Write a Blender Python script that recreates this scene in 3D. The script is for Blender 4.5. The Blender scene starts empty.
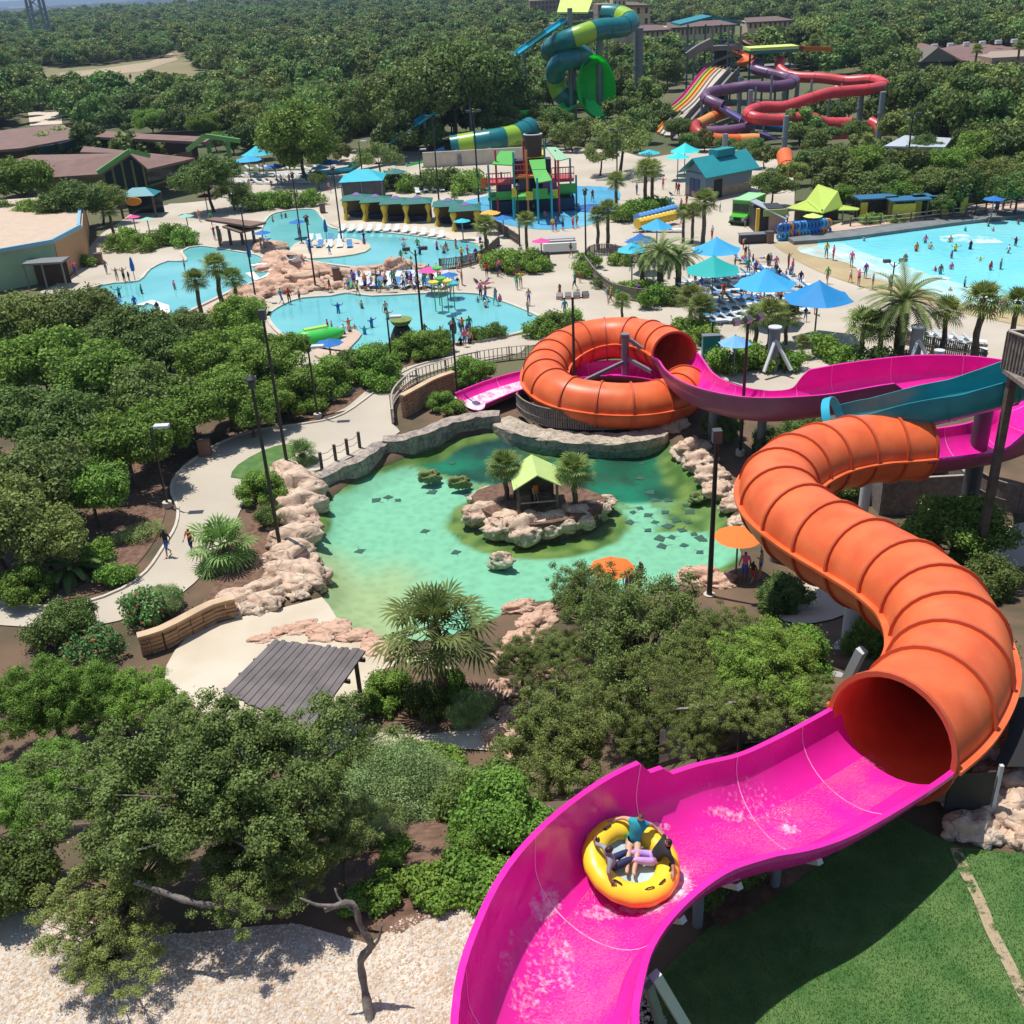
import bpy, bmesh, math, random
import numpy as np
from math import sin, cos, pi, radians as R, sqrt, atan2, hypot
from mathutils import Vector, Matrix, noise as mnoise
S = bpy.context.scene
COL = S.collection
# ------------------------------------------------------------ camera
H = 27.0; TH = R(27.5); RO = R(3.1); F = 1024.0
fw = Vector((0, cos(TH), -sin(TH))); r0 = Vector((1, 0, 0)); u0 = Vector((0, sin(TH), cos(TH)))
RV = r0*cos(RO) - u0*sin(RO); UV = r0*sin(RO) + u0*cos(RO)
CAM = Vector((0, 0, H))
def ray(px, py): return fw + RV*((px-512)/F) + UV*((512-py)/F)
def P(px, py, z=0.0):
    d = ray(px, py); t = (z-H)/d.z
    return CAM + d*t
def PZ(px, py, Z): return CAM + ray(px, py)*Z       # at axial depth Z
def proj(v):
    q = Vector(v)-CAM; Z = q.dot(fw)
    return (512+F*q.dot(RV)/Z, 512-F*q.dot(UV)/Z, Z)
def mpp(px, py, z=0.0):                              # metres per pixel there
    return (P(px, py, z)-CAM).dot(fw)/F
cd = bpy.data.cameras.new('Camera'); cam = bpy.data.objects.new('Camera', cd); COL.objects.link(cam)
m = Matrix((RV, UV, -fw)).transposed().to_4x4(); m.translation = CAM
cam.matrix_world = m; cd.sensor_width = 36; cd.lens = 36; cd.clip_start = .3; cd.clip_end = 60000
S.camera = cam
S.render.resolution_x = S.render.resolution_y = 1024
# ------------------------------------------------------------ materials
MATS = {}
def mat(name, col, rough=.7, var=0.0, vscale=1.0, col2=None, metal=0.0, spec=.5, bump=0.0, bscale=5.0, translucent=0.0, emit=None, rand=0.0, detail=4.0):
    if name in MATS: return MATS[name]
    M = bpy.data.materials.new(name); M.use_nodes = True; nt = M.node_tree; N = nt.nodes; L = nt.links
    b = N['Principled BSDF']; b.inputs['Roughness'].default_value = rough; b.inputs['Metallic'].default_value = metal
    b.inputs['Specular IOR Level'].default_value = spec
    c1 = (*col, 1); b.inputs['Base Color'].default_value = c1
    out = None
    if var or col2:
        tc = N.new('ShaderNodeTexCoord'); nz = N.new('ShaderNodeTexNoise'); nz.inputs['Scale'].default_value = vscale; nz.inputs['Detail'].default_value = detail
        L.new(tc.outputs['Object'], nz.inputs['Vector'])
        rp = N.new('ShaderNodeValToRGB'); rp.color_ramp.elements[0].position = .33; rp.color_ramp.elements[1].position = .67
        if col2: a, c = col, col2
        else: a = [x*(1-var) for x in col]; c = [min(1, x*(1+var)) for x in col]
        rp.color_ramp.elements[0].color = (*a, 1); rp.color_ramp.elements[1].color = (*c, 1)
        L.new(nz.outputs['Fac'], rp.inputs['Fac']); out = rp.outputs['Color']
    if rand:
        oi = N.new('ShaderNodeObjectInfo'); mr = N.new('ShaderNodeMapRange')
        mr.inputs['To Min'].default_value = 1-rand; mr.inputs['To Max'].default_value = 1+rand
        L.new(oi.outputs['Random'], mr.inputs['Value'])
        hs = N.new('ShaderNodeHueSaturation'); hs.inputs['Color'].default_value = c1
        L.new(mr.outputs['Result'], hs.inputs['Value'])
        m2 = N.new('ShaderNodeMapRange'); m2.inputs['To Min'].default_value = .5-.05*rand*2; m2.inputs['To Max'].default_value = .5+.05*rand
        wn = N.new('ShaderNodeMath'); wn.operation = 'FRACT'; w2 = N.new('ShaderNodeMath'); w2.operation = 'MULTIPLY'; w2.inputs[1].default_value = 17.3
        L.new(oi.outputs['Random'], w2.inputs[0]); L.new(w2.outputs[0], wn.inputs[0]); L.new(wn.outputs[0], m2.inputs['Value']); L.new(m2.outputs['Result'], hs.inputs['Hue'])
        if out: L.new(out, hs.inputs['Color'])
        out = hs.outputs['Color']
    if out: L.new(out, b.inputs['Base Color'])
    if bump:
        tc = N.new('ShaderNodeTexCoord'); nb = N.new('ShaderNodeTexNoise'); nb.inputs['Scale'].default_value = bscale; nb.inputs['Detail'].default_value = 5
        L.new(tc.outputs['Object'], nb.inputs['Vector'])
        bp = N.new('ShaderNodeBump'); bp.inputs['Strength'].default_value = 1; bp.inputs['Distance'].default_value = bump
        L.new(nb.outputs['Fac'], bp.inputs['Height']); L.new(bp.outputs['Normal'], b.inputs['Normal'])
    if translucent:
        t = N.new('ShaderNodeBsdfTranslucent'); mx = N.new('ShaderNodeMixShader'); mx.inputs[0].default_value = translucent
        t.inputs['Color'].default_value = (min(1, col[0]*1.5), min(1, col[1]*1.6), col[2], 1)
        L.new(b.outputs[0], mx.inputs[1]); L.new(t.outputs[0], mx.inputs[2]); L.new(mx.outputs[0], N['Material Output'].inputs['Surface'])
        if out: L.new(out, t.inputs['Color'])
    if emit:
        b.inputs['Emission Color'].default_value = (*col, 1); b.inputs['Emission Strength'].default_value = emit
    MATS[name] = M
    return M
# ------------------------------------------------------------ objects
def tag(o, label=None, cat=None, group=None, kind=None):
    if label: o['label'] = label
    if cat: o['category'] = cat
    if group: o['group'] = group
    if kind: o['kind'] = kind
    return o
def empty(name, loc=(0, 0, 0), rz=0.0, label=None, cat=None, group=None):
    o = bpy.data.objects.new(name, None); COL.objects.link(o); o.location = loc; o.rotation_euler = (0, 0, rz); o.empty_display_size = .1
    return tag(o, label, cat, group)
def copy_tree(o, parent=None, **kw):
    c = o.copy(); COL.objects.link(c); c.parent = parent
    if parent is not None: c.matrix_parent_inverse = o.matrix_parent_inverse.copy()
    for ch in o.children: copy_tree(ch, c)
    return c
class MB:
    def __init__(s): s.v = []; s.f = []; s.mi = []; s.cur = 0
    def add(s, vs, fs):
        b = len(s.v); s.v += [tuple(x) for x in vs]; s.f += [[b+i for i in f] for f in fs]; s.mi += [s.cur]*len(fs); return s
    def box(s, x0, x1, y0, y1, z0, z1, rz=0, c=None):
        vs = [Vector((x, y, z)) for z in (z0, z1) for (x, y) in ((x0, y0), (x1, y0), (x1, y1), (x0, y1))]
        if rz:
            c = c or ((x0+x1)/2, (y0+y1)/2); M = Matrix.Rotation(rz, 3, 'Z'); cc = Vector((c[0], c[1], 0))
            vs = [M @ (v-cc)+cc for v in vs]
        return s.add(vs, [(3, 2, 1, 0), (4, 5, 6, 7), (0, 1, 5, 4), (1, 2, 6, 5), (2, 3, 7, 6), (3, 0, 4, 7)])
    def tube(s, pts, r, n=8, cap=True):
        pts = [Vector(p) for p in pts]; rs = r if isinstance(r, (list, tuple)) else [r]*len(pts); vs = []; fs = []
        pr = None
        for i, p in enumerate(pts):
            t = (pts[min(i+1, len(pts)-1)]-pts[max(i-1, 0)]).normalized()
            if pr is None: a = t.orthogonal().normalized() if abs(t.z) < .99 else Vector((1, 0, 0))
            else: a = (pr-t*pr.dot(t)); a = a.normalized() if a.length > 1e-6 else t.orthogonal().normalized()
            a = (a-t*a.dot(t)).normalized(); pr = a; b = t.cross(a)
            for k in range(n): vs.append(p+(a*cos(2*pi*k/n)+b*sin(2*pi*k/n))*rs[i])
        for i in range(len(pts)-1):
            for k in range(n): fs.append((i*n+k, i*n+(k+1) % n, (i+1)*n+(k+1) % n, (i+1)*n+k))
        if cap: fs.append(tuple(range(n))[::-1]); fs.append(tuple((len(pts)-1)*n+k for k in range(n)))
        return s.add(vs, fs)
    def bar(s, a, b, w, h=None, up=Vector((0, 0, 1))):      # rectangular bar
        a = Vector(a); b = Vector(b); h = h or w; t = (b-a).normalized(); u = up if abs(t.dot(up)) < .98 else Vector((1, 0, 0))
        x = t.cross(u).normalized(); y = x.cross(t)
        vs = [p+x*sx*w/2+y*sy*h/2 for p in (a, b) for (sx, sy) in ((-1, -1), (1, -1), (1, 1), (-1, 1))]
        return s.add(vs, [(0, 1, 2, 3), (7, 6, 5, 4), (0, 4, 5, 1), (1, 5, 6, 2), (2, 6, 7, 3), (3, 7, 4, 0)])
    def prism(s, poly, z0, z1):
        n = len(poly); vs = [(p[0], p[1], z0) for p in poly]+[(p[0], p[1], z1) for p in poly]
        a = sum(poly[i][0]*poly[(i+1) % n][1]-poly[(i+1) % n][0]*poly[i][1] for i in range(n))
        if a < 0: vs = vs[:n][::-1]+vs[n:][::-1]
        return s.add(vs, [tuple(range(n))[::-1], tuple(range(n, 2*n))]+[(i, (i+1) % n, n+(i+1) % n, n+i) for i in range(n)])
    def lathe(s, prof, c=(0, 0, 0), n=16):
        vs = []; fs = []; c = Vector(c)
        for r, z in prof:
            for k in range(n): vs.append(c+Vector((r*cos(2*pi*k/n), r*sin(2*pi*k/n), z)))
        for i in range(len(prof)-1):
            for k in range(n): fs.append((i*n+k, i*n+(k+1) % n, (i+1)*n+(k+1) % n, (i+1)*n+k))
        return s.add(vs, fs)
    def build(s, name, m, parent=None, smooth=False, loc=None):
        me = bpy.data.meshes.new(name); me.from_pydata(s.v, [], s.f)
        for x in (m if isinstance(m, (list, tuple)) else [m]): me.materials.append(x)
        if len(me.materials) > 1: me.polygons.foreach_set('material_index', s.mi)
        if smooth: me.polygons.foreach_set('use_smooth', [True]*len(me.polygons))
        me.update()
        return link(name, me, parent, loc)
def link(name, me, parent=None, loc=None):
    o = bpy.data.objects.new(name, me); COL.objects.link(o)
    if parent is not None: o.parent = parent
    if loc is not None: o.location = loc
    return o
def auto_smooth(o, ang=40):
    me = o.data; bm = bmesh.new(); bm.from_mesh(me)
    for f in bm.faces: f.smooth = True
    for e in bm.edges:
        e.smooth = not (len(e.link_faces) == 2 and e.calc_face_angle(0) > R(ang))
    bm.to_mesh(me); bm.free()
def catmull(pts, step=.6, closed=False):
    pts = [np.array(p, float) for p in pts]; out = []
    n = len(pts); rng = range(n) if closed else range(n-1)
    for i in rng:
        g = (lambda k: pts[k % n]) if closed else (lambda k: pts[min(max(k, 0), n-1)])
        p0, p1, p2, p3 = g(i-1), g(i), g(i+1), g(i+2)
        L = np.linalg.norm((p2-p1)[:3]); k = max(1, int(round(L/step)))
        for j in range(k):
            t = j/k; out.append(.5*((2*p1)+(-p0+p2)*t+(2*p0-5*p1+4*p2-p3)*t*t+(-p0+3*p1-3*p2+p3)*t**3))
    if not closed: out.append(pts[-1])
    return out
def pip(x, y, poly):
    c = False; n = len(poly); j = n-1
    for i in range(n):
        xi, yi = poly[i][:2]; xj, yj = poly[j][:2]
        if (yi > y) != (yj > y) and x < (xj-xi)*(y-yi)/(yj-yi)+xi: c = not c
        j = i
    return c
def sdist(x, y, poly):
    d = 1e9; n = len(poly)
    for i in range(n):
        ax, ay = poly[i][:2]; bx, by = poly[(i+1) % n][:2]; vx, vy = bx-ax, by-ay; L = vx*vx+vy*vy
        t = 0 if L == 0 else max(0, min(1, ((x-ax)*vx+(y-ay)*vy)/L)); d = min(d, hypot(x-ax-t*vx, y-ay-t*vy))
    return -d if pip(x, y, poly) else d
def PP(lst, z=0.0): return [P(a, b, z) for a, b in lst]
def smoothpoly(lst, z=0.0, step=1.0): return [Vector((p[0], p[1], z)) for p in catmull([tuple(P(a, b, z)) for a, b in lst], step, True)]
def sheet(name, poly, z, m, kind='structure', th=0.0):
    mb = MB(); n = len(poly)
    from mathutils.geometry import tessellate_polygon
    tr = tessellate_polygon([[Vector((p[0], p[1], 0)) for p in poly]])
    vs = [(p[0], p[1], z) for p in poly]
    fs = []
    for t in tr:
        a, b, c = [Vector(vs[i]) for i in t]
        fs.append(t if (b-a).cross(c-a).z > 0 else t[::-1])
    mb.add(vs, fs)
    if th:
        for i in range(n):
            j = (i+1) % n; a, b = vs[i], vs[j]
            mb.add([a, b, (b[0], b[1], z-th), (a[0], a[1], z-th)], [(0, 1, 2, 3)])
    o = mb.build(name, m)
    if kind: o['kind'] = kind
    return o
# ------------------------------------------------------------ light
SUN_EL = R(73); SUN_AZ = R(-52)          # azimuth from +Y towards +X; light comes from the left, a little beyond
W = bpy.data.worlds.new('World'); S.world = W; W.use_nodes = True
sk = W.node_tree.nodes.new('ShaderNodeTexSky'); sk.sky_type = 'NISHITA'; sk.sun_disc = False
sk.sun_elevation = SUN_EL; sk.sun_rotation = SUN_AZ; sk.altitude = 200; sk.air_density = 1; sk.dust_density = .6; sk.ozone_density = 1.5
bg = W.node_tree.nodes['Background']; W.node_tree.links.new(sk.outputs[0], bg.inputs[0]); bg.inputs[1].default_value = .11
ld = bpy.data.lights.new('sun', 'SUN'); ld.energy = 4.9; ld.angle = R(.53); ld.color = (1, .965, .9)
lo = bpy.data.objects.new('sun', ld); COL.objects.link(lo)
sd = Vector((sin(SUN_AZ)*cos(SUN_EL), cos(SUN_AZ)*cos(SUN_EL), sin(SUN_EL)))
lo.rotation_euler = (-sd).to_track_quat('-Z', 'Y').to_euler(); lo.location = (0, 0, 60)
S.view_settings.view_transform = 'Standard'; S.view_settings.look = 'None'; S.view_settings.exposure = 0.16; S.view_settings.gamma = 1
S.cycles.max_bounces = 6; S.cycles.transparent_max_bounces = 12; S.cycles.diffuse_bounces = 3; S.cycles.glossy_bounces = 2
S.cycles.caustics_reflective = False; S.cycles.caustics_refractive = False
# ------------------------------------------------------------ terrain
def sst(t): t = max(0, min(1, t)); return t*t*(3-2*t)
def hbase(x, y):
    k = sst((x-3)/6); Y1 = 31.5+13*k; y0 = 17.5
    h = 8.0*sst((Y1-y)/(Y1-y0))
    return h
PONDPX = [(405, 456), (362, 474), (336, 492), (318, 515), (311, 540), (316, 562), (328, 578), (322, 596), (312, 606), (345, 626), (385, 642), (440, 640), (490, 622), (530, 604), (570, 604), (620, 604), (665, 592), (705, 580), (742, 562), (740, 540), (730, 515), (722, 496), (700, 478), (686, 456), (664, 441), (600, 447), (540, 441), (505, 433), (480, 433), (440, 443)]
POND = smoothpoly(PONDPX, -.3, 1.0); WZ = -.3
bbx = (min(p.x for p in POND), max(p.x for p in POND), min(p.y for p in POND), max(p.y for p in POND))
def hz(x, y):
    h = hbase(x, y)
    if bbx[0]-2 < x < bbx[1]+2 and bbx[2]-2 < y < bbx[3]+2:
        d = sdist(x, y, POND)
        if d < .3: h = h-2.0*sst((.3-d)/1.6)
    return h
def G(px, py, off=0.0):
    d = ray(px, py); t = -(H-0.0)/d.z if d.z < -1e-4 else 1e5
    p = CAM+d*t
    if p.y < 46:
        lo_, hi_ = (H-9.5)/-d.z, t
        for _ in range(40):
            mm = (lo_+hi_)/2; q = CAM+d*mm
            if q.z > hbase(q.x, q.y): lo_ = mm
            else: hi_ = mm
        p = CAM+d*hi_
    return Vector((p.x, p.y, p.z+off))
soil = mat('soil', (.16, .095, .058), .95, col2=(.075, .06, .03), vscale=.35, bump=.03, bscale=6)
def gridmesh(name, x0, x1, y0, y1, st, m, fn):
    nx = int((x1-x0)/st)+1; ny = int((y1-y0)/st)+1
    v = [(x0+i*st, y0+j*st, fn(x0+i*st, y0+j*st)) for j in range(ny) for i in range(nx)]
    f = [(j*nx+i, j*nx+i+1, (j+1)*nx+i+1, (j+1)*nx+i) for j in range(ny-1) for i in range(nx-1)]
    mb = MB(); mb.add(v, f); o = mb.build(name, m, smooth=True); return o
gx0, gx1, gy0, gy1 = -40, 40, 4, 74
g = gridmesh('ground', gx0, gx1, gy0, gy1, .5, soil, lambda x, y: hz(x, y)-.02); g['kind'] = 'structure'
wood_floor = mat('forest_floor', (.055, .075, .025), .95, col2=(.14, .125, .06), vscale=.02)
mb = MB(); B = 16000
for (a, b, c, d) in ((-B, B, gy1, B*2), (-B, gx0, -200, gy1), (gx1, B, -200, gy1), (gx0, gx1, -200, gy0)):
    z = -.02 if b != gx1 or a != gx0 or c > 0 else hbase(0, 4)-.02
    mb.add([(a, c, z), (b, c, z), (b, d, z), (a, d, z)], [(0, 1, 2, 3)])
o = mb.build('terrain', wood_floor); o['kind'] = 'structure'
from mathutils.geometry import delaunay_2d_cdt
def drape(name, poly, off, m, st=.8, kind='structure', fn=hbase, edge=0.0):
    """a sheet that follows the hill, cut to a polygon"""
    pts = [Vector((p[0], p[1])) for p in poly]; n = len(pts)
    xs = [p.x for p in pts]; ys = [p.y for p in pts]; inner = []
    x = min(xs)+st/2
    while x < max(xs):
        y = min(ys)+st/2
        while y < max(ys):
            if y < 46 and pip(x, y, pts) and sdist(x, y, pts) < -st*.3: inner.append(Vector((x, y)))
            y += st
        x += st
    vs, es, fs, _, _, _ = delaunay_2d_cdt(pts+inner, [], [list(range(n))], 1, 1e-4)
    mb = MB(); v3 = [(v.x, v.y, fn(v.x, v.y)+off) for v in vs]; ff = []
    for f in fs:
        a, b, c = [Vector(v3[i]) for i in f[:3]]
        ff.append(tuple(f) if (b-a).cross(c-a).z > 0 else tuple(f)[::-1])
    mb.add(v3, ff)
    if edge:
        vv = [(p[0], p[1], fn(p[0], p[1])+off) for p in poly]
        for i in range(n):
            a, b = vv[i], vv[(i+1) % n]; mb.add([a, b, (b[0], b[1], b[2]-edge), (a[0], a[1], a[2]-edge)], [(0, 1, 2, 3)])
    o = mb.build(name, m)
    if kind: o['kind'] = kind
    return o
def gp(lst, step=1.0, smooth=True):
    pts = [tuple(G(a, b)) for a, b in lst]
    return [Vector(p) for p in catmull(pts, step, smooth is True)] if smooth else [Vector(p) for p in pts]
# ------------------------------------------------------------ sweeps
def frames(path):
    path = [Vector(p) for p in path]; out = []
    for i, p in enumerate(path):
        t = (path[min(i+1, len(path)-1)]-path[max(i-1, 0)]).normalized()
        s = t.cross(Vector((0, 0, 1))).normalized(); u = s.cross(t).normalized(); out.append((p, s, u, t))
    return out
def sweep(mb, fr, prof, closed=True, caps=True):
    """prof(i) -> list of (side, up); side + is right of travel"""
    vs = []; fs = []; n = None
    for i, (p, s, u, t) in enumerate(fr):
        pr = prof(i); n = len(pr)
        for a, b in pr: vs.append(p+s*a+u*b)
    m_ = n if closed else n-1
    for i in range(len(fr)-1):
        for k in range(m_): fs.append((i*n+k, i*n+(k+1) % n, (i+1)*n+(k+1) % n, (i+1)*n+k))
    if caps and closed: fs.append(tuple(range(n))); fs.append(tuple((len(fr)-1)*n+k for k in range(n))[::-1])
    mb.add(vs, fs); return mb
def ring_prof(r, th, n=28, a0=0, a1=2*pi):
    full = abs(a1-a0-2*pi) < 1e-6
    A = [a0+(a1-a0)*k/n for k in range(n+1)]
    return [(r*cos(a), r*sin(a)) for a in A]+[((r-th)*cos(a), (r-th)*sin(a)) for a in A[::-1]]
def trough_prof(r, dep, th, wl=0, wr=0, n=18, lip=.13):
    """U section, rim at up=0; wl / wr = extra wall height on the left / right"""
    inn = [(-r*cos(pi*k/n), -dep*sin(pi*k/n)) for k in range(n+1)]
    out = [(-(r+th)*cos(pi*k/n), -(dep+th)*sin(pi*k/n)) for k in range(n+1)]
    L = [(-r-lip, wl), (-r, wl)] if wl else [(-r-lip, 0.0), (-r, 0.002)]
    Rr = [(r, wr), (r+lip, wr)] if wr else [(r, .002), (r+lip, 0.0)]
    return L+inn+Rr+[(r+lip, wr-.12), (r+th, wr-.12)]+out[::-1]+[(-r-th, wl-.12), (-r-lip, wl-.12)]
def m_magenta(name='magenta_gelcoat', col=(.72, .018, .315), wet=.14):
    M = mat(name, col, wet, var=.10, vscale=.6, spec=.4)
    return M
MAG = m_magenta()
_n = MAG.node_tree.nodes; _l = MAG.node_tree.links; _t = _n.new('ShaderNodeTexCoord'); _z = _n.new('ShaderNodeTexNoise'); _z.inputs['Scale'].default_value = 1.7; _z.inputs['Detail'].default_value = 7; _r = _n.new('ShaderNodeMapRange'); _r.inputs['From Min'].default_value = .35; _r.inputs['From Max'].default_value = .7; _r.inputs['To Min'].default_value = .10; _r.inputs['To Max'].default_value = .42
_l.new(_t.outputs['Object'], _z.inputs['Vector']); _l.new(_z.outputs['Fac'], _r.inputs['Value']); _l.new(_r.outputs[0], _n['Principled BSDF'].inputs['Roughness']); ORG = mat('orange_gelcoat', (.66, .105, .03), .40, col2=(.84, .17, .055), vscale=.8, spec=.3, detail=9)
ORGD = mat('orange_rib', (.52, .09, .03), .5); LIP = mat('magenta_lip', (.82, .03, .36), .3)
SEAM = mat('pink_sealant', (.95, .35, .65), .5); STEEL = mat('grey_steel', (.17, .18, .20), .5, var=.12, vscale=2); STEELL = mat('pale_steel', (.55, .56, .57), .5)
SLP = [(560, 1160, 12.0), (550, 1085, 11.9), (547, 1020, 11.8), (555, 975, 11.7), (577, 918, 11.6), (617, 869, 11.5), (670, 830, 11.4), (727, 809, 11.1), (797, 790, 10.7), (890, 738, 10.2),
       (932, 702, 9.8), (951, 660, 9.4), (938, 618, 9.0), (905, 587, 8.7), (860, 560, 8.3), (815, 534, 8.0), (784, 508, 7.8), (781, 482, 7.6), (815, 461, 7.3), (862, 450, 7.0), (908, 446, 6.8),
       (955, 441, 6.6), (1000, 432, 6.5), (1030, 414, 6.4), (1024, 393, 6.3), (985, 381, 6.2), (930, 378, 6.0), (870, 384, 5.8), (810, 394, 5.6), (760, 398, 4.9), (716, 390, 4.1), (690, 376, 3.5), (674, 354, 3.1),
       (650, 342, 2.9), (615, 338, 2.7), (579, 344, 2.5), (552, 360, 2.3), (545, 380, 2.1), (563, 397, 1.9), (600, 405, 1.7), (640, 406, 1.6), (670, 400, 1.5), (684, 389, 1.45), (672, 375, 1.4), (625, 368, 1.35), (575, 370, 1.3), (532, 377, 1.2), (500, 386, 1.1), (468, 399, 1.0)]
ctrl = [P(*p) for p in SLP]
# dense path with the control index remembered
dense = []; cidx = []
for i in range(len(ctrl)-1):
    g_ = lambda k: np.array(ctrl[min(max(k, 0), len(ctrl)-1)])
    p0, p1, p2, p3 = g_(i-1), g_(i), g_(i+1), g_(i+2); k = max(2, int(round(np.linalg.norm(p2-p1)/.35)))
    for j in range(k):
        t = j/k; dense.append(Vector(.5*((2*p1)+(-p0+p2)*t+(2*p0-5*p1+4*p2-p3)*t*t+(-p0+3*p1-3*p2+p3)*t**3))); cidx.append(i+t)
FR = frames(dense)
def seg(c0, c1): return [i for i in range(len(dense)) if c0 <= cidx[i] <= c1]
slide = empty('water_slide', tuple(dense[0]), 0, 'long raft slide of magenta open chutes and ribbed orange tubes winding down beside the pond', 'water slide')
inv = Matrix.Translation(-Vector(dense[0]))
def sl_part(name, mb, m, smooth=True, parent=slide, ang=35):
    o = mb.build(name, m); o.parent = parent; o.matrix_parent_inverse = inv if parent == slide else Matrix()
    if smooth: auto_smooth(o, ang)
    return o
RT = 1.6
def blend(x, a, b): return sst((x-a)/(b-a))
MAUVE = mat('mauve_outer_shell', (.30, .055, .13), .45, var=.12, vscale=.8)
def do_trough(c0, c1, wl=lambda c: 0, wr=lambda c: 0, seams=2.6, r=1.55, rf=None, outer=False, dep=1.25):
    ii = seg(c0, c1); fr = [FR[i] for i in ii]; mb = MB()
    sweep(mb, fr, lambda k: trough_prof(rf(cidx[ii[k]]) if rf else r, dep, .06, wl(cidx[ii[k]]), wr(cidx[ii[k]])))
    if outer:
        n_ = len(trough_prof(r, 1.25, .06)); k0 = 2+19+2-1
        mb.mi = [1 if (q < (len(fr)-1)*n_ and (q % n_) >= k0+1) else 0 for q in range(len(mb.f))]
    t = sl_part('chute', mb, [MAG, MAUVE])
    acc = 0; last = fr[0][0]
    for j, (p, s, u, tt) in enumerate(fr):
        acc += (p-last).length; last = p
        if acc > seams and j < len(fr)-2:
            if rf: r = rf(cidx[ii[j]])
            acc = 0; a = [(-(r-.005)*cos(pi*k/20), -(dep-.006)*sin(pi*k/20)) for k in range(21)]
            w_ = wl(cidx[ii[j]]); w2 = wr(cidx[ii[j]])
            if w_: a = [(-r+.006, w_)]+a
            if w2: a = a+[(r-.006, w2)]
            b = MB(); vs = []
            for sx in (-.014, .014):
                for q, h in a: vs.append(p+s*q*.996+u*(h*.996+.004)+tt*sx)
            n = len(a); b.add(vs, [(k, k+1, n+k+1, n+k) for k in range(n-1)]); sl_part('seam', b, SEAM, False)
    return t
def do_tube(c0, c1, r=RT, rib=1.9):
    ii = seg(c0, c1); fr = [FR[i] for i in ii]; mb = MB()
    sweep(mb, fr, lambda k: ring_prof(r, .06, 32)); sl_part('tube', mb, ORG)
    b = MB()
    for sg in (-1, 1):
        sweep(b, fr, lambda k: [(sg*(r-.02), -.05), (sg*(r+.2), -.05), (sg*(r+.2), .05), (sg*(r-.02), .05)])
        o = sl_part('flange', b, ORG, True); b = MB()
    acc = rib; last = fr[0][0]
    for j in range(len(fr)):
        p, s, u, t = fr[j]; acc += (p-last).length; last = p
        if acc >= rib or j == len(fr)-1:
            acc = 0; b = MB(); q = [(p-t*.055, s, u, t), (p+t*.055, s, u, t)]
            sweep(b, q, lambda k: ring_prof(r+.1, .13, 32)); sl_part('rib', b, ORGD, True)
wlf = lambda c: .62*(1-.6*blend(c, 6.3, 6.4))*(1-blend(c, 6.62, 6.7))
do_trough(0, 9.15, wl=wlf, rf=lambda c: 1.38+.17*blend(c, 6, 9))
do_tube(9, 20.2)
do_trough(20, 32.1, wl=lambda c: .55*blend(c, 26.6, 26.8)*(1-blend(c, 31.3, 32)), wr=lambda c: .8*blend(c, 21.5, 22)*(1-blend(c, 27.8, 28.6)), seams=3, outer=True)
do_tube(32, 42.2, r=1.54, rib=1.75)
do_trough(42, 48, seams=3, outer=True, dep=.85)
def column(x, y, z0, z1, r=.33, arms=(), m=STEEL, parent=slide):
    mb = MB(); mb.tube([(x, y, z0), (x, y, z1)], r, 20); o = sl_part('support_column', mb, m); auto_smooth(o)
    f = MB(); f.tube([(x, y, z0), (x, y, z0+.12)], r+.22, 20); sl_part('column_flange', f, m); f = MB(); f.tube([(x, y, z1), (x, y, z1+.1)], r+.05, 20); sl_part('column_flange', f, m)
    for (a, b) in arms:
        f = MB(); f.bar(a, b, .2, .26); sl_part('support_arm', f, m, False)
# ------------------------------------------------------------ foliage
def leafmat(name, c, var=.75, rand=.18, sc=1.6):
    c = tuple(x*k for x, k in zip(c, (2.3, 2.32, 1.7))); return mat(name, tuple(x*.8 for x in c), .55, col2=tuple(x*(1+var) for x in c), vscale=sc, translucent=.26, rand=rand, spec=.18, detail=7)
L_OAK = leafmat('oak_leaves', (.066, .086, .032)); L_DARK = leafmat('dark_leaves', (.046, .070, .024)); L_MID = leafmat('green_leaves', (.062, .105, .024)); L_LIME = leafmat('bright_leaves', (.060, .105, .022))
L_FAR = leafmat('far_leaves', (.052, .078, .028), rand=.45, sc=.5); L_GREY = leafmat('grey_green_leaves', (.13, .16, .075)); L_PALM = leafmat('palm_leaves', (.072, .092, .032), sc=2); L_DATE = leafmat('date_palm_leaves', (.078, .098, .042), sc=2)
L_BLUE = leafmat('bluish_leaves', (.05, .10, .042)); L_RED = mat('red_flowers', (.5, .04, .03), .6); L_YEL = mat('yellow_green_blooms', (.42, .46, .14), .6)
BARK = mat('bark', (.12, .095, .075), .9, col2=(.06, .045, .035), vscale=4, bump=.03, bscale=14); BARKL = mat('grey_bark', (.22, .19, .165), .9, col2=(.11, .09, .08), vscale=5, bump=.02, bscale=18)
PTRUNK = mat('palm_trunk_fibre', (.16, .12, .085), .95, col2=(.07, .05, .035), vscale=6, bump=.04, bscale=12)
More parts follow.
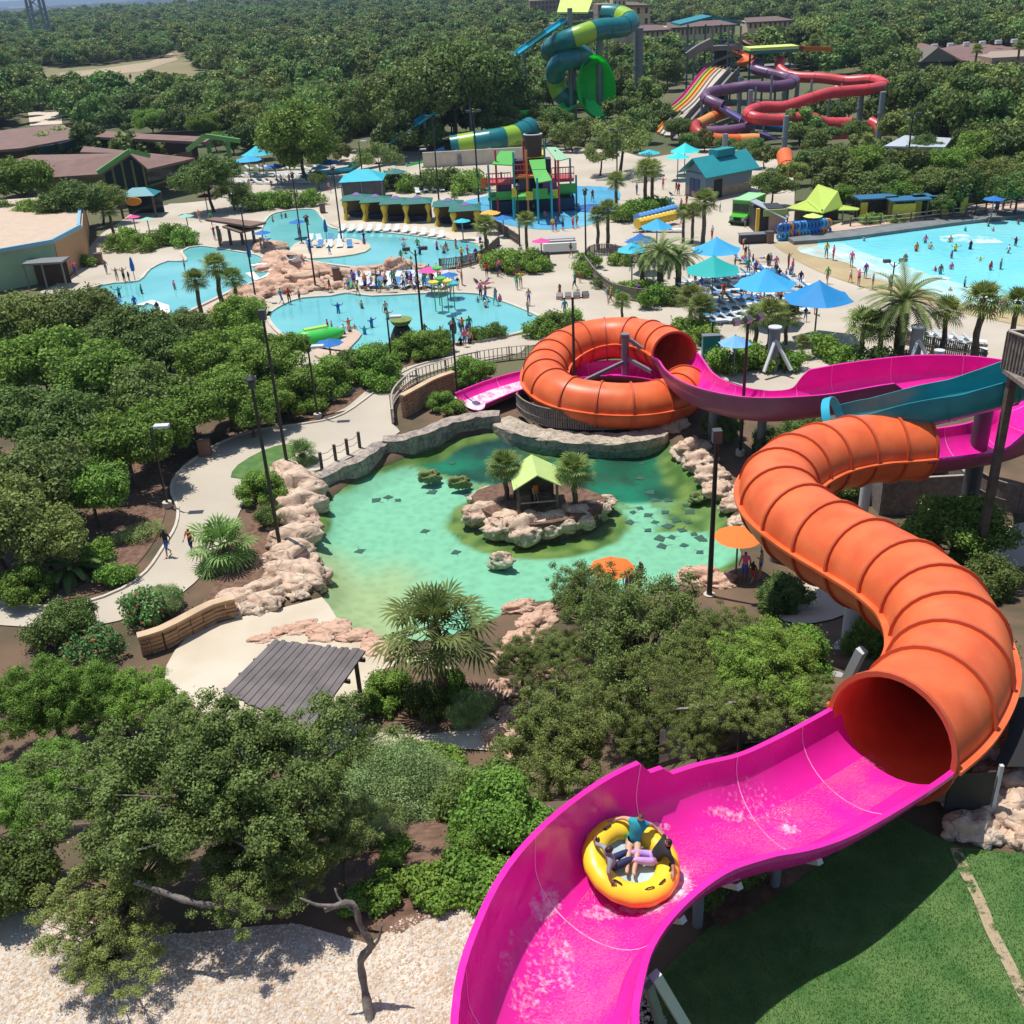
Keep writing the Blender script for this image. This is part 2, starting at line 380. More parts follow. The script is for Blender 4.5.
def leaves_np(rng, n, clumps, size, up=.35, elong=1.7, jit=.75, shell=.55):
    """clumps: list of (x,y,z,r[,rz]); returns verts (4n,3)"""
    cl = np.array([c[:4] for c in clumps], float); w = cl[:, 3]**2; w /= w.sum()
    idx = rng.choice(len(cl), n, p=w); d = rng.normal(size=(n, 3)); d /= np.linalg.norm(d, axis=1)[:, None]
    rad = cl[idx, 3]*(shell+(1-shell)*rng.random(n)**.7)*np.where(rng.random(n) < .22, 1+.55*rng.random(n), 1); c = cl[idx, :3]+d*rad[:, None]*np.array([1, 1, .8])
    nm = d+np.array([0, 0, up])+rng.normal(size=(n, 3))*jit; nm /= np.linalg.norm(nm, axis=1)[:, None]
    a = np.cross(nm, rng.normal(size=(n, 3))); a /= np.linalg.norm(a, axis=1)[:, None]; b = np.cross(nm, a)
    s = size*(.6+.8*rng.random(n))[:, None]
    v = np.empty((n, 4, 3)); v[:, 0] = c-a*s*elong/2; v[:, 1] = c-b*s/2; v[:, 2] = c+a*s*elong/2; v[:, 3] = c+b*s/2
    return v.reshape(-1, 3)
def np_mesh(name, v, m, k=4):
    n = len(v)//k; me = bpy.data.meshes.new(name); me.vertices.add(len(v)); me.vertices.foreach_set('co', v.astype(np.float32).ravel())
    me.loops.add(len(v)); me.loops.foreach_set('vertex_index', np.arange(len(v), dtype=np.int32)); me.polygons.add(n)
    me.polygons.foreach_set('loop_start', np.arange(0, len(v), k, dtype=np.int32))
    me.materials.append(m); me.update(calc_edges=True); return me
def crown_clumps(rng, R_, Hc, k, zc, flat=.75, sub=.32, base=-.35, f0=.62, amp=.22):
    """clumps spread through an uneven dome of radius R_, half height Hc about zc"""
    out = []
    for i in range(k):
        th = rng.random()*2*pi; u = base+(1-base)*rng.random(); q = sqrt(max(0, 1-u*u)); f = f0+(.97-f0)*rng.random()**.7
        bump = 1+amp*sin(th*2+R_)+amp*.5*sin(th*3+u*4)+.12*sin(th*5+Hc)
        out.append((R_*q*f*cos(th)*bump, R_*q*f*sin(th)*bump, zc+Hc*u*f, R_*sub*(.45+.95*rng.random())))
    return out
def limbs(mb, rng, base, clumps, r0_, zfork, n=14, sides=6):
    base = Vector(base); top = base+Vector(((rng.random()-.5)*.8*zfork*.3, (rng.random()-.5)*.3*zfork, zfork))
    mb.tube([base+Vector((0, 0, -.3)), base+Vector((0, 0, .15)), (base+top)/2+Vector(((rng.random()-.5)*.3, (rng.random()-.5)*.3, 0)), top], [r0_*1.5, r0_*1.1, r0_*.9, r0_*.75], sides+2)
    ch = list(range(len(clumps))); rng.shuffle(ch)
    for i in ch[:n]:
        c = Vector(clumps[i][:3]); mid = top.lerp(c, .5)+Vector(((rng.random()-.5)*1, (rng.random()-.5)*1, rng.random()*.5-.5))*.25*(c-top).length
        mb.tube([top-Vector((0, 0, r0_*.5)), top.lerp(mid, .5)+Vector((0, 0, -.1)), mid, c], [r0_*.5, r0_*.36, r0_*.26, r0_*.08], sides)
PROTO = {}
def tree_proto(key, R_, Hc, zc, k, n, size, lm, bark=BARK, r0_=.22, seed=1, base=-.35, sub=.32, nl=14, extra=None, f0=.62, amp=.22, shell=.55):
    rng = np.random.default_rng(seed); cl = crown_clumps(rng, R_, Hc, k, zc, base=base, sub=sub, f0=f0, amp=amp)
    cm = np_mesh('crown', leaves_np(rng, n, cl, size, shell=shell), lm)
    if extra: cm.materials.append(extra[0]); mi = (rng.random(n) < extra[1]).astype(np.int32); cm.polygons.foreach_set('material_index', mi)
    tb = MB(); limbs(tb, rng, (0, 0, 0), cl, r0_, max(.6, zc-Hc*.6), nl); tm = bpy.data.meshes.new('trunk'); tm.from_pydata(tb.v, [], tb.f); tm.materials.append(bark); tm.polygons.foreach_set('use_smooth', [True]*len(tm.polygons))
    PROTO[key] = (cm, tm, R_)
def put_tree(key, loc, sc, rz, label, cat='tree', group=None, name='tree', sz=None, matl=None):
    cm, tm, R_ = PROTO[key]; e = empty(name, loc, rz, label, cat, group); e.scale = (sc, sc, sz or sc)
    a = link('crown', cm, e); link('trunk', tm, e)
    return e
tree_proto('oakA', 4, 2.7, 4.6, 80, 20000, .18, L_OAK, seed=3, sub=.23, f0=.5, amp=.28); tree_proto('oakB', 4, 2.4, 4.4, 66, 18000, .18, L_DARK, seed=5, sub=.24, f0=.5, amp=.28); tree_proto('oakC', 4, 3.0, 4.6, 80, 20000, .18, L_MID, seed=8, sub=.23, f0=.5, amp=.28)
tree_proto('round', 4, 3.4, 5.0, 60, 17000, .21, L_MID, seed=11, base=-.8)
tree_proto('sparse', 4, 2.2, 4.8, 26, 6500, .18, L_OAK, BARK, seed=14, sub=.27)
tree_proto('bushA', 1, .62, .58, 26, 3800, .085, L_MID, seed=21, base=-.7, sub=.4, r0_=.04); tree_proto('bushB', 1, .62, .58, 24, 3600, .09, L_DARK, seed=22, base=-.7, sub=.4, r0_=.04)
tree_proto('bushC', 1, .6, .58, 22, 3300, .10, L_LIME, seed=23, base=-.7, sub=.42, r0_=.04); tree_proto('bushR', 1, .62, .58, 24, 3400, .08, L_BLUE, seed=24, base=-.7, sub=.4, r0_=.04, extra=(L_RED, .06))
tree_proto('grey', 1, .6, .5, 20, 5200, .05, L_GREY, seed=25, base=-.6, sub=.45, r0_=.03)
tree_proto('farA', 4, 3.0, 4.4, 16, 1900, .52, L_FAR, seed=31, base=-.5, sub=.36, nl=4); tree_proto('farB', 4, 3.4, 4.4, 14, 1800, .55, L_FAR, seed=32, base=-.5, sub=.38, nl=4); tree_proto('farC', 4.4, 2.6, 4.0, 18, 1900, .52, L_FAR, seed=33, base=-.5, sub=.36, nl=4)
tree_proto('medA', 4, 3.1, 4.6, 26, 5200, .34, L_FAR, seed=41, base=-.6); tree_proto('medB', 4, 2.7, 4.4, 22, 5000, .34, L_FAR, seed=42, base=-.6); tree_proto('medC', 4, 3.4, 4.8, 28, 5200, .34, L_FAR, seed=43, base=-.7)
# ---- palms
def fan_frond(mb, origin, az, el, pet, fr, nseg=18, droop=.35):
    d = Vector((cos(az)*cos(el), sin(az)*cos(el), sin(el))); o = Vector(origin); side = Vector((-sin(az), cos(az), 0)); up = d.cross(side).normalized()*-1
    c = o+d*pet+Vector((0, 0, -.06*pet)); mb.bar(o, c, .035, .02)
    for i in range(nseg):
        a = -R(125)+R(250)*i/(nseg-1); dd = (d*cos(a)+side*sin(a)).normalized(); L = fr*(.8+.2*cos(a*.7)); w = .75*fr*R(250)/nseg*.30
        m_ = c+dd*L*.6+up*(.05*fr*(i % 2)); t = c+dd*L+Vector((0, 0, -droop*fr*(.35+.3*abs(sin(a)))))
        ws = dd.cross(up).normalized()*w
        mb.add([c, m_-ws, t, m_+ws], [(0, 1, 2, 3)])
def palm_fan(key, h, nf=34, pet=.9, fr=.9, r=.18, seed=1, lm=None, skirt=8):
    rng = random.Random(seed); f = MB(); t = MB()
    for i in range(nf):
        el = R(84)-R(122)*(i/nf)**.9+rng.uniform(-.12, .12)*(2.2 if nf == 37 else 1); az = i*2.399+rng.uniform(-.2, .2)
        fan_frond(f, (0, 0, h-.05+.2*(1-i/nf)), az, el, pet*rng.uniform(.8, 1.15)*(.35+.65*min(1, 2.2*i/nf)), fr*rng.uniform(.85, 1.1), 18, .25+.5*(i/nf))
    n = 10; t.tube([(0, 0, -.3)]+[(.04*sin(k), .04*cos(k*1.3), h*k/n) for k in range(n+1)], [r*1.3]+[r*(1.18-.25*k/n+(.08 if k % 2 else 0)) for k in range(n+1)], 12)
    for i in range(skirt*3):
        az = i*2.4; z = h-.1-.55*(i/(skirt*3)); a = Vector((cos(az)*r*.8, sin(az)*r*.8, z-.15)); t.bar(a, a+Vector((cos(az)*.28, sin(az)*.28, .22)), .06, .03)
    fm = bpy.data.meshes.new('fronds'); fm.from_pydata(f.v, [], f.f); fm.materials.append(lm or L_PALM)
    tm = bpy.data.meshes.new('trunk'); tm.from_pydata(t.v, [], t.f); tm.materials.append(PTRUNK); tm.polygons.foreach_set('use_smooth', [True]*len(tm.polygons))
    PROTO[key] = (fm, tm, 1)
def palm_feather(key, h, nf=58, L=2.5, r=.25, seed=1, lm=None):
    rng = random.Random(seed); f = MB(); t = MB()
    for i in range(nf):
        el = R(78)-R(95)*(i/nf)**.9+rng.uniform(-.1, .1); az = i*2.399+rng.uniform(-.15, .15); LL = L*rng.uniform(.85, 1.1); p = Vector((0, 0, h)); pts = [p.copy()]; e = el
        for k in range(8): e -= R(9); p = p+Vector((cos(az)*cos(e), sin(az)*cos(e), sin(e)))*LL/8; pts.append(p.copy())
        f.tube(pts, [.03, .028, .025, .022, .02, .016, .012, .01, .005], 4)
        for k in range(1, 8):
            for q in (0, .33, .66):
                a = pts[k].lerp(pts[min(k+1, 8)], q); tt = (pts[min(k+1, 8)]-pts[k-1]).normalized(); sd_ = tt.cross(Vector((0, 0, 1))).normalized(); ll = LL*.17*(1.1-abs(k+q-4)/6)
                for sg in (-1, 1):
                    b = a+(sd_*sg*.8+tt*.65+Vector((0, 0, .15))).normalized()*ll; w = tt*.048; f.add([a-w, b, a+w], [(0, 1, 2)])
    n = 10; t.tube([(0, 0, -.3)]+[(.03*sin(k), 0, h*k/n) for k in range(n+1)], [r*1.2]+[r*(1.1-.1*k/n+(.1 if k % 2 else 0)) for k in range(n+1)], 12)
    fm = bpy.data.meshes.new('fronds'); fm.from_pydata(f.v, [], f.f); fm.materials.append(lm or L_DATE)
    tm = bpy.data.meshes.new('trunk'); tm.from_pydata(t.v, [], t.f); tm.materials.append(PTRUNK); tm.polygons.foreach_set('use_smooth', [True]*len(tm.polygons))
    PROTO[key] = (fm, tm, 1)
palm_fan('palmA', 3.2, 36, .95, .95, seed=2); palm_fan('palmB', 4.2, 30, .8, .85, seed=3); palm_fan('palmS', .9, 24, 1.0, .95, .28, seed=4, lm=leafmat('young_palm_leaves', (.065, .105, .038), sc=2))
palm_fan('palmT', 7.5, 30, .7, .8, .2, seed=6); palm_feather('date', 3.2, seed=5); palm_feather('cycad', .35, 26, 1.1, .15, seed=7, lm=L_DARK)
def put_palm(key, loc, sc, rz, label, group=None, cat='palm tree', name='palm_tree'):
    fm, tm, _ = PROTO[key]; e = empty(name, loc, rz, label, cat, group); e.scale = (sc,)*3
    link('fronds', fm, e); link('trunk', tm, e); return e
# ------------------------------------------------------------ people
def skin_mesh(name, J, B, finger=False, sub=1):
    """J: joint -> (x,y,z,r); B: bones (a,b,material index)"""
    J = dict(J); B = list(B)
    if finger:
        for s in ('l', 'r'):
            h = Vector(J['hand_'+s][:3]); w = Vector(J['wrist_'+s][:3]); d = (h-w).normalized(); sd_ = d.orthogonal().normalized()
            for k, (o_, ln) in enumerate(((-.032, .055), (-.012, .085), (.01, .09), (.03, .075), (.05, .05))):
                dd = (d+sd_*(o_*9)).normalized(); a = h+sd_*o_+d*.02; b = a+dd*ln*.6; c = b+(dd+Vector((0, 0, -.6))).normalized()*ln*.5
                J[f'f{s}{k}a'] = (*a, .011); J[f'f{s}{k}b'] = (*b, .009); J[f'f{s}{k}c'] = (*c, .008)
                B += [('hand_'+s, f'f{s}{k}a', 0), (f'f{s}{k}a', f'f{s}{k}b', 0), (f'f{s}{k}b', f'f{s}{k}c', 0)]
    ks = list(J); ix = {k: i for i, k in enumerate(ks)}
    me = bpy.data.meshes.new('t'); me.from_pydata([J[k][:3] for k in ks], [(ix[a], ix[b]) for a, b, _ in B], []); o = bpy.data.objects.new('t', me); COL.objects.link(o)
    sm = o.modifiers.new('s', 'SKIN'); sm.use_smooth_shade = True
    if not me.skin_vertices: me.skin_vertices.new()
    for i, k in enumerate(ks): me.skin_vertices[0].data[i].radius = (J[k][3], J[k][3]); me.skin_vertices[0].data[i].use_root = (i == 0)
    ss = o.modifiers.new('u', 'SUBSURF'); ss.levels = ss.render_levels = sub
    dg = bpy.context.evaluated_depsgraph_get(); dg.update(); out = bpy.data.meshes.new_from_object(o.evaluated_get(dg)); out.name = name
    bpy.data.objects.remove(o); out.materials.clear()
    nm = max(b[2] for b in B)+1
    for i in range(4): out.materials.append(None)
    bv = [(Vector(J[a][:3]), Vector(J[b][:3]), mi, (J[a][3]+J[b][3])/2) for a, b, mi in B]
    for p in out.polygons:
        c = p.center; best = 1e9
        for a, b, mi, rr in bv:
            t = max(0, min(1, (c-a).dot(b-a)/max(1e-9, (b-a).length_squared))); d = (c-a-(b-a)*t).length-rr*.6
            if d < best: best = d; p.material_index = mi
        p.use_smooth = True
    return out
SK, TOP, BOT, HAIR = 0, 1, 2, 3
def skel(pose='stand', female=False):
    J = dict(pelvis=(0, 0, .95, .13), waist=(0, 0, 1.1, .115), chest=(0, 0, 1.32, .15), neck=(0, 0, 1.47, .055), head=(0, .02, 1.58, .085), crown=(0, .0, 1.66, .075),
             sh_l=(-.17, 0, 1.42, .065), el_l=(-.25, -.02, 1.15, .043), wrist_l=(-.27, .05, .92, .028), hand_l=(-.27, .08, .85, .032),
             hip_l=(-.09, 0, .9, .092), kn_l=(-.1, .03, .5, .062), an_l=(-.1, 0, .09, .04), toe_l=(-.1, .15, .04, .035))
    if pose == 'walk': J.update(el_l=(-.24, -.12, 1.17, .043), wrist_l=(-.25, -.02, .96, .028), hand_l=(-.25, .03, .9, .032), kn_l=(-.09, .16, .52, .062), an_l=(-.09, .2, .1, .04), toe_l=(-.09, .34, .06, .035))
    if pose == 'arms': J.update(el_l=(-.36, .05, 1.35, .043), wrist_l=(-.5, .12, 1.5, .028), hand_l=(-.54, .14, 1.57, .032))
    for k in list(J):
        if k.endswith('_l'):
            v = J[k]; J[k[:-1]+'r'] = (-v[0], v[1], v[2], v[3])
    if pose == 'walk': J.update(el_r=(.24, .08, 1.18, .043), wrist_r=(.25, .24, 1.0, .028), hand_r=(.25, .3, .95, .032), kn_r=(.09, .02, .5, .062), an_r=(.09, -.28, .16, .04), toe_r=(.09, -.18, .05, .035))
    if pose == 'sit':
        for s, g_ in (('l', -1), ('r', 1)): J.update({'kn_'+s: (g_*.13, .42, .98, .062), 'an_'+s: (g_*.13, .47, .55, .04), 'toe_'+s: (g_*.13, .6, .5, .035), 'el_'+s: (g_*.27, .06, 1.17, .043), 'wrist_'+s: (g_*.2, .3, 1.1, .028), 'hand_'+s: (g_*.17, .36, 1.08, .032)})
        J = {k: (v[0], v[1], v[2]-.83, v[3]) for k, v in J.items()}; J = {k: (v[0], v[1], v[2]+.45, v[3]) for k, v in J.items()}
    if pose == 'lie':
        for s, g_ in (('l', -1), ('r', 1)): J.update({'kn_'+s: (g_*.1, .42, .98, .062), 'an_'+s: (g_*.1, .85, .92, .04), 'toe_'+s: (g_*.1, .9, 1.02, .035)})
        for k in ('waist', 'chest', 'neck', 'head', 'crown', 'sh_l', 'sh_r', 'el_l', 'el_r', 'wrist_l', 'wrist_r', 'hand_l', 'hand_r'):
            v = J[k]; J[k] = (v[0], v[1]-(v[2]-.95)*.8, .95+(v[2]-.95)*.6, v[3])
        J = {k: (v[0], v[1], v[2]-.45, v[3]) for k, v in J.items()}
    B = [('pelvis', 'waist', BOT if not female else TOP), ('waist', 'chest', TOP), ('chest', 'neck', TOP), ('neck', 'head', SK), ('head', 'crown', HAIR)]
    for s in 'lr': B += [('chest', 'sh_'+s, TOP), ('sh_'+s, 'el_'+s, SK if female else TOP), ('el_'+s, 'wrist_'+s, SK), ('wrist_'+s, 'hand_'+s, SK), ('pelvis', 'hip_'+s, BOT), ('hip_'+s, 'kn_'+s, BOT if not female else SK), ('kn_'+s, 'an_'+s, SK), ('an_'+s, 'toe_'+s, SK)]
    return J, B
PM = {}
def pmesh(pose, fem=False, finger=False, bare=False):
    k = (pose, fem, finger, bare)
    if k not in PM:
        J, B = skel(pose, fem)
        if bare: B = [(a, b, SK if mi == TOP else mi) for a, b, mi in B]
        PM[k] = skin_mesh('person', J, B, finger)
    return PM[k]
CL = dict(red=(.55, .03, .03), blue=(.03, .10, .42), navy=(.015, .02, .08), black=(.012, .012, .014), white=(.75, .75, .74), pink=(.75, .12, .3), yellow=(.75, .55, .05), green=(.06, .35, .08), teal=(.02, .3, .35), grey=(.25, .26, .27), purple=(.2, .05, .35), orange=(.75, .22, .03), lime=(.5, .75, .05), lilac=(.50, .30, .62))
SKC = dict(light=(.60, .34, .23), tan=(.42, .22, .13), brown=(.20, .095, .055)); HRC = dict(dark=(.015, .01, .008), brown=(.07, .035, .015), blond=(.35, .22, .08))
def cmat(c): return mat('cloth_'+c, CL[c], .8, var=.12, vscale=6)
def person(loc, rz, pose, top, bot, label, sc=1.0, skin='light', hair='dark', fem=False, finger=False, group=None):
    bare = top == 'bare'
    o = link('person', pmesh(pose, fem, finger, bare)); o.location = loc; o.rotation_euler = (0, 0, rz); o.scale = (sc,)*3
    ms = [mat('skin_'+skin, SKC[skin], .55), cmat('white' if bare else top), cmat(bot), mat('hair_'+hair, HRC[hair], .6)]
    for i, mm in enumerate(ms): o.material_slots[i].link = 'OBJECT'; o.material_slots[i].material = mm
    return tag(o, label, 'person', group)
def foam_mat(name, col, sc, lo_, hi_, vc=False):
    M = bpy.data.materials.new(name); M.use_nodes = True; N = M.node_tree.nodes; L = M.node_tree.links; b = N['Principled BSDF']; b.inputs['Base Color'].default_value = (*col, 1); b.inputs['Roughness'].default_value = .5
    tc = N.new('ShaderNodeTexCoord'); nz = N.new('ShaderNodeTexNoise'); nz.inputs['Scale'].default_value = sc; nz.inputs['Detail'].default_value = 8; nz.inputs['Roughness'].default_value = .65; L.new(tc.outputs['Object'], nz.inputs['Vector'])
    rp = N.new('ShaderNodeMapRange'); rp.inputs['From Min'].default_value = lo_; rp.inputs['From Max'].default_value = hi_; src_ = nz.outputs['Fac']
    if vc: at = N.new('ShaderNodeVertexColor'); at.layer_name = 'tone'; ad = N.new('ShaderNodeMath'); ad.operation = 'ADD'; L.new(src_, ad.inputs[0]); L.new(at.outputs['Color'], ad.inputs[1]); src_ = ad.outputs[0]
    L.new(src_, rp.inputs['Value']); t = N.new('ShaderNodeBsdfTransparent'); mx = N.new('ShaderNodeMixShader'); L.new(rp.outputs[0], mx.inputs[0]); L.new(t.outputs[0], mx.inputs[1]); L.new(b.outputs[0], mx.inputs[2]); L.new(mx.outputs[0], N['Material Output'].inputs['Surface']); return M
# ------------------------------------------------------------ paved and planted ground
CONC = mat('concrete', (.50, .435, .35), .9, col2=(.40, .345, .27), vscale=.12, bump=.004, bscale=3)
CONCP = mat('pink_concrete', (.55, .40, .31), .9, col2=(.45, .33, .26), vscale=.15)
CURB = mat('kerb_concrete', (.52, .46, .38), .85, var=.1, vscale=1)
SAND = mat('tan_beach_concrete', (.42, .33, .18), .9, col2=(.33, .25, .13), vscale=.2)
MULCH = mat('bark_mulch', (.20, .115, .075), .98, col2=(.095, .05, .032), vscale=3.2, bump=.03, bscale=10, detail=8)
GRASS = mat('lawn_grass', (.055, .145, .028), .95, col2=(.12, .21, .055), vscale=1.4, bump=.05, bscale=30, detail=8)
DGRASS = mat('ground_cover_green', (.045, .085, .02), .95, col2=(.085, .14, .035), vscale=2.0, bump=.08, bscale=5, detail=8)
plaza = smoothpoly([(40, 292), (70, 278), (95, 240), (120, 222), (150, 205), (215, 200), (240, 176), (330, 166), (348, 150), (440, 152), (520, 146), (610, 150), (650, 158), (690, 150), (740, 150), (790, 168), (800, 222), (870, 224), (960, 214), (1040, 203), (1180, 190), (1200, 330), (1100, 420), (1010, 420), (940, 395), (860, 392), (760, 392), (700, 372), (640, 352), (560, 340), (500, 352), (440, 364), (395, 378), (350, 410), (300, 420), (240, 380), (180, 345), (120, 335)], 0, 4)
sheet('plaza', plaza, .03, CONC)
path = gp([(-60, 596), (0, 603), (45, 608), (84, 604), (122, 590), (146, 573), (163, 549), (176, 527), (178, 508), (172, 495), (173, 482), (185, 467), (202, 455), (226, 441), (256, 431), (286, 427), (321, 422), (343, 415), (361, 403), (377, 391), (396, 377), (418, 366), (448, 359), (480, 352), (520, 344), (522, 352), (482, 361), (452, 367), (420, 377), (402, 386), (393, 402), (392, 424), (400, 432), (374, 446), (345, 460), (316, 471), (280, 474), (262, 480), (248, 496), (240, 512), (226, 542), (210, 566), (184, 592), (140, 614), (96, 626), (40, 628), (-60, 618)], 1.0)
drape('path', path, .04, CONC, st=3)
def curb(pts, m=CURB, w=.16, h=.14, z=0, name='kerb', closed=False, fn=None):
    pts = [Vector((p[0], p[1], (fn(p[0], p[1]) if fn else z))) for p in pts]
    if closed: pts = pts+[pts[0], pts[1]]
    mb = MB(); fr = frames(pts); sweep(mb, fr, lambda i: [(-w/2, -.05), (w/2, -.05), (w/2, h), (-w/2, h)]); o = mb.build(name, m); o['kind'] = 'structure'; return o
curb(gp([(-60, 596), (0, 603), (45, 608), (84, 604), (122, 590), (146, 573), (163, 549), (176, 527), (178, 508), (172, 495), (173, 482), (185, 467), (202, 455), (226, 441), (256, 431), (286, 427), (321, 422), (343, 415), (361, 403), (377, 391), (396, 377), (418, 366), (448, 359), (480, 352)], 1, 2), name='kerb')
deck = gp([(185, 640), (225, 622), (268, 612), (300, 604), (322, 598), (345, 628), (385, 645), (430, 660), (470, 680), (486, 715), (520, 735), (545, 760), (500, 752), (440, 750), (380, 757), (330, 775), (250, 760), (205, 715), (165, 680)], 1)
BEACH = mat('cream_beach_concrete', (.58, .50, .39), .9, col2=(.46, .38, .27), vscale=.25)
drape('beach_deck', deck, .05, BEACH, st=1)
# the lawn and the stone bed near the camera
drape('lawn', gp([(735, 905), (790, 850), (850, 800), (960, 848), (1060, 850), (1200, 830), (1400, 1300), (600, 1400), (560, 1150), (640, 1000)], 1), .03, GRASS, st=.5)
GRAV = mat('pale_river_stone', (.62, .53, .42), .85, col2=(.40, .31, .23), vscale=1.2)
grav_poly = gp([(-120, 930), (0, 908), (60, 915), (150, 935), (230, 930), (300, 925), (370, 945), (395, 925), (430, 905), (490, 895), (560, 900), (640, 960), (640, 1250), (-200, 1250)], .8)
drape('stone_bed', grav_poly, .03, GRAV, st=.5)
mul = gp([(345, 862), (380, 838), (440, 820), (500, 850), (520, 890), (450, 905), (400, 935), (360, 930)], .8)
drape('mulch_bed', mul, .045, MULCH, st=.6)
drape('mulch_bed', gp([(60, 600), (100, 592), (130, 572), (152, 545), (165, 515), (164, 490), (178, 462), (200, 448), (150, 440), (100, 500), (40, 560), (0, 590), (0, 600)], 1), .03, MULCH, st=3)
drape('mulch_bed', gp([(212, 590), (232, 560), (252, 520), (262, 500), (285, 505), (300, 560), (282, 585), (240, 600), (200, 612)], 1), .03, MULCH, st=2)
drape('mulch_bed', gp([(352, 722), (362, 700), (385, 670), (430, 665), (485, 690), (478, 722), (440, 734), (385, 734)], 1), .09, MULCH, st=2)
drape('mulch_bed', gp([(286, 422), (320, 417), (345, 408), (372, 386), (398, 370), (440, 357), (430, 350), (390, 365), (350, 395), (300, 405)], 1), .06, MULCH, st=9)
drape('lawn_patch', gp([(231, 478), (238, 466), (262, 452), (285, 445), (300, 448), (286, 462), (262, 476), (244, 480)], 1), .09, GRASS, st=9, edge=.1)
# loose stones over the bed: nobody could count them
rng = np.random.default_rng(5); sv = []; base = np.array([(1, 0, 0), (-1, 0, 0), (0, 1, 0), (0, -1, 0), (0, 0, 1), (0, 0, -1)], float); tri = np.array([(0, 2, 4), (2, 1, 4), (1, 3, 4), (3, 0, 4), (2, 0, 5), (1, 2, 5), (3, 1, 5), (0, 3, 5)])
xs = [p.x for p in grav_poly]; ys = [p.y for p in grav_poly]; cnt = 0
gpl = [(p.x, p.y) for p in grav_poly]
while cnt < 26000:
    x = rng.uniform(-12, 5); y = rng.uniform(9, 20)
    q = proj((x, y, hbase(x, y)))
    if q[0] < -30 or q[0] > 680 or q[1] > 1050 or not pip(x, y, gpl): cnt += .2; continue
    s = rng.uniform(.018, .05); r_ = base*np.array([s*rng.uniform(.8, 1.5), s*rng.uniform(.7, 1.2), s*.6]); a = rng.uniform(0, 6.28); M_ = np.array([[cos(a), -sin(a), 0], [sin(a), cos(a), 0], [0, 0, 1]])
    r_ = r_ @ M_.T+np.array([x, y, hbase(x, y)+.035]); sv.append(r_[tri].reshape(-1, 3)); cnt += 1
sv = np.concatenate(sv); me = np_mesh('loose_stones', sv, mat('pebbles', (.70, .62, .52), .8, col2=(.42, .30, .21), vscale=9), 3); me.materials.append(mat('grey_pebbles', (.60, .56, .50), .8)); me.materials.append(mat('rust_pebbles', (.52, .36, .22), .8))
me.polygons.foreach_set('material_index', np.repeat(rng.choice([0, 1, 2], len(sv)//24, p=[.6, .25, .15]), 8).astype(np.int32)); link('loose_stones', me)['kind'] = 'stuff'
# grass blades on the near lawn
n = 70000; bx = []
lawn = [(p.x, p.y) for p in gp([(735, 905), (790, 850), (850, 800), (960, 848), (1060, 850), (1200, 830), (1400, 1300), (600, 1400), (560, 1150), (640, 1000)], 1)]
pts = rng.uniform((2, 10), (17, 20), (n*2, 2)); keep = []
for x, y in pts:
    q = proj((x, y, 8))
    if q[0] > 640 and q[0] < 1040 and q[1] < 1040 and pip(x, y, lawn): keep.append((x, y, hbase(x, y)+.03))
keep = np.array(keep); n = len(keep); a = rng.uniform(0, 2*pi, n); hh = rng.uniform(.03, .075, n); w = .009
v = np.empty((n, 3, 3)); dx = np.stack([np.cos(a)*w, np.sin(a)*w, np.zeros(n)], 1); v[:, 0] = keep-dx; v[:, 1] = keep+dx; v[:, 2] = keep+np.stack([rng.normal(size=n)*.02, rng.normal(size=n)*.02, hh], 1)
link('grass_blades', np_mesh('grass_blades', v.reshape(-1, 3), mat('grass_blade', (.08, .20, .04), .7, rand=0, col2=(.15, .26, .075), vscale=1.1, translucent=.3), 3))['kind'] = 'stuff'
# worn line across the lawn
wl = [G(*p, .045) for p in ((955, 850), (962, 868), (978, 900), (992, 935), (1008, 965), (1020, 990), (1040, 1030))]; mb = MB(); fr = frames(wl)
sweep(mb, fr, lambda i: [(-.13, .02), (.13, .02)], closed=False); mb.build('worn_track', foam_mat('dry_soil', (.36, .28, .17), 4, .40, .52))['kind'] = 'structure'
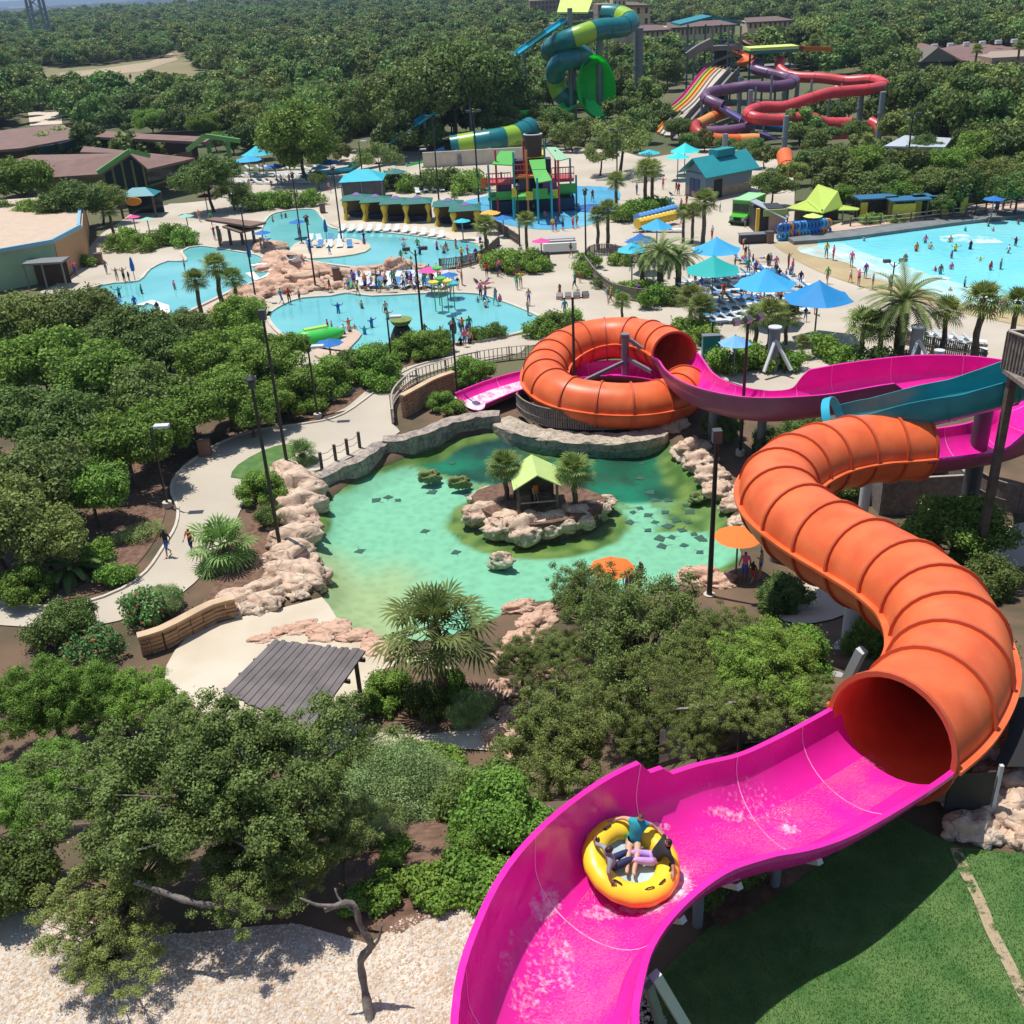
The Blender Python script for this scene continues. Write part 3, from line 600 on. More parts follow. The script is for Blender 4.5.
# ------------------------------------------------------------ water
def water(name, base, deep=None, scale=.3, rough=.07, bump=.012, bs=2.5, transp=0.0, tint=(.6, .95, .85)):
    M = bpy.data.materials.new(name); M.use_nodes = True; nt = M.node_tree; N = nt.nodes; L = nt.links; b = N['Principled BSDF']
    b.inputs['Roughness'].default_value = rough; b.inputs['IOR'].default_value = 1.33
    tc = N.new('ShaderNodeTexCoord'); nz = N.new('ShaderNodeTexNoise'); nz.inputs['Scale'].default_value = scale; nz.inputs['Detail'].default_value = 4; L.new(tc.outputs['Object'], nz.inputs['Vector'])
    rp = N.new('ShaderNodeValToRGB'); rp.color_ramp.elements[0].position = .35; rp.color_ramp.elements[1].position = .65; rp.color_ramp.elements[0].color = (*base, 1); rp.color_ramp.elements[1].color = (*(deep or base), 1)
    L.new(nz.outputs['Fac'], rp.inputs['Fac']); L.new(rp.outputs['Color'], b.inputs['Base Color'])
    n2 = N.new('ShaderNodeTexNoise'); n2.inputs['Scale'].default_value = bs; n2.inputs['Detail'].default_value = 3; L.new(tc.outputs['Object'], n2.inputs['Vector'])
    bp = N.new('ShaderNodeBump'); bp.inputs['Distance'].default_value = bump; L.new(n2.outputs['Fac'], bp.inputs['Height']); L.new(bp.outputs['Normal'], b.inputs['Normal'])
    if transp:
        t = N.new('ShaderNodeBsdfTransparent'); t.inputs['Color'].default_value = (*tint, 1); g_ = N.new('ShaderNodeBsdfGlossy'); g_.inputs['Roughness'].default_value = .06; L.new(bp.outputs['Normal'], g_.inputs['Normal'])
        fz = N.new('ShaderNodeFresnel'); fz.inputs['IOR'].default_value = 1.13; L.new(bp.outputs['Normal'], fz.inputs['Normal']); mx = N.new('ShaderNodeMixShader')
        L.new(fz.outputs[0], mx.inputs[0]); L.new(t.outputs[0], mx.inputs[1]); L.new(g_.outputs[0], mx.inputs[2]); L.new(mx.outputs[0], N['Material Output'].inputs['Surface'])
    return M
WA = water('lagoon_water', (.12, .41, .43), (.17, .48, .48), .15); WW = water('wave_pool_water', (.25, .66, .68), (.14, .58, .66), .05, bump=.05, bs=1.2); WS = water('splash_pad_water', (.10, .38, .62), (.14, .46, .68), .2)
def pool(pts, wm, z=.06, cop=.35, name='lagoon_water', closed=True, m=None):
    poly = smoothpoly(pts, 0, 1.5); sheet(name, poly, z, wm)
    if cop: curb(poly, m or CURB, cop, .2, 0, 'pool_coping', True)
    return poly
POOLA = pool([(263, 226), (275, 214), (312, 210), (322, 218), (333, 229), (370, 232), (410, 236), (440, 240), (470, 243), (496, 250), (494, 261), (478, 262), (456, 268), (425, 272), (395, 272), (350, 268), (310, 262), (285, 255), (262, 243)], WA)
pool([(94, 290), (115, 284), (138, 282), (150, 270), (168, 262), (186, 262), (182, 252), (200, 247), (235, 252), (262, 258), (275, 275), (240, 288), (215, 300), (190, 312), (168, 322), (150, 325), (125, 312), (100, 304)], WA, z=.065)
POOLC = pool([(268, 318), (282, 306), (302, 299), (330, 297), (346, 294), (372, 297), (410, 295), (450, 294), (478, 295), (505, 303), (532, 314), (548, 325), (520, 334), (480, 342), (440, 346), (400, 352), (360, 354), (320, 350), (285, 338)], WA)
sheet('splash_pad_water', smoothpoly([(440, 212), (470, 200), (540, 188), (612, 188), (618, 204), (600, 222), (555, 230), (510, 226), (478, 216), (448, 219)], 0, 2), .06, WS)
wave = smoothpoly([(818, 243), (900, 233), (960, 226), (1040, 218), (1250, 196), (1300, 330), (1160, 328), (1040, 314), (980, 306), (930, 292), (885, 276), (848, 262)], 0, 2)
sheet('wave_pool_water', wave, .09, WW)
sheet('wave_pool_beach', smoothpoly([(772, 243), (800, 244), (900, 236), (980, 226), (1180, 206), (1220, 345), (1080, 336), (1000, 322), (930, 306), (870, 290), (810, 268)], 0, 2), .06, SAND)
# foam bands near the shore
FOAM = foam_mat('wave_foam', (.82, .88, .88), .5, .42, .66)
pts_ = [Vector((p[0], p[1], .097)) for p in catmull([tuple(P(x, y, 0)) for x, y in [(822, 245), (850, 258), (890, 271), (930, 285), (980, 297), (1040, 306), (1120, 312)]], 1.5)]; mb = MB(); sweep(mb, frames(pts_), lambda i: [(-2.2, 0), (2.6+sin(i*.9), 0)], closed=False); mb.build('foam', foam_mat('shallow_foam', (.60, .80, .78), .35, .25, .75))['kind'] = 'stuff'
for k, (a, wd) in enumerate((([(830, 250), (852, 260), (890, 274), (930, 288), (980, 300), (1040, 310), (1120, 316)], .9), ([(870, 258), (910, 270), (950, 280)], .5), ([(948, 243), (965, 238), (980, 240), (985, 244)], 2.0), ([(985, 297), (1010, 300), (1035, 302)], .7))):
    pts = smoothpoly(a, 0, 2)[:]; pts = [Vector((p[0], p[1], .10+.004*k)) for p in catmull([tuple(P(x, y, 0)) for x, y in a], 1.5)]; mb = MB()
    sweep(mb, frames(pts), lambda i: [(-wd*(.4+.6*abs(sin(i*1.3))), 0), (wd*(.4+.6*abs(cos(i*2.1))), 0)], closed=False); o = mb.build('foam', FOAM); o['kind'] = 'stuff'
# grey back wall of the wave pool with a walkway behind
wp = [Vector((p[0], p[1], 0)) for p in catmull([tuple(P(x, y, 0)) for x, y in [(790, 243), (840, 239), (900, 231), (960, 223), (1040, 214), (1200, 197)]], 3)]
mb = MB(); sweep(mb, frames(wp), lambda i: [(-1.6, 0), (1.2, 0), (1.2, .45), (-1.6, .45)]); tag(mb.build('pool_wall', mat('grey_pool_wall', (.16, .17, .17), .8, var=.15)), 'low dark grey wall along the back edge of the wave pool', 'wall')
mb = MB(); sweep(mb, frames(wp), lambda i: [(-5.5, .2), (-1.6, .2), (-1.6, .5), (-5.5, .5)]); mb.build('walkway', CONCP)['kind'] = 'structure'
# ------------------------------------------------------------ the ray pond: real bed, clear water, algae and depth as bed colour
def pond_mat():
    M = bpy.data.materials.new('pond_bed'); M.use_nodes = True; N = M.node_tree.nodes; L = M.node_tree.links; b = N['Principled BSDF']; b.inputs['Roughness'].default_value = .9
    at = N.new('ShaderNodeVertexColor'); at.layer_name = 'tone'; vo = N.new('ShaderNodeTexVoronoi'); vo.feature = 'SMOOTH_F1'; vo.inputs['Scale'].default_value = 3.2
    tc = N.new('ShaderNodeTexCoord'); nz = N.new('ShaderNodeTexNoise'); nz.inputs['Scale'].default_value = 1.2; L.new(tc.outputs['Object'], nz.inputs['Vector']); mxv = N.new('ShaderNodeMix'); mxv.data_type = 'VECTOR'; mxv.inputs['Factor'].default_value = .35
    L.new(tc.outputs['Object'], mxv.inputs['A']); L.new(nz.outputs['Color'], mxv.inputs['B']); L.new(mxv.outputs['Result'], vo.inputs['Vector'])
    rp = N.new('ShaderNodeMapRange'); rp.inputs['From Min'].default_value = .1; rp.inputs['From Max'].default_value = .6; rp.inputs['To Min'].default_value = .92; rp.inputs['To Max'].default_value = 1.12; L.new(vo.outputs['Distance'], rp.inputs['Value'])
    mu = N.new('ShaderNodeMix'); mu.data_type = 'RGBA'; mu.blend_type = 'MULTIPLY'; mu.inputs['Factor'].default_value = 1; L.new(at.outputs['Color'], mu.inputs['A']); L.new(rp.outputs['Result'], mu.inputs['B']); L.new(mu.outputs['Result'], b.inputs['Base Color'])
    return M
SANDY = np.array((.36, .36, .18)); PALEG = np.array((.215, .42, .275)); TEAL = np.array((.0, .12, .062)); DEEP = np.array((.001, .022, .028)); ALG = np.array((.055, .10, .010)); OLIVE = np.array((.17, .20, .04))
def pond_col(x, y):
    px, py, _ = proj((x, y, -.9)); d = -sdist(x, y, POND)
    n1 = mnoise.noise(Vector((x*.35, y*.35, 1))); n2 = mnoise.noise(Vector((x*1.1, y*1.1, 4))); n3 = mnoise.noise(Vector((x*.15, y*.15, 9)))
    c = PALEG.copy(); w = sst((590+(px-330)*.1-py)/60+n1*.4); w = w+(1-w)*sst((px-385)/70); c = SANDY*(1-w)+c*w
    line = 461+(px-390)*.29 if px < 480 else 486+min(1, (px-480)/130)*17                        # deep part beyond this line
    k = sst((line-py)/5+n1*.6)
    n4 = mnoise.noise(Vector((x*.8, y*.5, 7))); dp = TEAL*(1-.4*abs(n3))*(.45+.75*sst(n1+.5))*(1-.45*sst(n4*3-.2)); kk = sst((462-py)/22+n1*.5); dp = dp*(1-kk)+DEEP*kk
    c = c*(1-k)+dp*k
    a = sst((.9+n1*1.3-d)/.6)*(1 if not (px < 450 and py > 585) else .25); al = ALG*(1-sst(n2+.5))+OLIVE*sst(n2+.5)
    if px > 655 and py < 530: a = max(a, sst((px-655+n1*25)/18))*.95
    if abs(py-line) < 4 and n2 > -.02: a = max(a, .7)
    isl = hypot((px-538)/92, (py-522)/36)
    a = max(a, sst((1.04-isl)/.10+n2*.5))
    return c*(1-a)+al*a
st = .25; nx = int((bbx[1]-bbx[0]+2)/st); ny = int((bbx[3]-bbx[2]+2)/st); x0, y0 = bbx[0]-1, bbx[2]-1
v = []; cols = []
for j in range(ny+1):
    for i in range(nx+1):
        x = x0+i*st; y = y0+j*st; d = sdist(x, y, POND); v.append((x, y, -.28-.75*sst((.4-d)/2.2)+.03*mnoise.noise(Vector((x, y, 0))))); cols.append((*pond_col(x, y), 1) if d < 1 else (*OLIVE, 1))
f = [(j*(nx+1)+i, j*(nx+1)+i+1, (j+1)*(nx+1)+i+1, (j+1)*(nx+1)+i) for j in range(ny) for i in range(nx) if sdist(x0+(i+.5)*st, y0+(j+.5)*st, POND) < .5]
mb = MB(); mb.add(v, f); o = mb.build('pond_bed', pond_mat(), smooth=True); o['kind'] = 'structure'
ca = o.data.color_attributes.new('tone', 'FLOAT_COLOR', 'POINT'); ca.data.foreach_set('color', np.array(cols, np.float32).ravel())
sheet('pond_water', POND, WZ, water('pond_water', (.1, .5, .4), bump=.02, bs=1.5, transp=1, tint=(.86, 1.0, .97)))
# ------------------------------------------------------------ rocks
def VY_(px, py, y): d = ray(px, py); return CAM+d*((y-CAM.y)/d.y)
def rockmat(name, c1, c2, sc=.55, cs=1.6, dk=.42):
    M = mat(name, c1, .9, col2=c2, vscale=sc, bump=.06, bscale=3.5, detail=8); N = M.node_tree.nodes; L = M.node_tree.links; b = N['Principled BSDF']; src_ = b.inputs['Base Color'].links[0].from_socket
    tc = N.new('ShaderNodeTexCoord'); nz = N.new('ShaderNodeTexNoise'); nz.inputs['Scale'].default_value = 1.2; nz.inputs['Detail'].default_value = 6; mxv = N.new('ShaderNodeMix'); mxv.data_type = 'VECTOR'; mxv.inputs['Factor'].default_value = .45; vo = N.new('ShaderNodeTexVoronoi'); vo.feature = 'DISTANCE_TO_EDGE'; vo.inputs['Scale'].default_value = cs
    L.new(tc.outputs['Object'], nz.inputs['Vector']); L.new(tc.outputs['Object'], mxv.inputs['A']); L.new(nz.outputs['Color'], mxv.inputs['B']); L.new(mxv.outputs['Result'], vo.inputs['Vector'])
    rp = N.new('ShaderNodeMapRange'); rp.inputs['From Max'].default_value = .035; rp.inputs['To Min'].default_value = dk; rp.inputs['To Max'].default_value = 1; L.new(vo.outputs['Distance'], rp.inputs['Value'])
    n2 = N.new('ShaderNodeTexNoise'); n2.inputs['Scale'].default_value = 3.5; n2.inputs['Detail'].default_value = 8; L.new(tc.outputs['Object'], n2.inputs['Vector']); r2 = N.new('ShaderNodeMapRange'); r2.inputs['From Min'].default_value = .3; r2.inputs['From Max'].default_value = .55; r2.inputs['To Min'].default_value = .68; L.new(n2.outputs['Fac'], r2.inputs['Value'])
    m1 = N.new('ShaderNodeMath'); m1.operation = 'MULTIPLY'; L.new(rp.outputs[0], m1.inputs[0]); L.new(r2.outputs[0], m1.inputs[1]); mu = N.new('ShaderNodeMix'); mu.data_type = 'RGBA'; mu.blend_type = 'MULTIPLY'; mu.inputs['Factor'].default_value = 1; L.new(src_, mu.inputs['A']); L.new(m1.outputs[0], mu.inputs['B']); L.new(mu.outputs['Result'], b.inputs['Base Color']); return M
ROCK = rockmat('pink_rockwork', (.56, .36, .25), (.64, .52, .39))
ROCKP = rockmat('salmon_rockwork', (.55, .31, .21), (.60, .42, .30))
ROCKG = rockmat('grey_stone_wall', (.24, .20, .17), (.44, .36, .29), 1.6, 3.2, .2)
def rock_mesh(seed, n=4, sq=.75, rough=.27, ledge=.0):
    bm = bmesh.new(); bmesh.ops.create_icosphere(bm, subdivisions=n, radius=1); o = Vector((seed*7.3, seed*3.1, 0))
    for v in bm.verts:
        p = v.co.copy(); d = mnoise.noise(p*1.1+o)*rough*2.2+mnoise.noise(p*2.7+o)*rough*.8+abs(mnoise.noise(p*5+o))*rough*.5
        q = p*(1+d); 
        cr = abs(mnoise.noise(p*1.9+o*2)); q *= 1-.22*max(0, .16-cr)/.16; c = mnoise.cell(p*1.6+o)*.05; q *= (1-c); q.z = q.z*sq; v.co = q
    me = bpy.data.meshes.new('rock'); bm.to_mesh(me); bm.free(); me.polygons.foreach_set('use_smooth', [True]*len(me.polygons)); return me
RM = [rock_mesh(i) for i in range(7)]
def rock(px, py, w, label, group, z=0, sz=1.0, m=ROCK, sy=None, rz=None, name='rock', rng=random.Random(3)):
    """w = width in px"""
    loc = P(px, py, z) if z else G(px, py); s = w*mpp(px, py, loc.z)/2
    k = rng.randrange(len(RM)); o = link(name, RM[k]); o.location = loc; o.scale = (s, (sy or rng.uniform(.6, .95))*s, sz*s); o.rotation_euler = (0, 0, rng.uniform(-.6, .6) if rz is None else rz)
    if not o.data.materials: o.data.materials.append(ROCK)
    o.material_slots[0].link = 'OBJECT'; o.material_slots[0].material = m
    return tag(o, label, 'rock', group)
for a in [(292, 478, 34), (300, 492, 44), (306, 508, 36), (297, 524, 44), (300, 542, 40), (290, 560, 44), (297, 578, 40), (313, 580, 34), (278, 592, 36), (262, 598, 34), (248, 604, 36), (268, 606, 30), (302, 592, 26), (238, 612, 26), (315, 560, 16), (310, 538, 16)]:
    rock(a[0]-4, a[1], a[2]*1.35, 'smooth pinkish boulder of the rockwork lining the left bank of the green pond', 'boulders lining the left bank of the pond', sz=.75)
for a in [(672, 428, 34), (690, 448, 38), (700, 462, 34), (712, 476, 34), (722, 490, 36), (735, 505, 30), (742, 522, 26)]:
    rock(a[0], a[1], a[2], 'pale boulder lining the right bank of the pond below the tall light pole', 'boulders lining the right bank of the pond', sz=.7)
for a in [(305, 628, 34), (330, 632, 44), (355, 638, 44), (380, 648, 38), (402, 655, 34), (285, 632, 30), (262, 640, 26)]:
    rock(a[0], a[1], a[2], 'low salmon boulder between the shallow end of the pond and the dark pavilion', 'low boulders behind the pavilion', sz=.35, m=ROCKP)
for a in [(520, 608, 34), (535, 622, 40), (520, 640, 40), (508, 660, 44), (505, 690, 40), (512, 715, 36), (548, 610, 30), (700, 575, 44), (720, 583, 36), (500, 735, 40), (520, 752, 40), (560, 672, 40)]:
    rock(a[0], a[1], a[2], 'reddish boulder half hidden under the oaks on the near bank of the pond', 'boulders under the oaks on the near bank', sz=.5, m=ROCKP)
for i, a in enumerate([(478, 515, 42), (500, 526, 50), (528, 530, 54), (556, 526, 46), (580, 520, 44), (600, 512, 34), (608, 502, 26), (474, 500, 28), (468, 512, 22), (486, 494, 24)]):
    rock(538+(a[0]-538)*.95, a[1]-1, a[2]*.86, 'rounded pink boulder on the rim of the small island with the lime roofed hut', 'boulders around the pond island', z=-.3, sz=.75)
for i, (px, py, w, lb) in enumerate([(501, 560, 26, 'pale triangular rock poking out of the water below the island'), (430, 477, 20, 'green algae covered rock in the pond nearest to the left stone wall'), (697, 497, 16, 'algae covered rock in the green water near the right bank'), (460, 483, 20, 'dark round rock beside the drop to deep water')]):
    rock(px, py, w, lb, None, z=-.45, sz=.9, m=ROCK if i == 0 else mat('algae_rock', (.16, .19, .06), .9, var=.3))
# island ground, hut and palms
isl = smoothpoly([(472, 500), (485, 515), (515, 528), (555, 526), (590, 516), (606, 504), (590, 494), (560, 486), (520, 484), (488, 490)], 0, 1); mb = MB(); mb.prism([(p.x, p.y) for p in isl], -1.2, .25); mb.build('island', MULCH)['kind'] = 'structure'
LIME = mat('lime_canvas', (.45, .58, .19), .7, var=.06, vscale=1); WOODD = mat('dark_timber', (.085, .065, .05), .85, col2=(.15, .12, .095), vscale=3); WOODG = mat('weathered_wood', (.15, .12, .10), .9, col2=(.25, .21, .175), vscale=4, detail=8); WOODP = mat('pale_rail_wood', (.36, .30, .25), .85, var=.15, vscale=3)
def gable_shed(name, c, rz, w, d, h, rh, roofm, wallm, label, cat='hut', over=.25, posts=True, open_=True):
    e = empty(name, c, rz, label, cat); r = MB(); t = .07; x = w/2+over; y = d/2+over; zz = h-over*rh/(w/2)
    r.add([(-x, -y, zz), (0, -y, h+rh), (x, -y, zz), (-x, y, zz), (0, y, h+rh), (x, y, zz)]+[(-x, -y, zz-t), (0, -y, h+rh-t), (x, -y, zz-t), (-x, y, zz-t), (0, y, h+rh-t), (x, y, zz-t)],
          [(0, 1, 4, 3), (1, 2, 5, 4), (6, 9, 10, 7), (7, 10, 11, 8), (0, 6, 7, 1), (1, 7, 8, 2), (3, 4, 10, 9), (4, 5, 11, 10), (0, 3, 9, 6), (2, 8, 11, 5)]); r.build('roof', roofm, e)
    if posts:
        for sx in (-1, 1):
            for sy in (-1, 1): p = MB(); p.box(sx*w/2-.07, sx*w/2+.07, sy*d/2-.07, sy*d/2+.07, 0, h-.02); p.build('post', wallm, e)
    return e
hut = gable_shed('island_hut', tuple(P(536, 505, .25)), R(4), 2.2, 2.3, 1.9, .65, LIME, WOODD, 'small open hut with a lime green gabled roof on the pond island', 'hut')
mb = MB(); mb.box(-1.05, 1.05, .8, 1.1, 0, 1.7); mb.build('back_panel', WOODD, hut); mb = MB(); mb.box(.2, .9, -.2, .4, 0, .6); mb.build('cabinet', WOODD, hut); mb = MB(); mb.box(-.9, -.3, -.3, .4, .0, .8); mb.build('cabinet', mat('cabinet_brown', (.13, .09, .06), .8), hut); mb = MB(); mb.bar((-1.05, -1.12, .75), (1.05, -1.12, .75), .06); mb.build('handrail', WOODP, hut)
# low stone wall along the far bank
def wallsweep(pxs, h, w, m, label, z=0, name='stone_wall', cat='wall', cap=None, jit=.06):
    pts = catmull([tuple(P(a, b, z)) for a, b in pxs], .5); pts = [Vector(p) for p in pts]; fr = frames(pts); mb = MB(); rr = random.Random(2)
    jt = [[rr.uniform(-jit, jit) for _ in range(8)] for _ in fr]
    sweep(mb, fr, lambda i: [(-w/2+jt[i][0], -1.9), (w/2+jt[i][1], -1.9), (w/2+jt[i][2], h*.5-.1), (w/2+jt[i][3], h+jt[i][4]), (0, h+.06+jt[i][7]), (-w/2+jt[i][5], h+jt[i][6])])
    e = empty(name, pts[0], 0, label, cat); o = mb.build('masonry', m); o.parent = e; o.matrix_parent_inverse = Matrix.Translation(-pts[0])
    if cap: mb = MB(); sweep(mb, fr, lambda i: [(-w/2-.08, h+.02), (w/2+.08, h+.02), (w/2+.08, h+.2), (-w/2-.08, h+.2)]); o = mb.build('coping', cap); o.parent = e; o.matrix_parent_inverse = Matrix.Translation(-pts[0])
    return e
wallsweep([(318, 488), (335, 478), (360, 468), (382, 452)], .7, .9, ROCKG, 'low dark dry stone wall stepping down the left end of the pond bank')
wallsweep([(384, 450), (405, 448), (430, 440), (455, 430), (482, 425), (500, 424)], .8, 1.0, ROCKG, 'long grey stone wall above the deep green corner of the pond')
wallsweep([(500, 419), (520, 428), (545, 434), (575, 437), (610, 438), (640, 436), (660, 430)], .0, 1.7, rockmat('cream_stone', (.50, .42, .32), (.36, .29, .22), 1.2, 2.6, .3), 'cream stone ledge curving below the wooden fence at the orange tube ring', z=.3, jit=.08)
BLOCK = mat('tan_wall_block', (.45, .29, .16), .92, col2=(.33, .20, .11), vscale=2.5, bump=.02, bscale=4)
def blockwall(pxs, h, label, zb=0):
    pts = [Vector(p) for p in catmull([tuple(P(a, b, zb)) for a, b in pxs], .6)]; fr = frames(pts); e = empty('retaining_wall', pts[0], 0, label, 'retaining wall'); inv_ = Matrix.Translation(-pts[0])
    mb = MB(); nc = int(h/.2)
    for c in range(nc):
        L_ = 0; a0 = None
        for i in range(len(fr)-1):
            j0 = fr[i]; j1 = fr[i+1]; off = .02*((i+c) % 3); d = (j1[0]-j0[0]).normalized()
            mb.bar(j0[0]+Vector((0, 0, c*.2+.1))+j0[1]*(off-.015*c)+d*.015, j1[0]+Vector((0, 0, c*.2+.1))+j1[1]*(off-.015*c)-d*.015, .3+.05*((i*7+c*3) % 3), .165)
    o = mb.build('blocks', BLOCK); o.parent = e; o.matrix_parent_inverse = inv_
    mb = MB(); sweep(mb, fr, lambda i: [(-.24, nc*.2), (.24, nc*.2), (.24, nc*.2+.12), (-.24, nc*.2+.12)]); o = mb.build('cap', mat('tan_cap_stone', (.52, .37, .23), .9, var=.12)); o.parent = e; o.matrix_parent_inverse = inv_
    return e
blockwall([(142, 655), (165, 648), (192, 634), (215, 622), (238, 616)], 1.2, 'curved tan block retaining wall behind the cream beach')
blockwall([(404, 418), (418, 410), (436, 400), (455, 393)], 1.6, 'tan block retaining wall below the railed path beside the slide exit')
# ------------------------------------------------------------ fences
def fence(pxs, h, label, z=0, m=WOODG, gap=.16, pw=.11, rail=True, name='wooden_fence', post_every=2.4, pts=None, solid=False):
    pts = pts or [tuple(P(a, b, z)) for a, b in pxs]; pts = [Vector(p) for p in catmull(pts, gap)]; e = empty(name, pts[0], 0, label, 'fence'); inv_ = Matrix.Translation(-pts[0]); pk = MB(); acc = 9
    def add(mb, n_, mm): o = mb.build(n_, mm); o.parent = e; o.matrix_parent_inverse = inv_; return o
    last = pts[0]
    for i in range(len(pts)-1):
        a = pts[i]; b = pts[i+1]; d = (b-a).normalized(); c = (a+b)/2; w = pw if not solid else (b-a).length*.97
        pk.bar(c+Vector((0, 0, .06)), c+Vector((0, 0, h-.02-.03*(i % 3 == 0))), w, .025, up=Vector((-d.y, d.x, 0)))
        acc += (a-last).length; last = a
        if acc > post_every: acc = 0; q = MB(); n_ = Vector((-d.y, d.x, 0))*.09; q.bar(a+n_+Vector((0, 0, -.1)), a+n_+Vector((0, 0, h+.05)), .11); add(q, 'post', m)
    add(pk, 'pickets', m); fr = frames(pts)
    for zz in (h, .45*h, .12*h)[:3 if rail else 1]: r = MB(); sweep(r, fr, lambda i: [(-.06, zz-.04), (.06, zz-.04), (.06, zz), (-.06, zz)]); add(r, 'rail', m)
    return e
fence([(517, 412), (526, 420), (545, 427), (570, 430), (600, 431), (630, 429), (652, 423)], 1.4, 'curved wooden picket fence in front of the orange tube ring', z=.33)
def railing(pxs, label, z=0, h=1.1, m=WOODP, sp=.35): 
    return fence(pxs, h, label, z, m, gap=sp, pw=.06, name='railing', post_every=2.6)
railing([(394, 424), (393, 408), (400, 396), (415, 384), (440, 375), (466, 367), (500, 361), (530, 358)], 'pale wooden railing curving along the path above the tan block wall')
def rope_fence(pxs, label, z=0):
    pts = [P(a, b, z) for a, b in pxs]; e = empty('post_and_rope_fence', pts[0], 0, label, 'fence'); inv_ = Matrix.Translation(-pts[0])
    for p in pts: q = MB(); q.tube([p, p+Vector((0, 0, 1.15))], .11, 8); o = q.build('post', WOODD); o.parent = e; o.matrix_parent_inverse = inv_
    for a, b in zip(pts, pts[1:]):
        for zz in (.55, 1.0): q = MB(); q.tube([a+Vector((0, 0, zz)), (a+b)/2+Vector((0, 0, zz-.12)), b+Vector((0, 0, zz))], .025, 5); o = q.build('rope', WOODP); o.parent = e; o.matrix_parent_inverse = inv_
rope_fence([(322, 469), (336, 461), (348, 455), (360, 448)], 'four dark posts joined by ropes beside the stone wall of the pond')
# ------------------------------------------------------------ pavilion
c = P(298, 700, 0); 
pv = empty('pavilion', P(300, 703, .05), 0, 'open timber pavilion with a dark grey brown plank roof beside the pond beach', 'pavilion')
ic = Matrix.Translation(-P(300, 703, .05))
zr = 2.75; A_, B_, C_, D_ = P(222, 692, zr-.15), P(274, 640, zr+.25), P(366, 651, zr+.25), P(309, 731, zr-.15)
rm = mat('pavilion_roof_planks', (.115, .098, .095), .9, col2=(.17, .145, .14), vscale=1.2, detail=8); mb = MB(); n = 26
def quadpt(u, v): return (A_*(1-v)+B_*v)*(1-u)+(D_*(1-v)+C_*v)*u
for i in range(n):
    u0_, u1_ = i/n+.002, (i+1)/n-.002; jt = random.Random(i).uniform(-.02, .02); dz = Vector((0, 0, .02+.02*(i % 2)))
    a, b, c_, d = quadpt(u0_, -.0+jt), quadpt(u1_, jt), quadpt(u1_, 1+jt), quadpt(u0_, 1+jt)
    mb.add([q+dz for q in (a, b, c_, d)]+[q-Vector((0, 0, .05)) for q in (a, b, c_, d)], [(0, 1, 2, 3), (7, 6, 5, 4), (0, 4, 5, 1), (1, 5, 6, 2), (2, 6, 7, 3), (3, 7, 4, 0)])
o = mb.build('roof', rm); o.parent = pv; o.matrix_parent_inverse = ic
for v_ in (.08, .36, .64, .92): q = MB(); q.bar(quadpt(-.03, v_)-Vector((0, 0, .14)), quadpt(1.03, v_)-Vector((0, 0, .14)), .1, .18); o = q.build('rafter', WOODD); o.parent = pv; o.matrix_parent_inverse = ic
for u_, v_ in ((.06, .1), (.06, .9), (.94, .9), (.94, .1), (.5, .1)):
    p = quadpt(u_, v_); q = MB(); q.bar((p.x, p.y, 0), (p.x, p.y, p.z-.2), .16); o = q.build('post', WOODD); o.parent = pv; o.matrix_parent_inverse = ic
    q = MB(); q.box(p.x-.17, p.x+.17, p.y-.17, p.y+.17, 0, .35); o = q.build('post_footing', CURB); o.parent = pv; o.matrix_parent_inverse = ic
for u_, sx in ((.5, 0), (.75, 0)):
    p = quadpt(u_, .5); e = empty('picnic_bench', (p.x, p.y, .05), R(20), 'wooden bench in the shade under the pavilion, %s' % ('farther from' if u_ == .5 else 'nearer to'+' the right post' if False else ('in the middle' if u_ == .5 else 'near the right post')), 'bench')
    for nm_, bx in (('seat', (-.9, .9, -.2, .2, .42, .48)),): mb = MB(); mb.box(*bx); mb.build(nm_, WOODG, e)
    for sx in (-.7, .7): mb = MB(); mb.box(sx-.05, sx+.05, -.16, .16, 0, .42); mb.build('leg', WOODG, e)
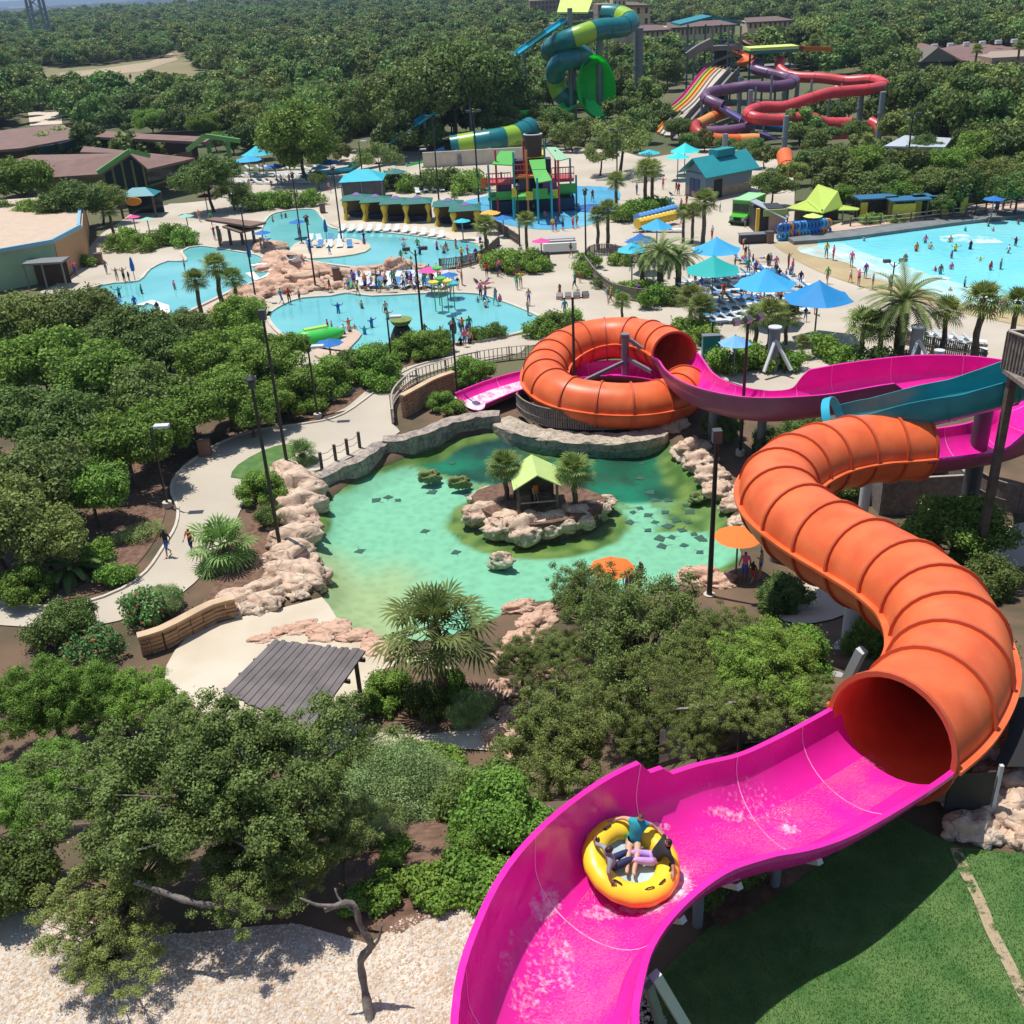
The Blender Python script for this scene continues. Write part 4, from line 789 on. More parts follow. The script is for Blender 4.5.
# ------------------------------------------------------------ light poles
POLE = mat('dark_pole_paint', (.025, .022, .02), .5); LENS = mat('lamp_glass', (.5, .52, .55), .2)
def pole_px(b, t, z0=0):
    """base pixel, top pixel -> base point and height"""
    p = P(b[0], b[1], z0) if z0 == 0 else P(b[0], b[1], z0); lo_, hi_ = 0, 26
    for _ in range(40):
        mm = (lo_+hi_)/2; q = proj((p.x, p.y, z0+mm))
        if q[1] > t[1]: lo_ = mm
        else: hi_ = mm
    return p, lo_
def light_pole(b, t, label, kind='flood', r=.085, z0=0, rz=0, base=True, n=4):
    p, h = pole_px(b, t, z0); e = empty('light_pole', p, rz, label, 'light pole')
    mb = MB(); mb.tube([(0, 0, 0), (0, 0, h)], [r*1.15, r*.8], 10); mb.build('pole', POLE, e)
    if base: mb = MB(); mb.tube([(0, 0, 0), (0, 0, .35)], .28, 12); mb.build('footing', CURB, e)
    if kind == 'flood':
        mb = MB(); mb.bar((-.9, 0, h), (.9, 0, h), .08); mb.build('crossarm', POLE, e)
        for i in range(n):
            x = -.85+1.7*i/(n-1); g_ = MB(); a = Vector((x, -.0, h+.18)); d = Vector((.35*(i-(n-1)/2)/n, -.8, -.5)).normalized(); g_.bar(a-d*.16, a+d*.2, .42, .34); f = g_.build('floodlight', mat('floodlight_housing', (.07, .07, .075), .5), e); q = MB(); q.bar(a+d*.203, a+d*.215, .38, .3); q.build('lens', LENS, f)
    elif kind == 'two':
        for sx in (-1, 1):
            mb = MB(); mb.tube([(0, 0, h-.5), (sx*.35, 0, h-.15), (sx*.6, 0, h+.05)], .03, 6); mb.build('arm', POLE, e); g_ = MB(); g_.box(sx*.7-.3, sx*.7+.3, -.2, .2, h, h+.25); f = g_.build('floodlight', mat('floodlight_housing', (.07, .07, .075), .5), e); q = MB(); q.box(sx*.7-.24, sx*.7+.24, -.15, .15, h-.015, h-.002); q.build('lens', LENS, f)
    elif kind == 'lantern':
        mb = MB(); mb.lathe([(.0, h+.75), (.1, h+.68), (.3, h+.5), (.3, h+.44), (.14, h+.44)], n=12); mb.build('lamp_cap', POLE, e); mb = MB(); mb.lathe([(.13, h+.44), (.2, h+.3), (.18, h), (.06, h-.06), (0, h-.06)], n=12); mb.build('lamp_body', mat('lantern_body', (.05, .05, .05), .4), e)
    elif kind == 'shoebox':
        mb = MB(); mb.bar((0, 0, h-.05), (.35, 0, h+.02), .06); mb.build('arm', POLE, e); mb = MB(); mb.box(.25, 1.1, -.22, .22, h, h+.16); mb.build('lamp_head', mat('pale_lamp_head', (.62, .63, .65), .35), e)
    elif kind == 'speaker':
        mb = MB(); mb.box(-.2, .2, -.2, .2, h-.1, h+.5); mb.build('speaker_box', mat('floodlight_housing', (.07, .07, .075), .5), e)
    return e
light_pole((575, 414), (572, 298), 'tall dark floodlight pole with four lamps rising in front of the orange tube ring', 'flood', .1, z0=0)
light_pole((740, 455), (743, 322), 'tall floodlight pole standing before the magenta chute right of the ring', 'flood', .1, rz=R(25), n=3)
light_pole((709, 600), (716, 440), 'thick black pole between the pond and the big S shaped orange tube', 'speaker', .12)
light_pole((288, 470), (263, 318), 'tall dark pole with a small camera head standing behind the left pond rocks', 'speaker', .1)
light_pole((281, 552), (254, 388), 'tall dark lamp pole standing on the mulch in front of the left pond rocks', 'lantern', .1)
light_pole((424, 348), (417, 250), 'tall twin floodlight pole on the near rim of the lower lagoon', 'two', .09)
light_pole((168, 507), (152, 428), 'slim dark pole with one pale box lamp beside the curving path', 'shoebox', .07, base=True)
light_pole((393, 374), (387, 318), 'dark pole with one pale box lamp between the lagoon and the path', 'shoebox', .075)
light_pole((318, 418), (309, 348), 'dark box lamp pole at the planted bend of the path', 'shoebox', .075)
light_pole((458, 402), (455, 330), 'dark lantern pole beside the round bush above the tan block wall', 'lantern', .08)
light_pole((711, 360), (712, 322), 'short lamp pole behind the mouth of the orange ring', 'shoebox', .08)
light_pole((316, 290), (306, 222), 'tall dark pole standing on the pink rockwork between the lagoons', 'lantern', .09)
light_pole((342, 243), (333, 172), 'thin dark lamp pole on the lounger island of the upper lagoon', 'lantern', .09)
light_pole((586, 268), (586, 195), 'dark lamp pole at the corner of the wooden lounge deck', 'lantern', .09)
light_pole((302, 245), (291, 178), 'dark lamp pole rising beside the blue pool umbrella', 'lantern', .08)
light_pole((520, 250), (518, 190), 'dark lamp pole beside the pink umbrella stand', 'lantern', .08)
light_pole((439, 202), (435, 117), 'grey pole between the teal roofed cabanas and the striped tube', 'two', .1)
light_pole((479, 205), (476, 112), 'tall dark pole beside the orange umbrella by the play tower', 'two', .11)
light_pole((905, 180), (903, 115), 'tall pole with white lamps among the trees behind the wave pool', 'two', .12)
light_pole((422, 193), (418, 150), 'grey lamp pole behind the teal roofed cabanas', 'shoebox', .09)
light_pole((364, 190), (358, 142), 'grey lamp pole behind the light blue roofed hut', 'shoebox', .09)
light_pole((617, 200), (616, 130), 'thin dark pole among the palms right of the play tower', 'two', .09)
light_pole((82, 232), (66, 182), 'twin lamp pole in front of the brown roofed building', 'two', .09)
light_pole((256, 300), (246, 212), 'dark pole behind the palm clump of the left lagoon', 'lantern', .08)
light_pole((890, 300), (888, 262), 'twin floodlight pole at the sand coloured beach of the wave pool', 'two', .07)
# ------------------------------------------------------------ slide supports
def colpx(px, py, z1, r=.3, m=STEEL, arms=(), zb=0): p = P(px, py, zb); column(p.x, p.y, zb-.2, z1, r, arms, m)
q = P(625, 386, 0); column(q.x, q.y, 0, VY_(625, 335, q.y).z, .27, [(q+Vector((0, 0, 3.8)), P(655, 358, 2.5)), (q+Vector((0, 0, 2.2)), P(652, 372, 1.8)), (q+Vector((0, 0, 1.9)), P(576, 385, 1.5))])
p = P(853, 633, 4.0); column(p.x, p.y, 3.2, 6.6, .42, [], STEELL); 
p = P(968, 492, 2.5); tp = P(988, 405, 7.4)
mb = MB(); tq = P(988, 392, 8.3); mb.tube([(tq.x, tq.y, -.2), tq], .42, 24); o = sl_part('support_column', mb, mat('dark_steel_column', (.075, .075, .08), .5)); auto_smooth(o)
for a, b, z1 in ((862, 520, 6.0), (775, 560, 6.2), (930, 415, 4.4), (760, 455, 3.3), (712, 440, 2.8)): colpx(a, b, z1-.0, .28, STEELL if a > 850 else STEEL, zb=hbase(*P(a, b, 0)[:2]))
mb = MB(); mb.bar(P(655, 975, 11.1), P(700, 1050, 8.1), .16, .2); sl_part('support_arm', mb, STEELL, False); mb = MB(); mb.bar(P(648, 985, 11.0), P(672, 1060, 8.1), .12, .16); sl_part('support_arm', mb, STEEL, False)
mb = MB(); mb.bar(P(862, 650, 6.6), P(842, 690, 4.6), .3, .3); sl_part('support_arm', mb, STEELL, False); mb = MB(); mb.tube([P(836, 684, 4.0), P(836, 684, 4.9)], .45, 16); sl_part('support_arm', mb, STEELL, False)
for cc in (3.0, 4.2, 5.4, 6.6, 7.9):
    i = min(range(len(cidx)), key=lambda k: abs(cidx[k]-cc)); p, s, u, t = FR[i]; gz = hbase(p.x, p.y); mb = MB(); mb.tube([(p.x, p.y, gz-.2), (p.x, p.y, p.z-1.5)], .12, 16); sl_part('support_column', mb, STEEL)
    mb = MB(); mb.bar(p-s*1.2-Vector((0, 0, .95)), p+Vector((0, 0, -1.75)), .14); mb.bar(p+s*1.2-Vector((0, 0, .95)), p+Vector((0, 0, -1.75)), .14); sl_part('support_arm', mb, STEELL, False)
# water running in the chute
def stream(c0, c1, wd, m, name='running_water', off=0, dep=1.25):
    ii = seg(c0, c1); mb = MB(); n = 12
    def pr(i):
        c = cidx[ii[i]]; w = wd(c); r = 1.38+.17*blend(c, 6, 9) if c < 10 else 1.55
        return [((r-.02)*-cos(pi/2+(k/n-.5)*w+off(c)), -(dep-.03)*sin(pi/2+(k/n-.5)*w+off(c))) for k in range(n+1)]
    vs = []; fr = [FR[i] for i in ii]; sweep(mb, fr, pr, closed=False); o = mb.build(name, m, smooth=True); o['kind'] = 'stuff'; return o
def stream_mat():
    M = bpy.data.materials.new('chute_water'); M.use_nodes = True; N = M.node_tree.nodes; L = M.node_tree.links; b = N['Principled BSDF']; b.inputs['Base Color'].default_value = (.90, .16, .50, 1); b.inputs['Roughness'].default_value = .12; b.inputs['Specular IOR Level'].default_value = .8
    tc = N.new('ShaderNodeTexCoord'); nz = N.new('ShaderNodeTexNoise'); nz.inputs['Scale'].default_value = 24; nz.inputs['Detail'].default_value = 4; L.new(tc.outputs['Object'], nz.inputs['Vector'])
    n2 = N.new('ShaderNodeTexNoise'); n2.inputs['Scale'].default_value = .8; n2.inputs['Detail'].default_value = 2; L.new(tc.outputs['Object'], n2.inputs['Vector'])
    ad = N.new('ShaderNodeMath'); ad.operation = 'ADD'; L.new(nz.outputs['Fac'], ad.inputs[0]); L.new(n2.outputs['Fac'], ad.inputs[1])
    rp = N.new('ShaderNodeMapRange'); rp.inputs['From Min'].default_value = .92; rp.inputs['From Max'].default_value = 1.25; rp.inputs['To Max'].default_value = .55; L.new(ad.outputs[0], rp.inputs['Value'])
    bp = N.new('ShaderNodeBump'); bp.inputs['Distance'].default_value = .05; L.new(nz.outputs['Fac'], bp.inputs['Height']); L.new(bp.outputs[0], b.inputs['Normal'])
    t = N.new('ShaderNodeBsdfTransparent'); mx = N.new('ShaderNodeMixShader'); L.new(rp.outputs[0], mx.inputs[0]); L.new(t.outputs[0], mx.inputs[1]); L.new(b.outputs[0], mx.inputs[2]); L.new(mx.outputs[0], N['Material Output'].inputs['Surface']); return M
SWM = stream_mat(); stream(0, 9.4, lambda c: 1.35-.5*blend(c, 5, 8), SWM, off=lambda c: .22*(1-blend(c, 4.5, 6.5))-.05)
stream(45.8, 48, lambda c: 1.6, dep=.85, m= foam_mat('white_water', (.85, .80, .86), 2.2, .30, .62), off=lambda c: 0)
# ------------------------------------------------------------ raft and riders
i = min(range(len(cidx)), key=lambda k: abs(cidx[k]-5.0)); fp, fs_, fu, ft = FR[i]; floor = fp-Vector((0, 0, 1.25))
best_ = None
for k in range(max(0, i-8), i+9):
    p_, s_, u_, t_ = FR[k]
    for q in range(-60, 61):
        l_ = q*.015; zz = -1.25*sqrt(1-(l_/1.40)**2); sl = 1.25*l_/(1.40**2*sqrt(1-(l_/1.40)**2)); nr = (u_-s_*sl).normalized(); c_ = p_+s_*l_+u_*zz+nr*.42; pr_ = proj(c_); d_ = hypot(pr_[0]-627, pr_[1]-864)
        if best_ is None or d_ < best_[0]: best_ = (d_, c_, (nr*.75+Vector((0, 0, .25))).normalized())
print('raft fit', best_[0]); RN = best_[2]; RX = (Vector((1, 0, 0))-RN*RN.x).normalized(); RY = RN.cross(RX); RB = best_[1]-RN*.24; RM4 = Matrix((RX, RY, RN)).transposed().to_4x4(); RROT = RM4.to_euler(); rc = RB; RZ = RB.z+.2
raft = empty('round_raft', (rc.x, rc.y, RZ-.2), 0, 'round yellow inflatable raft with a pale floor carrying three riders down the chute', 'raft'); raft.rotation_euler = RROT
YEL = mat('yellow_vinyl', (.86, .60, .03), .35, var=.05); R0 = .78; r_ = .255
mb = MB(); n = 48; k_ = 18
for a in range(n):
    for b in range(k_):
        A = 2*pi*a/n; Bq = 2*pi*b/k_; rr = r_*(1+.03*sin(a*2)); mb.v.append(((R0+rr*cos(Bq))*cos(A), (R0+rr*cos(Bq))*sin(A), .24+rr*.85*sin(Bq))); 
for a in range(n):
    for b in range(k_): mb.f.append([a*k_+b, ((a+1) % n)*k_+b, ((a+1) % n)*k_+(b+1) % k_, a*k_+(b+1) % k_]); mb.mi.append(0)
tb = mb.build('tube_ring', YEL, raft); auto_smooth(tb, 60)
mb = MB(); mb.lathe([(0, .14), (.5, .15), (.66, .17)], n=32); mb.build('raft_floor', mat('pale_raft_floor', (.42, .52, .56), .5, var=.1, vscale=3), raft, smooth=True)
BK = mat('black_webbing', (.02, .02, .02), .6)
for a in (-72, -48, -18, 128, 160, 238):
    A = R(a); mb = MB(); c0 = Vector((R0*cos(A), R0*sin(A), .445)); tg = Vector((-sin(A), cos(A), 0)); mb.tube([c0-tg*.1, c0-tg*.06+Vector((0, 0, .05)), c0+tg*.06+Vector((0, 0, .05)), c0+tg*.1], .016, 6); mb.bar(c0-tg*.11, c0+tg*.11, .07, .012); mb.build('handle', BK, raft)
def rider(ang, label, cols, sc=1.0, fem=False, armspread=1.0, hair='dark', skin='light', head=(0, 0), leg=0.0):
    A = R(ang); out = Vector((cos(A), sin(A), 0)); inn = -out; sd_ = Vector((-sin(A), cos(A), 0)); s = sc
    def q(o_, l_, u_): return tuple(out*o_+sd_*l_+Vector((0, 0, u_)))
    J = dict(pelvis=(*q(.46, 0, .28), .11*s), waist=(*q(.53, 0, .42), .10*s), chest=(*q(.61, 0, .60), .125*s), neck=(*q(.66, 0, .75), .05*s), head=(*q(.67, head[0], .85), .082*s), crown=(*q(.685, head[0], .93), .08*s), nose=(*q(.585, head[0], .84), .018))
    for k, g_ in (('l', -1), ('r', 1)):
        J.update({'sh_'+k: (*q(.64, g_*.16*s, .70), .056*s), 'el_'+k: (*q(.74, g_*(.31*armspread), .58), .038*s), 'wrist_'+k: (*q(.72, g_*(.45*armspread), .50), .026), 'hand_'+k: (*q(.69, g_*(.51*armspread), .48), .028),
                  'hip_'+k: (*q(.44, g_*.09, .28), .085*s), 'kn_'+k: (*q(.07, g_*.09+leg*.5, .36), .056*s), 'an_'+k: (*q(-.28*s, g_*.07+leg, .26), .036), 'toe_'+k: (*q(-.36*s, g_*.08+leg, .33), .032)})
    J = {k_: (v_[0], v_[1], v_[2], v_[3]*(1.22 if k_ not in ('nose',) else 1)) for k_, v_ in J.items()}
    B = [('pelvis', 'waist', TOP if fem else BOT), ('waist', 'chest', TOP), ('chest', 'neck', TOP), ('neck', 'head', SK), ('head', 'crown', HAIR), ('head', 'nose', SK)]
    for k in 'lr': B += [('chest', 'sh_'+k, TOP), ('sh_'+k, 'el_'+k, SK if fem else TOP), ('el_'+k, 'wrist_'+k, SK), ('wrist_'+k, 'hand_'+k, SK), ('pelvis', 'hip_'+k, BOT), ('hip_'+k, 'kn_'+k, SK if fem else BOT), ('kn_'+k, 'an_'+k, SK), ('an_'+k, 'toe_'+k, SK)]
    o = link('person', skin_mesh('person', J, B, True)); o.location = (rc.x, rc.y, RZ-.2); o.rotation_euler = RROT
    for m_i, mm in enumerate([mat('skin_'+skin, SKC[skin], .5), cmat(cols[0]), cmat(cols[1]), mat('hair_'+hair, HRC[hair], .6)]): o.material_slots[m_i].link = 'OBJECT'; o.material_slots[m_i].material = mm
    return tag(o, label, 'person')
rider(78, 'person in a teal swimsuit with bare legs stretched across the yellow raft', ('teal', 'teal'), fem=True, hair='brown')
rider(8, 'person in a black top and lilac shorts at the right side of the yellow raft', ('black', 'lilac') if 'lilac' in CL else ('black', 'purple'), skin='tan', leg=.05)
rider(196, 'person in a grey blue shirt at the left side of the yellow raft', ('grey', 'navy'), skin='brown', leg=-.12)
# white splash around the raft
mb = MB(); rr = random.Random(4)
def foam_patch(cx_, cy_, w_, l_, rz, z, n=70, s=.07):
    mb = MB()
    for _ in range(n):
        a = rr.uniform(0, 6.28); q = sqrt(rr.random()); x = cx_+q*w_*cos(a)*cos(rz)-q*l_*sin(a)*sin(rz); y = cy_+q*w_*cos(a)*sin(rz)+q*l_*sin(a)*cos(rz); s_ = s*rr.uniform(.3, 1)
        mb.lathe([(0, s_*.7), (s_*.6, s_*.4), (s_, 0), (0, -s_*.3)], (x, y, z), 6)
    return mb
FO = mat('splash_foam', (.9, .78, .86), .5)
def on_chute(px, py):
    best = None
    for dz in [k*.03 for k in range(-5, 60)]:
        p = P(px, py, floor.z+dz-.1); k = min(range(0, len(FR)), key=lambda k: (FR[k][0]-p).length); c, s, u, t = FR[k]; l_ = (p-c).dot(s); r = 1.40
        if True:
            over = max(0, abs(l_)-r*.96); l_ = max(-r*.96, min(r*.96, l_))
            zz = c.z-1.25*sqrt(max(0, 1-(l_/r)**2)); 
            if best is None or abs(zz-p.z)+over*3 < best[0]: best = (abs(zz-p.z)+over*3, Vector((p.x, p.y, zz+.02)))
    return best[1]
fmat = foam_mat('chute_foam', (.95, .82, .90), 9, .62, 1.15, True)
for (cx_, cy_, wx, wy, st_) in ((676, 884, 22, 26, .62), (640, 908, 34, 9, .5), (545, 905, 22, 26, .42), (655, 828, 22, 7, .5), (790, 812, 16, 9, .38), (725, 812, 34, 7, .3), (566, 965, 16, 40, .26), (506, 945, 14, 50, .2), (600, 915, 30, 12, .3), (545, 960, 30, 60, .16), (760, 800, 60, 26, .14), (530, 1000, 30, 40, .2)):
    n = 12; st_ *= .75; vs = []; cl_ = []
    for j in range(n+1):
        for i in range(n+1):
            x = (i/n-.5)*2; y = (j/n-.5)*2; vs.append(on_chute(cx_+wx*x, cy_+wy*y)+Vector((0, 0, .02))); q = max(0, 1-sqrt(x*x+y*y)); cl_.append((st_*sst(q*1.6),)*3+(1,))
    mb = MB(); mb.add(vs, [(j*(n+1)+i, j*(n+1)+i+1, (j+1)*(n+1)+i+1, (j+1)*(n+1)+i) for j in range(n) for i in range(n)]); o = mb.build('foam', fmat, smooth=True); o['kind'] = 'stuff'
    ca = o.data.color_attributes.new('tone', 'FLOAT_COLOR', 'POINT'); ca.data.foreach_set('color', np.array(cl_, np.float32).ravel())
# stingrays in the pond
RAYM = mat('ray_skin', (.045, .085, .065), .8)
def ray_mesh():
    mb = MB(); top = []; n = 14
    prof = [(0, .55), (.16, .42), (.42, .12), (.62, -.05), (.4, -.22), (.15, -.36), (.03, -.42), (.02, -.75), (0, -1.25)]
    pts = prof+[(-x, y) for x, y in prof[-2:0:-1]]
    vs = [(x, y, .0+.01*abs(x)) for x, y in pts]+[(0, 0, .035)]; N_ = len(pts); mb.add(vs, [(i, (i+1) % N_, N_) for i in range(N_)]+[tuple(range(N_))[::-1]]); me = bpy.data.meshes.new('stingray'); me.from_pydata(mb.v, [], mb.f); me.materials.append(RAYM); return me
rme = ray_mesh(); rr = random.Random(9)
for (x, y) in [(357, 494), (376, 500), (388, 497), (398, 500), (360, 551), (425, 531), (467, 494), (597, 515), (642, 463), (585, 460), (650, 492), (655, 500), (665, 512), (676, 520), (688, 522), (672, 537), (662, 546), (700, 538), (686, 505), (668, 500), (712, 518), (640, 508), (700, 552), (432, 492), (633, 512), (648, 515), (655, 522), (668, 526), (682, 530), (694, 534), (706, 540), (690, 512), (700, 508), (648, 530), (660, 538), (684, 545), (712, 530), (630, 522), (456, 552), (408, 470), (452, 463), (600, 452), (640, 478), (560, 448)]:
    o = link('stingray', rme); o.location = P(x, y, -1.0); o.rotation_euler = (0, 0, rr.uniform(0, 6.28)); s = rr.uniform(.42, .68); o.scale = (s, s, s); tag(o, 'dark diamond shaped ray gliding under the green pond water', 'stingray', 'rays swimming in the pond')
# ------------------------------------------------------------ helpers for far things
def VY(px, py, y):                      # the point where the sight line meets the upright plane at distance y
    d = ray(px, py); t = (y-CAM.y)/d.y; return CAM+d*t
def gx(px, py): p = P(px, py, 0); return p
def part(e, name, mb, m, smooth=False, ang=40):
    o = mb.build(name, m); o.parent = e; o.matrix_parent_inverse = e['_inv'] if False else Matrix.Translation(-e.location)
    if smooth: auto_smooth(o, ang)
    return o
def pathpts(lst, step=.6): return [Vector(p) for p in catmull([tuple(VY(a, b, y)) for a, b, y in lst], step)]
M_ = lambda n, c, **k: mat(n, c, k.pop('r', .5), **k)
TEALG = M_('teal_gelcoat', (.01, .16, .17), r=.3, var=.1); LIMEG = M_('lime_gelcoat', (.30, .48, .04), r=.3); CYAN = M_('cyan_gelcoat', (.03, .40, .55), r=.3); GRNG = M_('green_gelcoat', (.01, .40, .06), r=.3); GRND = M_('dark_green_gelcoat', (.01, .17, .05), r=.35)
PURP = M_('purple_gelcoat', (.16, .075, .15), r=.4, var=.08); REDG = M_('coral_red_gelcoat', (.58, .06, .065), r=.4, var=.08); LAV = M_('lavender_gelcoat', (.30, .26, .52), r=.35); BLUEG = M_('blue_gelcoat', (.03, .12, .40), r=.3); ORG2 = M_('far_orange_gelcoat', (.70, .14, .03), r=.4); LBLUE = M_('light_blue_gelcoat', (.10, .30, .65), r=.35); PINKG = M_('pink_lane', (.60, .04, .25), r=.4); YLWG = M_('yellow_lane', (.80, .50, .05), r=.4); PALEL = M_('pale_lane', (.50, .44, .36), r=.6)
def tube_ride(e, pts, r, mats, band=4.0, name='tube', open_=False, ribs=True):
    fr = frames(pts); acc = 0; s = 0; k = 0; n = len(fr)
    for i in range(1, n):
        acc += (fr[i][0]-fr[i-1][0]).length
        if acc >= band or i == n-1:
            mb = MB(); f_ = fr[s:i+1]
            if len(f_) > 1:
                if open_: sweep(mb, f_, lambda j: trough_prof(r, r*.8, .05, lip=.08, n=10))
                else: sweep(mb, f_, lambda j: ring_prof(r, .08, 14))
                part(e, name, mb, mats[k % len(mats)], True)
                if ribs: mb = MB(); p, s_, u, t = fr[i]; sweep(mb, [(p-t*.06, s_, u, t), (p+t*.06, s_, u, t)], lambda j: ring_prof(r+.09, .1, 14)); part(e, 'joint_ring', mb, mats[k % len(mats)], True)
            s = i; k += 1; acc = 0
def pillar(e, a, top, y=None, r=.45, m=STEEL):
    p = P(a[0], a[1], 0); z = VY(top[0], top[1], p.y).z; mb = MB(); mb.tube([(p.x, p.y, -.2), (p.x, p.y, z)], r, 14); o = part(e, 'support_column', mb, m, True); mb = MB(); mb.tube([(p.x, p.y, z*.55), (p.x, p.y, z*.55+.3)], r+.1, 14); part(e, 'column_flange', mb, m)
# --- teal and lime coil with the green bowl
Y0 = 224
e = empty('coil_slide', P(585, 118, 0), 0, 'teal slide with lime bands coiling down into an upright bright green bowl', 'water slide')
tube_ride(e, pathpts([(604, 14, Y0+8), (618, 15, Y0+6), (630, 21, Y0+2), (622, 27, Y0-2), (600, 29, Y0-4), (578, 36, Y0-6), (560, 43, Y0-4), (550, 49, Y0+2), (556, 57, Y0+7), (575, 60, Y0+8), (588, 60, Y0+5), (580, 55, Y0-3), (565, 60, Y0-5), (556, 68, Y0-3), (556, 82, Y0), (562, 95, Y0), (576, 100, Y0)]), 1.9, [TEALG, LIMEG, TEALG, TEALG], 3.6)
bc = VY(595, 88, Y0-4); ax = Vector((.30, -.92, .22)).normalized(); sx = ax.cross(Vector((0, 0, 1))).normalized(); ux = sx.cross(ax)
mb = MB(); n = 32; prof = [(6.0, 1.2), (5.8, .2), (5.0, -1.6), (3.6, -3.0), (.2, -3.6)]; vs = []
for off in (0, -.14):
    for r_, d_ in (prof if off == 0 else prof[::-1]):
        for k in range(n): vs.append(bc+ax*(d_)+(sx*cos(2*pi*k/n)*.66+ux*sin(2*pi*k/n))*(r_+off))
nr = len(prof)*2; fs = [(i*n+k, i*n+(k+1) % n, ((i+1) % nr)*n+(k+1) % n, ((i+1) % nr)*n+k) for i in range(nr) for k in range(n)]
mb.add(vs, fs); part(e, 'bowl', mb, M_('bowl_green', (.03, .60, .10), r=.3, translucent=.55), True)
mb = MB(); vs = []; fs = []
for i, t in enumerate([0, .25, .5, .75, 1]):
    d_ = 1.0-3.6*t; r_ = (5.8-3.6*t)-.2
    for k in range(7): a = R(-90)-R(38)+R(76)*k/6+R(12); vs.append(bc+ax*d_+(sx*cos(a)*.66+ux*sin(a))*r_)
for i in range(4):
    for k in range(6): fs.append((i*7+k, i*7+k+1, (i+1)*7+k+1, (i+1)*7+k))
mb.add(vs, fs); part(e, 'bowl_floor_strip', mb, M_('bright_green', (.05, .75, .16), r=.3))
tube_ride(e, pathpts([(576, 100, Y0), (560, 108, Y0-8), (545, 111, Y0-12), (530, 109, Y0-14), (505, 111, Y0-18)], 1.0), 1.7, [M_('bright_green', (.05, .75, .16), r=.3)], 7, 'chute', True, False)
pillar(e, (600, 122), (599, 32), r=.65); pillar(e, (573, 118), (572, 62), r=.9); pillar(e, (638, 112), (637, 28), r=1.0); pillar(e, (526, 120), (526, 52), r=.5); pillar(e, (572, 124), (571, 8), r=.5)
cz = VY(576, 6, Y0+4); mb = MB(); A = VY(557, 12, Y0-1); Bq = VY(588, 12, Y0-1); Cq = VY(596, -10, Y0+9); Dq = VY(563, -10, Y0+9); mb.add([A, Bq, Cq, Dq]+[q-Vector((0, 0, .3)) for q in (A, Bq, Cq, Dq)], [(0, 1, 2, 3), (7, 6, 5, 4), (0, 4, 5, 1), (1, 5, 6, 2), (2, 6, 7, 3), (3, 7, 4, 0)]); part(e, 'canopy', mb, mat('pale_lime_canvas', (.55, .68, .16), .7))
pl = VY(575, 22, Y0+4); mb = MB(); mb.box(pl.x-5, pl.x+6, Y0, Y0+9, pl.z-.3, pl.z); part(e, 'platform', mb, WOODG)
for k in range(5): mb = MB(); x = pl.x-5+2.75*k; mb.bar((x, Y0, pl.z-.3), (x, Y0, 0 if k in (0, 4) else pl.z+1.2), .22); part(e, 'tower_leg' if k in (0, 4) else 'railing_post', mb, STEEL)
mb = MB(); mb.bar((pl.x-5, Y0, pl.z+1.2), (pl.x+6, Y0, pl.z+1.2), .12); part(e, 'railing', mb, STEEL)
# --- the long straight teal slide
e = empty('straight_slide', P(345, 165, 0), 0, 'long straight cyan slide falling behind the treetops to the cabana pool', 'water slide')
st_, en_ = VY(567, 17, Y0), P(350, 167, .8); pts = [st_.lerp(en_, t/60) for t in range(61)]; pts += [en_+Vector((-3, -1, -.2)), en_+Vector((-8, -2.5, -.3))]
tube_ride(e, pts, .95, [CYAN, TEALG, CYAN, CYAN], 6, 'chute', True, False)
for t in (.3, .5, .7, .85): q = st_.lerp(en_, t); mb = MB(); mb.tube([(q.x, q.y, 0), (q.x, q.y, q.z-1)], .28, 10); part(e, 'support_column', mb, STEEL, True)
# --- striped tube and its blue mouth
e = empty('striped_tube_slide', P(470, 168, 0), 0, 'fat tube slide with teal and lime stripes ending in a light blue chute', 'water slide')
Y1 = 186; tube_ride(e, pathpts([(530, 128, Y1+6), (515, 136, Y1+2), (495, 140, Y1), (475, 143, Y1), (452, 147, Y1)], .8), 1.9, [TEALG, TEALG, LIMEG], 2.1)
tube_ride(e, pathpts([(452, 147, Y1), (442, 152, Y1-2), (435, 158, Y1-4)], .8), 1.95, [LBLUE], 9, 'chute', True, False)
tube_ride(e, pathpts([(435, 160, Y1-5), (424, 163, Y1-7), (414, 166, Y1-9)], .8), 1.7, [M_('bright_green', (.05, .75, .16), r=.3)], 9, 'chute', True, False)
for a in ((460, 166), (490, 160), (512, 156)): pillar(e, a, (a[0], a[1]-12), r=.3)
mb = MB(); g_ = P(478, 166, 0); mb.box(g_.x-9, g_.x+9, g_.y+1, g_.y+1.4, 0, 2.4); part(e, 'base_wall', mb, CURB)
# --- mat racing lanes with tower
e = empty('racing_slide', P(660, 134, 0), 0, 'row of straight pink, green, yellow and pale racing lanes beside a grey stair tower', 'water slide')
b0 = P(656, 130, .4); t0 = VY(714, 68, 236)
wd = (P(676, 136, .4)-P(654, 127, .4)); wd.z = 0; wdu = wd.normalized()*1.9
for k, mm in enumerate([PINKG, M_('lane_green', (.30, .50, .06), r=.4), M_('lane_orange', (.80, .26, .03), r=.4), PALEL, PALEL]):
    pts = []
    for j in range(25): t = j/24; q = b0.lerp(t0, t)+wdu*(k-.5)*1.15; q.z += .7*sin(t*9)*.5; pts.append(q)
    mb = MB(); sweep(mb, frames(pts), lambda i: [(-1.05, .35), (-.97, .35), (-.92, 0), (.92, 0), (.97, .35), (1.05, .35), (1.0, -.25), (-1.0, -.25)]); part(e, 'lane', mb, mm, True)
